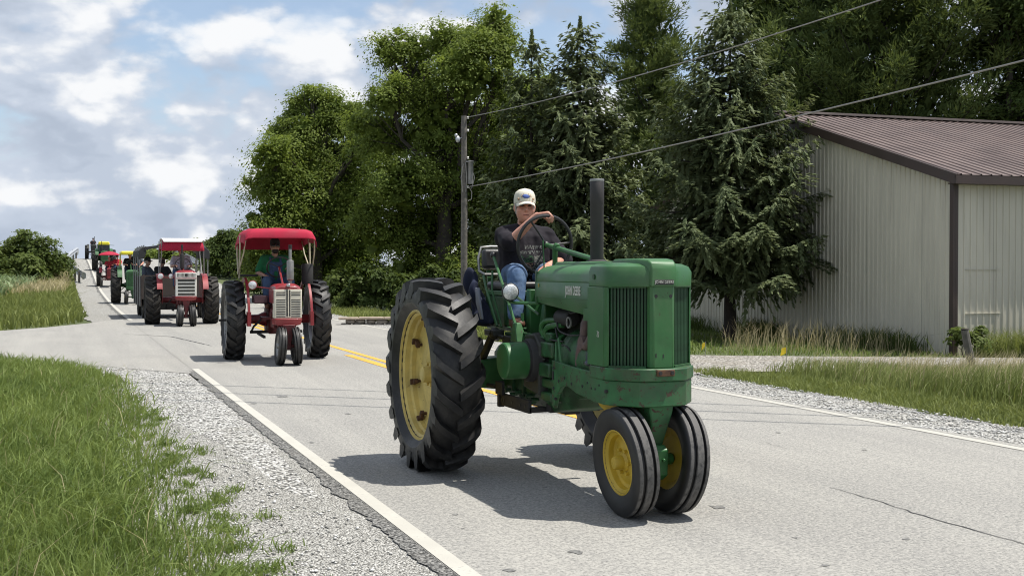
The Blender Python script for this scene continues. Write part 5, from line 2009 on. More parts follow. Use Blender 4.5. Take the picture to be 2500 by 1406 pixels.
# belt pulley
mb = MB()
mb.lathe([(0, -.525), (.124, -.525), (.133, -.517), (.135, -.45), (.135, -.345), (.124, -.34), (.0, -.34)], (.86, 0, .905), 'y', 44)
mb.build('belt_pulley', M['jd'], T, 30)
mb = MB()
mb.lathe([(.100, -.345), (.15, -.345), (.158, -.33), (.165, -.24), (.1, -.23)], (.86, 0, .905), 'y', 36)
mb.lathe([(.1365, -.36), (.137, -.35), (.137, -.343), (.12, -.343)], (.86, 0, .905), 'y', 36)
mb.build('pulley_guard', M['flatblack'], T, 30)
mb = MB()
for k in range(16):
    a = PI * (k + .5) / 16 - .2
    mb.ball((.86 + .16 * math.cos(a), -.262, .905 - .16 * math.sin(a)), (.018, .02, .016), 6, 5)
mb.build('grease_rim', M['grime'], T)

# front frame: side rails wrapping round under the grille
plan = lambda x0, o=0.0: [(x0, -.285 - o), (2.12, -.292 - o), (2.19, -.275 - o), (2.345 + o, -.155), (2.365 + o, -.10), (2.365 + o, .10), (2.345 + o, .155), (2.19, .275 + o), (2.12, .292 + o), (x0, .285 + o)]
mb = MB()
# right and left rail plates with the ragged arch along the lower edge
for s in (-1, 1):
    bot = [(1.27, .62), (1.31, .60), (1.36, .70), (1.44, .762), (1.52, .778), (1.60, .765), (1.70, .742), (1.86, .728), (1.98, .715), (2.12, .714)]
    top = [(2.12, .905), (1.62, .915), (1.27, .935)]
    mb.prism(bot + top, s * .262, s * .290, 'xzy')
mb.pieces('side_rail', M['jd_worn'], T, 20, .004)
mb = MB()
mb.prism([p for p in plan(2.02)], .712, .872)
mb.prism([p for p in plan(1.92, .012)], .872, .952)
mb.build('front_frame', M['jd_worn'], T, 30, .007, 2)
mb = MB()
for i, x in enumerate((1.40, 1.50, 1.62, 1.80, 1.88, 1.94, 2.0, 2.06)):
    mb.lathe([(0, -.2935), (.006 if i > 3 else .009, -.2935), (.012, -.28)], (x, 0, .80 + .03 * (i % 3 == 1)), 'y', 8)
for x, z in ((1.31, .88), (1.31, .74), (1.34, .67), (2.16, .80)):
    mb.lathe([(0, -.2955), (.012, -.2955), (.012, -.28)], (x, 0, z), 'y', 6)
mb.bb((1.285, -.294, .80), (1.31, -.289, .86))
mb.pieces('rail_bolt', M['flatblack'], T)
mb = MB()
mb.bb((2.366, -.062, .905), (2.392, .062, .945))
mb.build('hitch_plate', M['rust'], T, 30, .004)
mb = MB()
for y in (-.042, .042):
    mb.lathe([(0, 2.400), (.012, 2.400), (.013, 2.39)], (0, y, .926), 'x', 10)
mb.pieces('hitch_bolt', M['flatblack'], T)
# pedestal, knuckle, front axle
mb = MB()
mb.loft([[(2.10, -.10, .73), (2.335, -.085, .73), (2.335, .085, .73), (2.10, .10, .73)], [(2.11, -.095, .67), (2.33, -.08, .67), (2.33, .08, .67), (2.11, .095, .67)],
         [(2.13, -.060, .58), (2.31, -.060, .58), (2.31, .060, .58), (2.13, .060, .58)], [(2.16, -.045, .44), (2.255, -.045, .44), (2.255, .045, .44), (2.16, .045, .44)]])
mb.build('pedestal', M['jd_worn'], T, 30, .01)
mb = MB()
mb.loft([[(2.14, -.045, .46), (2.29, -.045, .46), (2.29, .045, .46), (2.14, .045, .46)], [(2.12, -.056, .43), (2.32, -.056, .43), (2.32, .056, .43), (2.12, .056, .43)],
         [(2.11, -.056, .27), (2.31, -.056, .27), (2.31, .056, .27), (2.11, .056, .27)], [(2.13, -.04, .235), (2.27, -.04, .235), (2.27, .04, .235), (2.13, .04, .235)]])
mb.lathe([(0, -.16), (.036, -.16), (.042, 0), (.036, .16), (0, .16)], (2.17, 0, .35), 'y', 14)
mb.lathe([(0, 2.335), (.012, 2.335), (.013, 2.30)], (0, .02, .37), 'x', 6)
mb.lathe([(0, 2.335), (.012, 2.335), (.013, 2.30)], (0, -.02, .27), 'x', 6)
mb.build('knuckle', M['jd'], T, 30, .012)
mb = MB()
mb.loft([[(1.72, -.20, .74), (2.08, -.19, .74), (2.08, .19, .74), (1.72, .20, .74)], [(1.76, -.17, .66), (2.05, -.165, .66), (2.05, .165, .66), (1.76, .17, .66)], [(1.82, -.12, .60), (2.02, -.12, .60), (2.02, .12, .60), (1.82, .12, .60)]])
mb.ball((2.085, -.10, .675), (.05, .045, .045), 12, 8)
mb.build('front_casting', M['jd_yellow'], T, 40, .015)

# radiator cowl and grille
M['louver'] = mat('shaded_green_louver', (.012, .052, .018), .5, vary=.3, scale=8)  # green darkened so the louvers carry the shade of the grille recess
M['void'] = mat('grille_recess_shade', (.008, .008, .008), .8)  # near-black backing colour stands in for the shade behind the louvers
mb = MB()
for s in (-1, 1):
    mb.bb((1.885, s * .272, .953), (2.135, s * .288, 1.462))
    mb.loft([[(2.135, s * .272, .953), (2.165, s * .262, .953), (2.165, s * .274, .953), (2.135, s * .288, .953)], [(2.135, s * .272, 1.462), (2.165, s * .262, 1.462), (2.165, s * .274, 1.462), (2.135, s * .288, 1.462)]])
mb.pieces('cowl_side', M['jd'], T, 30, .005)
mb = MB()
mb.loft([[(2.30, -.083, z), (2.335, -.078, z), (2.352, -.062, z), (2.352, .062, z), (2.335, .078, z), (2.30, .083, z)] for z in (.953, 1.47)])
mb.build('centre_strip', M['jd'], T, 25, .006)
mb = MB()
for y in (-.052, .052):
    mb.lathe([(0, 2.354), (.010, 2.354), (.012, 2.352)], (0, y, 1.405), 'x', 10)
for y, z in ((-.052, 1.035), (.0, 1.03)):
    mb.bb((2.3525, y - .004, z - .012), (2.354, y + .004, z + .012))
mb.pieces('strip_hole', M['flatblack'], T)
for s in (-1, 1):
    mb = MB()
    a, b2 = Vector((2.155, s * .258, 0)), Vector((2.295, s * .080, 0))
    dn = Vector((.785, s * .62, 0)).normalized()
    mb.loft([[a - dn * .035 + Vector((0, 0, z)), b2 - dn * .035 + Vector((0, 0, z)), b2 - dn * .05 + Vector((0, 0, z)), a - dn * .05 + Vector((0, 0, z))] for z in (.955, 1.465)])
    gmo = mb.build('grille', M['void'], T)
    for z in (.958, 1.462):
        MB().bar(a + Vector((0, 0, z)), b2 + Vector((0, 0, z)), .05, .012).build('grille_rail', M['jd_dark'], gmo)
    lv = None
    n = 11
    for i in range(n):
        p = a.lerp(b2, (i + .55) / n)
        if lv is None:
            q = MB()
            q.loft([[(-.030, -.002, -.25), (.002, -.007, -.25), (.006, 0, -.25), (.002, .007, -.25), (-.030, .002, -.25)], [(-.030, -.002, .25), (.002, -.007, .25), (.006, 0, .25), (.002, .007, .25), (-.030, .002, .25)]])
            lv = q.mesh('louver', 30)
            lv.materials.append(M['louver'])
        o = bpy.data.objects.new('louver', lv)
        COL.objects.link(o)
        o.parent = gmo
        o.location = (p.x, p.y, 1.21)
        o.rotation_euler = (0, 0, math.atan2(dn.y, dn.x))
# nose cap over the grille: plan outline with softened shoulders
def capring(z, k, ins=0.0):
    pts = [(1.90, -.286), (2.12, -.290), (2.165, -.280), (2.20, -.258), (2.315, -.120), (2.335, -.088), (2.335, .088), (2.315, .120), (2.20, .258), (2.165, .280), (2.12, .290), (1.90, .286)]
    out = []
    for x, y in pts:
        out.append((x - ins * (1 if x > 1.95 else 0), math.copysign(max(abs(y) - ins, .02), y), z))
    return out


mb = MB()
mb.loft([capring(1.463, 1, .0), capring(1.555, 1, -.002), capring(1.590, 1, .012), capring(1.608, 1, .045), capring(1.616, 1, .12)])
mb.build('nose_cap', M['jd'], T, 35, .004)
mb = MB()
# raised spine along the hood, running down over the nose
yz = lambda w, z0, z1: [(-w, z0), (-w * .97, z1 - .012), (-w * .88, z1), (w * .88, z1), (w * .97, z1 - .012), (w, z0)]
mb.loft([[(x, y, z) for y, z in yz(w, z0, z1)] for x, w, z0, z1 in ((1.895, .128, 1.56, 1.640), (2.20, .112, 1.56, 1.643), (2.31, .092, 1.50, 1.634), (2.345, .086, 1.468, 1.615), (2.362, .083, 1.466, 1.580))])
mb.build('nose_spine', M['jd'], T, 40, .006, 3)
text_mesh('nose_emblem', 'JOHN DEERE', .025, M['silver'], T, (2.365, 0, 1.4925), (R(90), 0, R(90)), .0015, .86, .0, 1.12)
MB().bb((2.357, -.068, 1.476), (2.3635, .068, 1.509)).build('emblem_plate', M['flatblack'], T, 30, .003)
# hood
hs = [(-.272, 1.30), (-.280, 1.35), (-.280, 1.478), (-.276, 1.484), (-.280, 1.49), (-.276, 1.535), (-.255, 1.565), (-.20, 1.592), (-.135, 1.604), (-.128, 1.620), (-.110, 1.627), (.110, 1.627), (.128, 1.620), (.135, 1.604), (.20, 1.592), (.255, 1.565), (.276, 1.535),
      (.280, 1.49), (.276, 1.484), (.280, 1.478), (.280, 1.35), (.272, 1.30)]
mb = MB()
def hring(x, dz, k=1.0):
    return [(x, y * k, (z if z > 1.36 else z + dz)) for y, z in hs]
mb.loft([hring(.925, .035, .97), hring(.94, .035), hring(1.4, .0), hring(1.880, -.035)])
mb.build('hood', M['jd'], T, 35)
mb = MB()
mb.bb((1.81, -.2865, 1.235), (1.965, -.2885, 1.315))
mb.bb((.94, -.2815, 1.372), (1.88, -.2835, 1.378))
mb.build('hood_latch_strip', M['jd'], T, 30, .003)
MB().bb((.925, -.284, 1.318), (.955, .284, 1.56)).build('dash_panel', M['jd_dark'], T, 30, .006)
text_mesh('hood_lettering', 'JOHN DEERE', .085, M['silver'], T, (1.62, -.299, 1.425), (R(90), 0, 0), .0015, .50, .002, 1.05)
text_mesh('number_mark', '70', .055, M['silver'], T, (2.05, -.3135, 1.155), (R(90), R(10), 0), .0008, .6)
text_mesh('model_mark', '70', .04, M['jd_yellow'], T, (1.0, -.2985, 1.455), (R(90), 0, 0), .0008, .7)
mb = MB()
mb.lathe([(0, .0), (.016, .0), (.018, -.004)], (1.99, -.2895, 1.525), 'y', 12)
mb.build('cowl_knob', M['jd_dark'], T)
# chipped bare patch along the frame edge
for o in T.children:
    k = {'cowl_side': 1.085, 'centre_strip': 1.1, 'grille': 1.085, 'nose_cap': 1.075, 'nose_spine': 1.08, 'front_frame': 1.06, 'side_rail': 1.06, 'hood': 1.06, 'dash_panel': 1.05, 'hood_latch_strip': 1.065, 'rail_bolt': 1.062, 'cowl_knob': 1.08}.get(o.name.split('.')[0])
    if k: o.scale.y = k
# exhaust stack
mb = MB()
mb.lathe([(.040, 1.57), (.047, 1.61), (.0475, 2.03), (.050, 2.035), (.050, 2.19), (.046, 2.196), (.042, 2.16), (.040, 1.60)], (1.36, 0, 0), 'z', 26)
mb.build('exhaust_stack', M['stack'], T, 40)
MB().lathe([(.050, 2.191), (.0515, 2.2), (.049, 2.207), (.044, 2.205), (.043, 2.18)], (1.36, 0, 0), 'z', 26).build('stack_lip', M['steel'], T, 40)
MB().lathe([(.05, 1.622), (.075, 1.622), (.078, 1.63), (.052, 1.642)], (1.36, 0, 0), 'z', 26).build('stack_collar', M['flatblack'], T, 40)
# what shows in the gap under the hood
mb = MB()
mb.bb((.96, -.13, 1.03), (1.9, .13, 1.34))
mb.build('engine_block', M['grime'], T, 30, .02)
mb = MB()
mb.lathe([(0, -.20), (.062, -.20), (.07, -.17), (.07, .0)], (1.12, 0, 1.20), 'y', 18)
mb.lathe([(0, 1.15), (.055, 1.15), (.06, 1.17), (.06, 1.36), (.05, 1.38), (0, 1.38)], (0, -.19, 1.23), 'x', 16)
mb.build('generator', M['flatblack'], T, 30)
mb = MB()
mb.lathe([(.030, -.255), (.040, -.255), (.040, -.245), (.030, -.245)], (1.44, 0, 1.205), 'y', 20, closed=True)
mb.build('pipe_clamp', M['steel'], T)
mb = MB()
mb.tube([(1.70, -.19, 1.30), (1.70, -.235, 1.20), (1.68, -.24, 1.10), (1.63, -.25, 1.0), (1.62, -.25, .92)], [.04, .04, .036, .032, .03], 12)
mb.lathe([(0, -.28), (.045, -.28), (.05, -.26), (.05, -.16)], (1.70, 0, 1.08), 'y', 16)
mb.tube([(1.84, -.22, 1.24), (1.85, -.255, 1.14), (1.80, -.265, 1.07), (1.74, -.255, 1.06)], .032, 12)
mb.build('carburettor_pipe', mat('pinkish_rust', (.10, .065, .058), .7, vary=.35, scale=14), T)
mb = MB()
mb.lathe([(0, -.285), (.04, -.285), (.045, -.27), (.045, -.16)], (1.84, 0, .985), 'y', 16)
mb.ball((1.84, -.28, .955), (.035, .03, .02), 10, 7)
mb.build('filter_bowl', mat('dull_enamel', (.07, .075, .10), .4, .3), T)
mb = MB()
for pts in ([(1.05, -.2, 1.02), (.95, -.25, 1.12), (1.0, -.25, 1.19), (1.15, -.22, 1.21)], [(1.08, -.2, 1.02), (1.02, -.25, 1.10), (1.08, -.25, 1.16), (1.25, -.21, 1.18)]):
    mb.tube(curve_pts(pts, 5), .021, 9)
mb.pieces('coolant_hose', M['jd'], T)
mb = MB()
for pts in ([(1.2, -.24, 1.2), (1.3, -.26, 1.14), (1.5, -.26, 1.12), (1.62, -.22, 1.13)], [(1.2, -.25, 1.16), (1.3, -.26, 1.05), (1.42, -.26, 1.04), (1.5, -.24, .98)], [(1.3, -.2, 1.3), (1.45, -.24, 1.27), (1.6, -.23, 1.3)], [(1.0, -.25, 1.08), (1.2, -.27, 1.07), (1.36, -.26, 1.07)]):
    mb.tube(curve_pts(pts, 5), .006, 6)
mb.pieces('ignition_wire', M['flatblack'], T)

# operator's station
mb = MB()
mb.bb((-.30, -.235, 1.085), (.46, .235, 1.118))
mb.bb((.30, -.30, 1.06), (.66, -.20, 1.085))
mb.build('platform', M['jd_dark'], T, 30, .006)
mb = MB()
mb.bb((.50, -.20, 1.06), (.58, .24, 1.42))
mb.loft([[(.58, -.14, 1.03), (.92, -.22, 1.05), (.92, .22, 1.05), (.58, .22, 1.03)], [(.58, -.08, 1.40), (.92, -.22, 1.44), (.92, .22, 1.44), (.58, .2, 1.40)]])
mb.build('instrument_column', M['jd'], T, 30, .01)
mb = MB()
mb.bb((-.32, -.24, 1.118), (.14, .24, 1.36))
mb.build('battery_box', M['jd_dark'], T, 30, .012)
mb = MB()
mb.bb((-.30, -.245, 1.362), (.17, .245, 1.40))
mb.build('seat_frame', M['jd'], T, 30, .006)
mb = MB()
mb.bb((-.30, -.24, 1.402), (.17, .24, 1.475))
mb.build('seat', M['black'], T, 40, .03, 4)
mb = MB()
mb.box((-.37, 0, 1.655), (.075, .50, .17), Matrix.Rotation(-.12, 3, 'Y'))
mb.build('backrest', M['black'], T, 40, .03, 4)
mb = MB()
q = .265
mb.tube([(-.40, -q, 1.555), (-.42, -q, 1.67), (-.44, -q + .03, 1.755), (-.445, -.15, 1.762), (-.445, .15, 1.762), (-.44, q - .03, 1.755), (-.42, q, 1.67), (-.40, q, 1.555)], .011, 8)
mb.tube([(-.40, -q, 1.555), (-.32, -q + .02, 1.53), (-.32, q - .02, 1.53), (-.40, q, 1.555)], .012, 6)
mb.build('backrest_rim', M['steel'], T)
mb = MB()
for s in (-1, 1):
    mb.bar((-.36, s * .2, 1.56), (-.30, s * .2, 1.36), .03, .012)
mb.pieces('backrest_bracket', M['jd'], T)
# steering wheel and its long shaft
HB = Vector((.395, 0, 1.765))
axd = (Vector((1.30, 0, 1.64)) - HB).normalized()
uu = Vector((0, 1, 0))
vv = axd.cross(uu).normalized()
mb = MB()
mb.tube([HB + (uu * math.cos(a) + vv * math.sin(a)) * .226 for a in np.linspace(0, 2 * PI, 41)[:-1]], .0135, 9, loop=True)
swo = mb.build('steering_wheel', M['black'], T)
mb = MB()
for a in (R(90), R(210), R(330)):
    e = HB + (uu * math.cos(a + R(35)) + vv * math.sin(a + R(35))) * .221
    mb.tube([HB + axd * .03, HB.lerp(e, .5) + axd * .025, e], .008, 6)
mb.ball(HB + axd * .02, .03, 10, 7)
mb.build('spoke', M['black'], swo)
mb = MB()
mb.tube([HB + axd * .02, Vector((.62, 0, 1.735)), Vector((1.33, 0, 1.640))], .019, 10)
mb.build('steering_shaft', M['jd'], T)
mb = MB()
mb.tube([(.60, .0, 1.58), (.60, .0, 1.725), (.62, 0, 1.755), (.66, 0, 1.745)], .022, 8)
mb.bb((.63, -.055, 1.42), (.92, .055, 1.60))
mb.build('shaft_bracket', M['jd'], T, 30, .008)
# levers
mb = MB()
mb.tube([(.10, -.32, 1.678), (.62, -.33, 1.15)], .012, 8)
mb.build('clutch_lever', M['jd'], T)
MB().ball((.095, -.32, 1.685), .026, 10, 7).build('lever_knob', M['black'], T)
mb = MB()
mb.tube([(-.08, -.34, 1.52), (.0, -.345, 1.42), (.24, -.34, 1.13)], .011, 7)
mb.tube([(.02, -.30, 1.56), (.04, -.31, 1.40), (.26, -.31, 1.12)], .009, 7)
mb.tube([(.40, -.02, 1.12), (.44, -.02, 1.5), (.43, -.03, 1.80)], .006, 7)
mb.tube([(.58, -.26, 1.13), (.58, -.26, 1.24)], .012, 7)
mb.pieces('control_rod', M['jd'], T)
mb = MB()
mb.tube([(.50, -.30, 1.38), (.94, -.27, 1.24)], .01, 6)
mb.tube([(.56, -.30, 1.10), (.80, -.28, 1.09), (1.05, -.24, 1.07)], .010, 6)
mb.pieces('brake_linkage', M['jd_dark'], T)
mb = MB()
mb.loft([[(.58, -.36, 1.03), (.72, -.36, 1.03), (.72, -.27, 1.03), (.58, -.27, 1.03)], [(.61, -.35, 1.17), (.66, -.35, 1.17), (.66, -.30, 1.17), (.61, -.30, 1.17)]])
mb.build('lever_bracket', M['jd'], T, 30, .006)
mb = MB()
mb.bb((.10, -.40, 1.05), (.30, -.30, 1.10))
mb.bar((.22, -.36, 1.08), (.06, -.40, .86), .05, .05)
mb.bar((.06, -.40, .88), (.01, -.42, .80), .075, .04)
mb.ball((.24, -.36, 1.07), .05, 8, 6)
mb.tube([(.12, -.3, 1.02), (.3, -.34, 1.05), (.42, -.28, 1.02)], .022, 6)
mb.bb((.32, -.33, 1.0), (.50, -.26, 1.06))
mb.build('brake_pedal', M['grime'], T, 30, .008)
# lamp on the hood bracket
mb = MB()
rl = Matrix.Rotation(R(-3), 3, 'Z')
c = Vector((.80, -.445, 1.405))
mb.lathe([(0, -.075), (.03, -.07), (.055, -.03), (.064, .005), (.066, .018), (.060, .022)], c, 'x', 26, rl)
lamp = mb.build('headlight', M['black'], T, 40)
MB().lathe([(.061, .016), (.058, .022), (.045, .030), (.02, .034), (0, .035)], c, 'x', 26, rl).build('lens', M['lens'], lamp, 60)
mb = MB()
mb.tube([(.77, -.44, 1.335), (.80, -.40, 1.325), (.95, -.28, 1.325)], .012, 8)
mb.tube([(.77, -.445, 1.335), (.775, -.445, 1.36)], .014, 8)
mb.build('lamp_bracket', M['jd'], lamp)
# drawbar and black hitch frame below
mb = MB()
mb.bb((.24, -.335, .515), (.90, -.310, .612))
mb.bb((.25, -.36, .60), (.40, -.335, .70))
mb.bb((.25, -.345, .50), (.30, -.30, .70))
mb.bb((.86, -.33, .520), (.90, .32, .560))
mb.bb((.24, -.06, .50), (.94, .06, .545))
mb.bb((.905, -.20, .525), (.985, .20, .585))
mb.tube([(.24, -.35, .655), (.05, -.38, .655)], .017, 8)
mb.lathe([(0, -.05), (.03, -.05), (.03, .02), (0, .02)], (.05, -.38, .655), 'x', 8)
mb.build('drawbar_frame', M['flatblack'], T, 30, .004)
mb = MB()
for x in (.30, .34, .38, .56, .72, .83):
    mb.lathe([(0, -.338), (.013, -.338), (.013, -.334)], (x, 0, .56), 'y', 8)
mb.pieces('frame_hole', M['grime'], T)
mb = MB()
mb.loft([[(.36, -.20, .55), (.62, -.2, .55), (.62, .2, .55), (.36, .2, .55)], [(.22, -.20, .76), (.66, -.2, .76), (.66, .2, .76), (.22, .2, .76)]])
mb.build('case_foot', M['jd_dark'], T, 30, .015)

# jacket hung on the back of the seat
def jacket():
    rj = random.Random(8)
    vs, fs = [], []
    nu, nv = 16, 14
    for i in range(nu):
        for j in range(nv):
            s, t = i / (nu - 1), j / (nv - 1)
            x = -.50 + .30 * s * (.6 + .4 * t) - .06 * math.sin(t * 3)
            yy = -.30 - .05 * math.sin(s * 9 + t * 3) * (.3 + t) - .03 * math.sin(t * 7)
            z = 1.58 - .44 * t - .10 * s * (1 - t) + .03 * math.sin(s * 6)
            vs.append((x + .25 * t * .5, yy, z))
    for i in range(nu - 1):
        for j in range(nv - 1):
            a = i * nv + j
            fs.append((a, a + 1, a + nv + 1, a + nv))
    o = link_mesh('jacket', MB().add(vs, fs).mesh('jacket', 80), M['navy'])
    m_ = o.modifiers.new('thick', 'SOLIDIFY')
    m_.thickness = .05
    m_.offset = 0
    m_.use_even_offset = False
    b_ = o.modifiers.new('sub', 'SUBSURF')
    b_.levels = b_.render_levels = 1
    o.location = T.location
    o.rotation_euler = T.rotation_euler
    tag(o, 'dark blue jacket hung behind the seat of the front green tractor', 'jacket')
    mbj = MB()
    mbj.loft([[(-.19 + .06 * k, -.375 + .01 * math.sin(k * 9), z0), (-.12 + .06 * k, -.375, z0), (-.12 + .06 * k, -.355, z0), (-.19 + .06 * k, -.355, z0)] for k, z0 in ((0, 1.42), (.6, 1.30), (1.6, 1.17))])
    mbj.build('lining', M['steel'] if False else mat('pale_lining', (.26, .28, .32), .9), o, 40, .01)


jacket()

# the driver
def tee_print():
    m, g, b, out = new_mat('black_cotton_with_print')
    oc = g.n('ShaderNodeTexCoord').outputs['Object']
    sp = g.n('ShaderNodeSeparateXYZ')
    g.put(sp.inputs[0], oc)
    x, y, z = sp.outputs
    base = g.mix(g.ramp(g.noise(oc, 9, 5, .6), .3, .7), (.013, .011, .015, 1), (.024, .021, .026, 1))

    def rect(y0, y1, z0, z1):
        a = g.math('MULTIPLY', g.math('GREATER_THAN', y, y0), g.math('LESS_THAN', y, y1))
        c = g.math('MULTIPLY', g.math('GREATER_THAN', z, z0), g.math('LESS_THAN', z, z1))
        return g.math('MULTIPLY', g.math('MULTIPLY', a, c), g.math('GREATER_THAN', x, .06))
    ink = g.ramp(g.noise(g.vmath('MULTIPLY', oc, (1, 1.0, 2.2)), 38, 3, .7), .47, .53)
    fine = g.ramp(g.noise(g.vmath('MULTIPLY', oc, (1, 2.5, .6)), 60, 2, .6), .50, .54)
    c = base
    for (a, col, msk) in (((-.06, .09, 1.735, 1.765), (.32, .33, .30), fine), ((-.10, .11, 1.695, 1.72), (.30, .32, .28), fine), ((-.10, .01, 1.625, 1.685), (.045, .12, .05), ink), ((.02, .11, 1.61, 1.685), (.25, .26, .22), ink),
                          ((-.09, .03, 1.56, 1.622), (.42, .27, .17), ink), ((.035, .11, 1.56, 1.605), (.26, .28, .24), ink), ((-.10, .11, 1.525, 1.55), (.30, .30, .27), fine)):
        c = g.mix(g.math('MULTIPLY', g.math('MULTIPLY', rect(*a), msk), .6), c, C4(col))
    g.put(b.inputs['Base Color'], c)
    b.inputs['Roughness'].default_value = .85
    b.inputs['Specular IOR Level'].default_value = .2
    return m


M['tee_print'] = tee_print()
Jd = dict(hip=(-.05, 0, 1.525), neck=(-.035, -.008, 1.935), head=(.03, -.025, 2.075), sl=(-.02, .178, 1.835), sr=(-.02, -.178, 1.84),
          el=(.06, .30, 1.64), wl=(.22, .10, 1.60), hfl=(.8, -.35, -.25), hnl=(0, 0, -1), thl=-1, cul=.7,
          er=(.17, -.205, 1.785), wr=(.345, -.045, 1.992), hfr=(.55, .80, .12), hnr=(.35, .1, -1), thr=1, cur=2.7,
          kl=(.37, .19, 1.53), kr=(.34, -.215, 1.525), al=(.46, .22, 1.19), ar=(.415, -.255, 1.21), tl=(.62, .23, 1.145), tr=(.56, -.27, 1.155))
person('man in a cream cap and black printed T-shirt steering the front green tractor', (JX, JY, 0), R(-90), Jd, dict(shirt='tee_print', legs='denim', sleeve=.97), vox=.010,
       cap=True, cap_m='cap_cream', hair='hair_grey', cap_badge=True, group='drivers in the parade', headturn=R(-14), bulk=.010)

# ------------------------------------------------------------------ the tractors behind
def small_tractor(name, label, loc, rz, p):
    t = empty(name, loc, rz)
    tag(t, label, 'tractor', 'tractors in the parade')
    body, dark = M[p['body']], M[p['dark']]
    Rr, wr_, tr_ = p['Rr'], p['wr'], p['tread']
    Rf, wf, tf_ = p['Rf'], p['wf'], p['ftread']
    WB, hw, ht, hb, nose = p['WB'], p['hw'], p['ht'], p['hb'], p['nose']
    seg = p.get('seg', 36)
    me = lug_tyre(Rr, wr_, Rr * .66, p.get('lugs', 18), None, .042, seg)
    for s in (-1, 1):
        rear_wheel(t, s * tr_, Rr, wr_, Rr * .66, s, me, M[p['rim']], M[p['rim']], M[p.get('tyre', 'tyre_old')], detail=False)
    mf = rib_tyre(Rf, wf, Rf * .6, 28)
    for s in (-1, 1):
        front_wheel(t, (WB, s * tf_, Rf), Rf, wf, Rf * .6, s, mf, M[p['frim']], M['tyre'], R(4) * s if tf_ < .3 else 0)
    az = Rr
    mb = MB()
    mb.lathe([(0, -tr_), (.07, -tr_), (.085, -.3), (.13, -.2), (.13, .2), (.085, .3), (.07, tr_), (0, tr_)], (0, 0, az), 'y', 14)
    mb.build('axle_housing', body, t, 30)
    mb = MB()
    mb.loft([[(x, -w, z0), (x, w, z0), (x, w, z1), (x, -w, z1)] for x, w, z0, z1 in ((-.2, .17, az - .22, az + .2), (.45, .17, az - .24, az + .22), (.55, .12, az - .2, az + .15), (WB * .9, .12, az - .16, az + .12))])
    mb.build('transmission', dark, t, 30, .015)
    mb = MB()
    mb.bb((.75, -.15, az - .08), (nose - .15, .15, hb + .02))
    mb.tube([(.9, -.17, az), (1.0, -.2, az + .2), (1.3, -.2, az + .15)], .02, 6)
    mb.lathe([(0, -.24), (.05, -.24), (.055, -.1)], (1.15, 0, az + .12), 'y', 12)
    mb.lathe([(0, -.23), (.04, -.23), (.045, -.1)], (1.4, 0, az + .25), 'y', 12)
    mb.bb((.9, -.2, az - .1), (1.3, -.15, az + .04))
    mb.build('engine', dark, t, 30, .01)
    # hood
    prof = lambda x, w, z: [(x, -w, hb), (x, -w, z - .10), (x, -w * .9, z - .04), (x, -w * .55, z), (x, w * .55, z), (x, w * .9, z - .04), (x, w, z - .10), (x, w, hb)]
    mb = MB()
    mb.loft([prof(.62, hw * .85, ht - .02), prof(nose - .3, hw, ht), prof(nose - .08, hw, ht - .01), prof(nose, hw * .97, ht - .05)])
    mb.build('hood', body, t, 35, .008)
    # grille
    gz0, gz1 = p['gz']
    gx = nose + .012
    gst = p['grille']
    mb = MB()
    mb.loft([[(gx - .05 + b_, -hw * k, gz0), (gx - .05 + b_, hw * k, gz0), (gx - .05 + b_, hw * k, gz1), (gx - .05 + b_, -hw * k, gz1)] for b_, k in ((-.18, 1.0), (.02, 1.0), (.05, .97))])
    gro = mb.build('grille', M[p['gm']], t, 30, .008)
    slot_me = None
    def bar(y, z, w, h, m_, nm='grille_bar', d=.014):
        MB().bb((gx + .001, y - w / 2, z - h / 2), (gx + d, y + w / 2, z + h / 2)).build(nm, M[m_], gro)
    H_ = gz1 - gz0
    if gst == 'split':
        for s in (-1, 1):
            for i in range(11):
                if i in (8,): continue
                bar(s * hw * .54, gz0 + H_ * (.06 + .083 * i), hw * .66, H_ * .030, 'flatblack', 'grille_slot', .004)
        for y in (-.022, .022):
            bar(y, gz0 + H_ * .53, .020, H_ * .92, 'flatblack', 'grille_slot', .005)
        bar(0, gz0 + H_ * .52, .014, H_ * .98, 'cream', 'grille_bar', .012)
        MB().bb((nose - .02, -.03, ht - .05), (gx + .02, .03, ht - .005)).build('emblem', M['chrome'], t, 30, .006)
    elif gst == 'wide':
        for i in range(5):
            bar(0, gz0 + H_ * (.09 + .145 * i), hw * 1.62, H_ * .085, 'grime', 'grille_slot', .004)
        for i in range(15):
            bar(-hw * .84 + i * hw * .12, gz0 + H_ * .90, hw * .05, H_ * .16, 'grime', 'grille_slot', .004)
        bar(0, gz0 + H_ * .76, hw * 1.96, .014, 'red', 'grille_bar', .02)
        MB().lathe([(0, gx + .02), (.035, gx + .02), (.04, gx)], (0, 0, gz0 + H_ * .90), 'x', 14).build('emblem', M['flatblack'], t)
    elif gst == 'dark':
        for i in range(7):
            bar(-hw * .8 + i * hw * .267, gz0 + H_ * .5, .016, H_ * .94, p['body'])
    # lower pan, bolster, pedestal
    pz = p.get('pan', gz0 - .14)
    mb = MB()
    mb.loft([[(nose - .3, -hw * 1.0, pz + .02), (gx, -hw * .9, pz + .03), (gx + .02, -hw * .5, pz), (gx + .02, hw * .5, pz), (gx, hw * .9, pz + .03), (nose - .3, hw, pz + .02)], [(nose - .3, -hw * 1.03, gz0 - .004), (gx + .012, -hw * 1.0, gz0 - .004), (gx + .032, -hw * .5, gz0 - .004), (gx + .032, hw * .5, gz0 - .004), (gx + .012, hw, gz0 - .004), (nose - .3, hw * 1.03, gz0 - .004)]])
    mb.build('front_bolster', body, t, 30, .012)
    mb = MB()
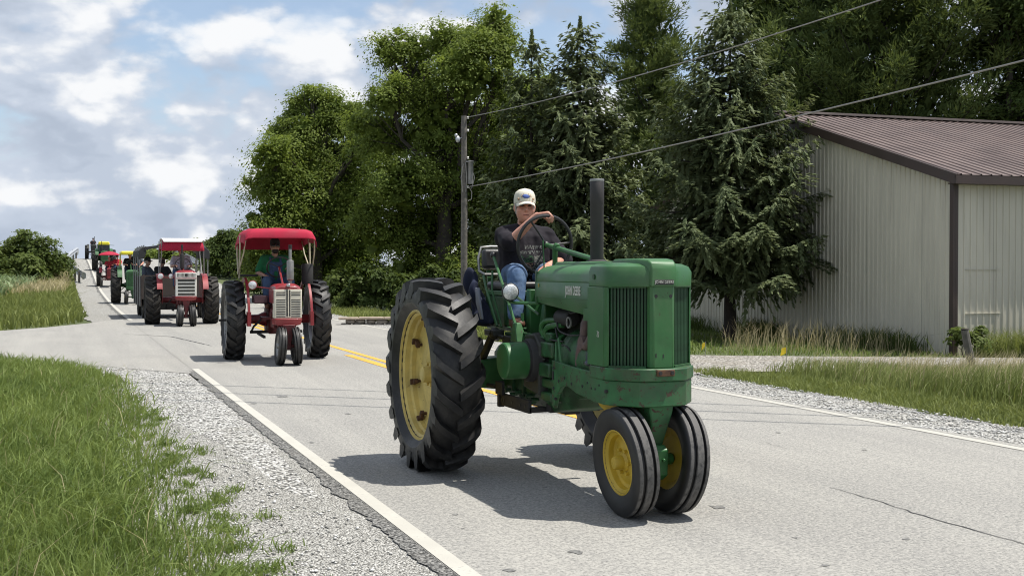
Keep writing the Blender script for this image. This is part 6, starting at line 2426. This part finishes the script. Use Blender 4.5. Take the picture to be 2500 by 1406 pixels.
    if tf_ < .3:
        mb.loft([[(WB - .10, -.10, pz + .03), (WB + .08, -.10, pz + .03), (WB + .08, .10, pz + .03), (WB - .10, .10, pz + .03)], [(WB - .05, -.04, Rf + .05), (WB + .04, -.04, Rf + .05), (WB + .04, .04, Rf + .05), (WB - .05, .04, Rf + .05)], [(WB - .05, -.04, Rf - .07), (WB + .05, -.04, Rf - .07), (WB + .05, .04, Rf - .07), (WB - .05, .04, Rf - .07)]])
        mb.tube([(WB, -tf_, Rf), (WB, tf_, Rf)], .03, 8)
        mb.build('pedestal', dark, t, 30, .01)
    else:
        mb.bar((WB, -tf_ + .05, Rf + .16), (WB, tf_ - .05, Rf + .16), .10, .09)
        for s in (-1, 1):
            mb.tube([(WB, s * (tf_ - .06), Rf + .2), (WB, s * (tf_ - .06), Rf - .02), (WB, s * tf_, Rf)], .035, 8)
        mb.bb((WB - .12, -.15, Rf + .1), (WB + .1, .15, pz + .03))
        mb.build('front_axle', dark, t, 30, .008)
    # seat, steering
    sx, sz = p['seat']
    mb = MB()
    mb.bb((sx - .24, -.21, sz - .16), (sx + .18, .21, sz - .09))
    mb.build('seat', M['black'], t, 40, .025, 3)
    mb = MB()
    mb.box((sx - .27, 0, sz + .06), (.06, .42, .28), Matrix.Rotation(-.15, 3, 'Y'))
    mb.build('backrest', M['black'], t, 40, .02, 3)
    mb = MB()
    mb.bb((sx - .18, -.12, az + .15), (sx + .12, .12, sz - .16))
    mb.build('seat_post', dark, t)
    hub = Vector(p['hub'])
    ad = (Vector((hub.x + .6, 0, hub.z - .38)) - hub).normalized()
    uu = Vector((0, 1, 0))
    vv = ad.cross(uu).normalized()
    mb = MB()
    mb.tube([hub + (uu * math.cos(a) + vv * math.sin(a)) * p.get('swr', .2) for a in np.linspace(0, 2 * PI, 29)[:-1]], .013, 7, loop=True)
    sw_ = mb.build('steering_wheel', M['black'], t)
    mb = MB()
    for a in (.6, 2.7, 4.7):
        mb.tube([hub, hub + (uu * math.cos(a) + vv * math.sin(a)) * p.get('swr', .2)], .008, 5)
    mb.build('spoke', M['black'], sw_)
    mb = MB()
    mb.tube([hub, hub + ad * .62], .018, 7)
    mb.build('steering_column', body, t)
    mb = MB()
    mb.bb((.30, -.3, az + .02), (.78, .3, az + .06))
    mb.build('platform', dark, t, 30, .006)
    # fenders
    if p.get('fender'):
        for s in (-1, 1):
            mb = MB()
            rings = []
            fr = Rr + .07
            for k in range(11):
                a = R(25) + R(125) * k / 10
                yi = s * (tr_ - wr_ / 2 - .05)
                yo = s * (tr_ - wr_ / 2 + p['fender'])
                c_, s_ = math.cos(a), math.sin(a)
                rings.append([(fr * c_, yi, az + fr * s_), (fr * c_, yo, az + fr * s_), ((fr - .012) * c_, yo, az + (fr - .012) * s_), ((fr - .02) * c_, yi + s * .012, az + (fr - .02) * s_)])
            mb.loft(rings)
            inner = [(Rr * .98 * math.cos(R(25) + R(125) * k / 10) , az + fr * .995 * math.sin(R(25) + R(125) * k / 10)) for k in range(11)] + [(-.35, az + .1), (.5, az - .1)]
            mb.prism(inner, s * (tr_ - wr_ / 2 - .055), s * (tr_ - wr_ / 2 - .040), 'xzy')
            mb.build('fender', body, t, 35)
    # exhaust
    if p.get('muffler'):
        mx_, my_, z0, z1, z2, mm = p['muffler']
        mb = MB()
        mb.lathe([(.03, z0 - .05), (.03, z0 + .03), (.058, z0 + .05), (.06, z0 + .07), (.06, z1 - .03), (.055, z1 - .01), (.026, z1), (.026, z2), (.02, z2), (.02, z1)], (mx_, my_, 0), 'z', 18)
        mb.build('muffler', M[mm], t, 40)
        MB().lathe([(.027, z2 - .06), (.03, z2 - .06), (.031, z2 + .01), (.022, z2 + .012)], (mx_, my_, 0), 'z', 14).build('rain_cap', M['flatblack'], t, 40)
    for (lx, ly, lz, lr) in p.get('lamps', []):
        mb = MB()
        mb.lathe([(0, lx - .09), (lr * .5, lx - .08), (lr, lx - .01), (lr * 1.05, lx + .01), (lr * .9, lx + .015)], (0, ly, lz), 'x', 18)
        l_ = mb.build('headlight', body, t, 40)
        MB().lathe([(lr * .95, lx + .012), (lr * .6, lx + .026), (0, lx + .03)], (0, ly, lz), 'x', 18).build('lens', M['lens'], l_, 60)
        MB().bar((lx - .05, ly, lz - .02), (lx - .02, math.copysign(hw * .8, ly), lz - .06), .02, .02).build('lamp_bracket', body, l_)
    # linkage and drawbar under the axle
    mb = MB()
    mb.bar((-.45, -.25, .42), (.5, -.25, .40), .04, .04)
    mb.bar((-.45, .25, .42), (.5, .25, .40), .04, .04)
    mb.bar((.1, -.45, .47), (.1, .45, .47), .05, .05)
    mb.tube([(.1, -.43, .47), (.4, -.42, .58), (.45, -.3, .7)], .02, 6)
    mb.build('drawbar', M['flatblack'], t)
    return t


def bow_canopy(t, x0, x1, w, ztop, zf, zb_, zs, m, nm='canopy', under=None, fabric=True):
    """fabric roof on bows: flat top, rounded front and back, sides falling to zs"""
    mb = MB()
    secs = []
    prof = [(x1, zf), (x1 - .01, zf + (ztop - zf) * .5), (x1 - .06, ztop - .03), (x1 - .16, ztop), ((x0 + x1) / 2, ztop + .02), (x0 + .16, ztop - .01), (x0 + .05, ztop - .06), (x0, zb_ + (ztop - zb_) * .5), (x0 - .02, zb_)]
    out, inn = [], []
    for x, z in prof:
        ro, ri = [], []
        for y, dz in ((-w / 2, -1), (-w / 2 + .015, -.5), (-w / 2 + .06, -.15), (-w / 2 + .16, 0), (0, .02), (w / 2 - .16, 0), (w / 2 - .06, -.15), (w / 2 - .015, -.5), (w / 2, -1)):
            d = dz * (ztop - zs) if z > ztop - .1 else dz * max(z - zs, -.0) * (1 if z > zs else 0)
            if dz == .02: d = .02 if z > ztop - .1 else 0
            ro.append(Vector((x, y, z + d)))
        out.append(ro)
    vs, fs = [], []
    n = 9
    for layer, off in ((0, 0), (1, -.012)):
        for i, ro in enumerate(out):
            cx = (x0 + x1) / 2
            for q in ro:
                vs.append(Vector((q.x + (off if q.x > cx + .3 else (-off if q.x < cx - .3 else 0)), q.y * (1 + off * .6), q.z + off)))
        o = layer * len(out) * n
        for i in range(len(out) - 1):
            for j in range(n - 1):
                a = o + i * n + j
                fs.append((a, a + 1, a + n + 1, a + n))
    L = len(out) * n
    for i in range(len(out) - 1):
        for j in (0, n - 1):
            a = i * n + j
            fs.append((a, a + n, a + n + L, a + L))
    for i in (0, len(out) - 1):
        for j in range(n - 1):
            a = i * n + j
            fs.append((a, a + 1, a + 1 + L, a + L))
    mb.add(vs, fs)
    return mb.build(nm, m, t, 50)


def at_ground(u, v):
    q = GP(u, v)
    return q


# ---- red tractor with the red bow canopy
c2 = (3.52, 21.05)
t2 = small_tractor('red_tractor', 'red tractor with cream slotted grille and a red fabric canopy', (c2[0], c2[1], 0), R(-92), dict(
    body='red', dark='red_dark', rim='steel', frim='steel', Rr=.69, wr=.315, tread=.73, lugs=19, Rf=.315, wf=.135, ftread=.125, WB=1.62, hw=.225, ht=1.33, hb=1.0, nose=1.60,
    gz=(.765, 1.235), gm='cream', grille='split', pan=.63, seat=(-.02, 1.30), hub=(.50, 0, 1.60), swr=.205, fender=None, muffler=(1.15, .10, 1.34, 1.72, 1.96, 'steel'), lamps=[(.95, -.50, 1.30, .075)], tyre='tyre', seg=44))
for s in (-1, 1):
    mb = MB()
    pts = [(.72 * math.cos(a) * 1.02, s * .53, .69 + .74 * math.sin(a)) for a in np.linspace(R(10), R(165), 12)]
    mb.loft([[(x, y - .02, z), (x, y + .02, z), (x * .93, y + .02, .69 + (z - .69) * .93), (x * .93, y - .02, .69 + (z - .69) * .93)] for x, y, z in pts])
    mb.bb((.55, s * .50, .60), (.75, s * .56, .84))
    mb.build('fender', M['red'], t2, 35)
mb = MB()
mb.box((-.05, -.46, 1.455), (.30, .30, .035))
mb.build('tool_tray', M['flatblack'], t2, 30, .01)
mb = MB()
mb.bb((.30, -.44, .98), (.62, -.20, 1.12))
mb.build('battery_case', mat('faded_maroon', (.10, .05, .06), .6), t2, 30, .02)
cn = bow_canopy(t2, -.75, .75, 1.22, 2.25, 2.10, 1.93, 2.02, M['canvas_red'])
mb = MB()
for s in (-1, 1):
    for x in (-.7, .7):
        mb.tube([(x, s * .58, 2.08), (x * .8, s * .60, 1.85), (.0, s * .64, 1.48)], .012, 6)
    mb.tube([(.0, s * .60, 2.15), (0, s * .62, 1.40)], .016, 6)
mb.pieces('canopy_pole', M['rope'], t2)
mb = MB()
mb.lathe([(0, 1.30), (.09, 1.30), (.10, 1.36), (.10, 1.64), (.09, 1.66), (0, 1.66)], (.30, .52, 0), 'z', 14)
mb.build('tank', M['flatblack'], t2)
mb = MB()
mb.bb((-.02, -.975, .66), (.05, -.80, .70))
mb.build('hub_bar', M['flatblack'], t2)
J2 = seated((-.02, 0, 1.31), .42, (.50, 0, 1.60), .19, .32, .0, True)
person('bearded man in green shirt, blue overalls and sunglasses under the red canopy', (c2[0], c2[1], 0), R(-92), J2, dict(shirt='tee_green', legs='overall', sleeve=.8), vox=.013, cap=True, cap_m='cap_dark', hair='hair_dark',
       glasses=True, beard='hair_dark', overall=True, group='drivers in the parade', skin='skin2')

# ---- red tractor with the white-topped canopy, pulling the covered trailer
c3 = (3.20, 35.1)
t3 = small_tractor('red_tractor', 'red tractor with wide white grille and a white topped canopy pulling the trailer', (c3[0], c3[1], 0), R(-91), dict(
    body='red', dark='red_dark', rim='steel', frim='cream', Rr=.68, wr=.40, tread=.80, lugs=18, Rf=.30, wf=.17, ftread=.165, WB=1.75, hw=.275, ht=1.53, hb=1.1, nose=1.80,
    gz=(.82, 1.46), gm='white', grille='wide', pan=.69, seat=(-.05, 1.42), hub=(.55, 0, 1.68), swr=.21, fender=.10, muffler=(1.05, -.05, 1.53, 1.98, 2.22, 'flatblack'), lamps=[(.9, -.62, 1.36, .085), (.95, -.34, 1.36, .075)], tyre='tyre_old', seg=36))
cn = bow_canopy(t3, -.75, .70, 1.16, 2.38, 2.08, 2.10, 2.12, M['canvas_red'])
mb = MB()
mb.loft([[(x, -w_, 2.385 + dz), (x, w_, 2.385 + dz), (x, w_, 2.415 + dz), (x, -w_, 2.415 + dz)] for x, w_, dz in ((-.76, .50, -.07), (-.60, .56, -.005), (.0, .565, .02), (.55, .56, .0), (.73, .52, -.075))])
mb.build('canopy_top', M['canvas_white'], t3, 50)
mb = MB()
for s in (-1, 1):
    for x in (-.6, .62):
        mb.tube([(x, s * .57, 2.36), (x, s * .57, 2.0), (x * .4, s * .60, 1.42)], .015, 6)
mb.pieces('canopy_pole', M['grey_pipe'], t3)
J3 = seated((-.05, 0, 1.43), .42, (.55, 0, 1.68), .2, .34)
person('driver in a pale shirt behind the black exhaust under the white topped canopy', (c3[0], c3[1], 0), R(-91), J3, dict(shirt='tee_white', legs='overall', sleeve=.7), vox=.016, cap=True, cap_m='cap_dark', hair='hair_dark', group='drivers in the parade', skin='skin2')

# ---- covered people trailer
tx, tyy = 3.32, 38.7
tl = empty('passenger_trailer', (tx, tyy, 0), R(-90))
tag(tl, 'covered passenger trailer with brown sides and grey poles behind the red tractor', 'trailer')
LW, LL = 1.0, 3.4           # half width, length (behind the front wall, -x)
mb = MB()
mb.bb((-LL, -LW, .62), (.0, LW, .72))
mb.build('deck', M['brown_panel'], tl)
mb = MB()
mb.bb((-.03, -LW, .722), (.0, LW, 1.36))
mb.build('front_board', M['brown_panel'], tl, 30, .006)
for s in (-1, 1):
    for k in range(4):
        mb = MB()
        mb.bb((-LL + k * LL / 4 + .015, s * LW - .012, .40), (-LL + (k + 1) * LL / 4 - .015, s * LW + .012, 1.33))
        mb.build('side_board', M['brown_panel'], tl, 30, .005)
    for k in range(4):
        mb = MB()
        x = -.06 - k * (LL - .1) / 3
        mb.tube([(x, s * (LW + .03), .40), (x, s * (LW + .03), 2.15), (x, s * (LW - .10), 2.30)], .019, 7)
        mb.build('pole', M['grey_pipe'], tl)
mb = MB()
secs = []
for x in (-LL - .05, .08):
    o_ = [(x, -LW - .06, 1.98), (x, -LW - .05, 2.14), (x, -LW + .10, 2.24), (x, -LW + .5, 2.30), (x, 0, 2.36), (x, LW - .5, 2.30), (x, LW - .10, 2.24), (x, LW + .05, 2.14), (x, LW + .06, 1.98)]
    i_ = [(x, y * .97, z - .06) for _, y, z in o_][::-1]
    secs.append(o_ + i_)
mb.loft(secs)
mb.build('roof', M['canvas_black'], tl, 50)
for s_ in (-1, 1):
    mb = MB()
    y0, y1 = s_ * (LW + .075), s_ * (LW - .16)
    mb.loft([[(x, y0, 1.86), (x, y0, 2.12), (x, y0 - s_ * .10, 2.23), (x, y1, 2.27), (x, y1, 2.10), (x, y1 + s_ * .05, 1.90)] for x in (-.30, .09)])
    mb.build('roof_flap', M['canvas_black'], tl, 40, .02)
mb = MB()
mb.loft([[(.082, -LW + .1, 2.14), (.082, -LW + .5, 2.22), (.082, 0, 2.28), (.082, LW - .5, 2.22), (.082, LW - .1, 2.14), (.082, LW - .1, 2.22), (.082, LW - .5, 2.29), (.082, 0, 2.35), (.082, -LW + .5, 2.29), (.082, -LW + .1, 2.22)],
         [(.10, -LW + .1, 2.14), (.10, -LW + .5, 2.22), (.10, 0, 2.28), (.10, LW - .5, 2.22), (.10, LW - .1, 2.14), (.10, LW - .1, 2.22), (.10, LW - .5, 2.29), (.10, 0, 2.35), (.10, -LW + .5, 2.29), (.10, -LW + .1, 2.22)]])
mb.build('roof_valance', M['canvas_black'], tl, 40)
mb = MB()
mb.bar((.0, 0, .62), (1.6, 0, .48), .08, .08)
mb.build('tongue', M['flatblack'], tl)
mt_ = rib_tyre(.30, .18, .18, 24)
for x, y in ((-.55, -.86), (-.55, .86), (-2.9, -.86), (-2.9, .86)):
    front_wheel(tl, (x, y, .30), .30, .18, .18, 1 if y > 0 else -1, mt_, M['steel'], M['tyre_old'])
mb = MB()
for x in (-.55, -2.9):
    mb.bar((x, -.95, .30), (x, .95, .30), .07, .07)
    mb.bb((x - .06, -.5, .30), (x + .06, .5, .62))
mb.pieces('axle', M['flatblack'], tl)
for k, s in enumerate((-1, 1)):
    mb = MB()
    mb.bb((-LL + .1, s * .55 - .18, .98), (-.35, s * .55 + .18, 1.04))
    mb.bb((-LL + .1, s * .55 - .03, .722), (-.35, s * .55 + .03, .98))
    mb.build('bench', M['brown_panel'], tl)


def passenger(label, x, y, rz, cl, **kw):
    J = seated((0, 0, 1.13), .40, (.5, 0, 1.2), .2, .34, .0, True, .13)
    J['wl'], J['wr'] = (.36, .14, 1.24), (.36, -.14, 1.24)
    return person(label, (tx + y, tyy - x, 0), rz, J, cl, vox=.016, group='people riding in the trailer', **kw)


passenger('man in a black cap and blue grey shirt looking sideways in the trailer', -.60, -.78, R(-28), dict(shirt='tee_grey', legs='overall', sleeve=.7), cap=True, cap_m='cap_dark', hair='hair_grey', skin='skin2')
passenger('person in dark clothes beside the capped man in the trailer', -.85, -.30, R(60), dict(shirt='cap_dark', legs='navy', sleeve=.8), hair='hair_dark', skin='skin2')

# ---- green tractor with a yellow sun roof
c4 = (2.76, 53.6)
z4 = float(zroad(53.6))
common = dict(body='jd', dark='jd_dark', rim='jd_yellow', frim='jd_yellow', tyre='tyre_old', seg=28)
t4 = small_tractor('green_tractor', 'green tractor under a bright yellow sun roof behind the trailer', (c4[0], c4[1], z4), R(-90), dict(common, **dict(
    Rr=.80, wr=.40, tread=.62, lugs=16, Rf=.31, wf=.16, ftread=.26, WB=1.9, hw=.27, ht=1.50, hb=1.05, nose=2.0, gz=(.75, 1.40), gm='jd_dark', grille='dark', seat=(-.05, 1.50), hub=(.5, 0, 1.75), fender=.15)))
for s in (-1, 1):
    me = [o for o in t4.children if o.name.startswith('rear_wheel')]
mb = MB()
mb.loft([[(x, -w_, z), (x, w_, z), (x, w_ * .94, z + .15), (x, -w_ * .94, z + .15)] for x, w_, z in ((-.75, .40, 2.16), (-.6, .44, 2.18), (.5, .44, 2.18), (.62, .40, 2.16))])
mb.build('sun_roof', M['yellow_roof'], t4, 50, .05, 4)
mb = MB()
for s in (-1, 1):
    mb.tube([(-.45, s * .42, 1.3), (-.45, s * .40, 2.2)], .03, 6)
mb.pieces('roof_post', M['yellow_roof'], t4)
person('driver in dark clothes under the yellow sun roof behind the trailer', (c4[0], c4[1], z4), R(-90), seated((-.05, 0, 1.51), .4, (.5, 0, 1.75), .19, .36), dict(shirt='tee_black', legs='navy', sleeve=.7), vox=.02, cap=True, cap_m='cap_dark', hair='hair_dark', group='drivers in the parade', face=False)
Jx = seated((-.15, .30, 1.60), .3, (.4, .3, 1.7), .12, .36)
person('second rider beside the driver under the yellow sun roof', (c4[0], c4[1], z4), R(-90), Jx, dict(shirt='tee_grey', legs='navy', sleeve=.7), vox=.02, hair='hair_dark', group='drivers in the parade', face=False)

# ---- red tractor with an umbrella
c5 = (2.55, 71.5)
z5 = float(zroad(71.5))
t5 = small_tractor('red_tractor', 'red tractor with a round red umbrella far up the road', (c5[0], c5[1], z5), R(-90), dict(
    body='red', dark='red_dark', rim='red', frim='red', tyre='tyre_old', seg=24, Rr=.62, wr=.30, tread=.66, lugs=16, Rf=.30, wf=.15, ftread=.55, WB=1.75, hw=.22, ht=1.22, hb=.9, nose=1.85, gz=(.66, 1.14), gm='red_dark', grille='dark',
    seat=(-.05, 1.15), hub=(.5, 0, 1.42), fender=.14, lamps=[(1.7, -.36, 1.05, .08), (1.7, .36, 1.05, .08)]))
mb = MB()
rings = []
for rr_, z in ((.03, 2.33), (.25, 2.29), (.5, 2.21), (.70, 2.08), (.69, 2.06), (.5, 2.18), (.25, 2.26), (.03, 2.30)):
    rings.append([(rr_ * (1 + .03 * math.cos(8 * a)) * math.cos(a) + .1, rr_ * math.sin(a), z) for a in np.linspace(0, 2 * PI, 25)[:-1]])
mb.loft(rings)
mb.build('umbrella', M['canvas_red'], t5, 50)
MB().tube([(.1, 0, 2.3), (-.25, .1, 1.0)], .018, 6).build('umbrella_pole', M['steel'], t5)
person('driver in a red shirt under the round red umbrella', (c5[0], c5[1], z5), R(-90), seated((-.05, 0, 1.17), .4, (.5, 0, 1.42), .19, .34), dict(shirt='tee_red', legs='navy', sleeve=.7), vox=.02, hair='hair_grey', group='drivers in the parade', face=False)
q5 = person('person in red riding on the fender of the umbrella tractor', (c5[0], c5[1], z5), R(-90), seated((-.1, .52, 1.30), .28, (.4, .52, 1.5), .12, .36), dict(shirt='tee_red', legs='overall', sleeve=.7), vox=.02, cap=True, cap_m='cap_dark', group='drivers in the parade', face=False)

# ---- green tractor with yellow cab roof near the crest, and a dark one on the crest
c6 = (2.72, 86.0)
z6 = float(zroad(86))
t6 = small_tractor('green_tractor', 'tall green tractor with a yellow cab roof just below the crest', (c6[0], c6[1], z6), R(-90), dict(common, **dict(
    Rr=.85, wr=.45, tread=.70, lugs=16, Rf=.38, wf=.2, ftread=.30, WB=2.2, hw=.30, ht=1.55, hb=1.1, nose=2.3, gz=(.8, 1.45), gm='jd_dark', grille='dark', seat=(-.05, 1.5), hub=(.5, 0, 1.75), fender=.2, muffler=(1.3, -.2, 1.55, 1.9, 2.35, 'flatblack'))))
mb = MB()
mb.loft([[(x, -w_, z), (x, w_, z), (x, w_ * .9, z + .26), (x, -w_ * .9, z + .26)] for x, w_, z in ((-.7, .42, 2.06), (-.55, .46, 2.06), (.6, .46, 2.06), (.72, .42, 2.06))])
mb.build('cab_roof', M['yellow_roof'], t6, 50, .06, 4)
mb = MB()
for s in (-1, 1):
    for x in (-.55, .6):
        mb.bar((x, s * .42, 1.25), (x, s * .41, 2.08), .06, .06)
    mb.bar((.60, s * .46, 2.04), (.62, s * .80, 2.02), .04, .03)
mb.bb((-.6, -.44, 1.2), (-.54, .44, 1.7))
mb.pieces('cab_frame', M['jd_dark'], t6)
mb = MB()
mb.bb((.585, -.40, 1.5), (.595, .40, 2.06))
mb.build('cab_glass', M['dark_glass'], t6)
person('driver seen dimly in the yellow roofed cab near the crest', (c6[0], c6[1], z6), R(-90), seated((-.10, 0, 1.36), .38, (.45, 0, 1.6), .18, .3, h=.85), dict(shirt='tee_black', legs='navy', sleeve=.7), vox=.02, hair='hair_dark', group='drivers in the parade', face=False, hands=False)
c7 = (2.45, 103.5)
z7 = float(zroad(103.5))
t7 = small_tractor('dark_tractor', 'dark tractor with a tall exhaust silhouetted on the hill crest', (c7[0], c7[1], z7), R(-90), dict(
    body='grime', dark='flatblack', rim='rust', frim='rust', tyre='tyre', seg=24, Rr=.72, wr=.36, tread=.62, lugs=16, Rf=.33, wf=.16, ftread=.16, WB=1.9, hw=.28, ht=1.45, hb=1.0, nose=2.0, gz=(.7, 1.35), gm='flatblack', grille='dark', seat=(-.05, 1.35), hub=(.5, 0, 1.6),
    fender=.15, muffler=(1.2, .1, 1.45, 1.75, 2.25, 'flatblack')))
person('driver of the dark tractor on the crest', (c7[0], c7[1], z7), R(-90), seated((-.05, 0, 1.36), .4, (.5, 0, 1.6), .19, .34), dict(shirt='tee_black', legs='navy', sleeve=.7), vox=.025, cap=True, cap_m='cap_dark', group='drivers in the parade', face=False, hands=False)

# the farther machines are smaller models: tractor and riders share one scale about the same spot on the road
for c_, k in ((c4, .95), (c5, .85), (c6, .83), (c7, .80)):
    for o in list(COL.objects):
        if o.parent is None and o.type == 'EMPTY' and abs(o.location.x - c_[0]) < 1e-4 and abs(o.location.y - c_[1]) < 1e-4:
            o.scale = (k, k, k)
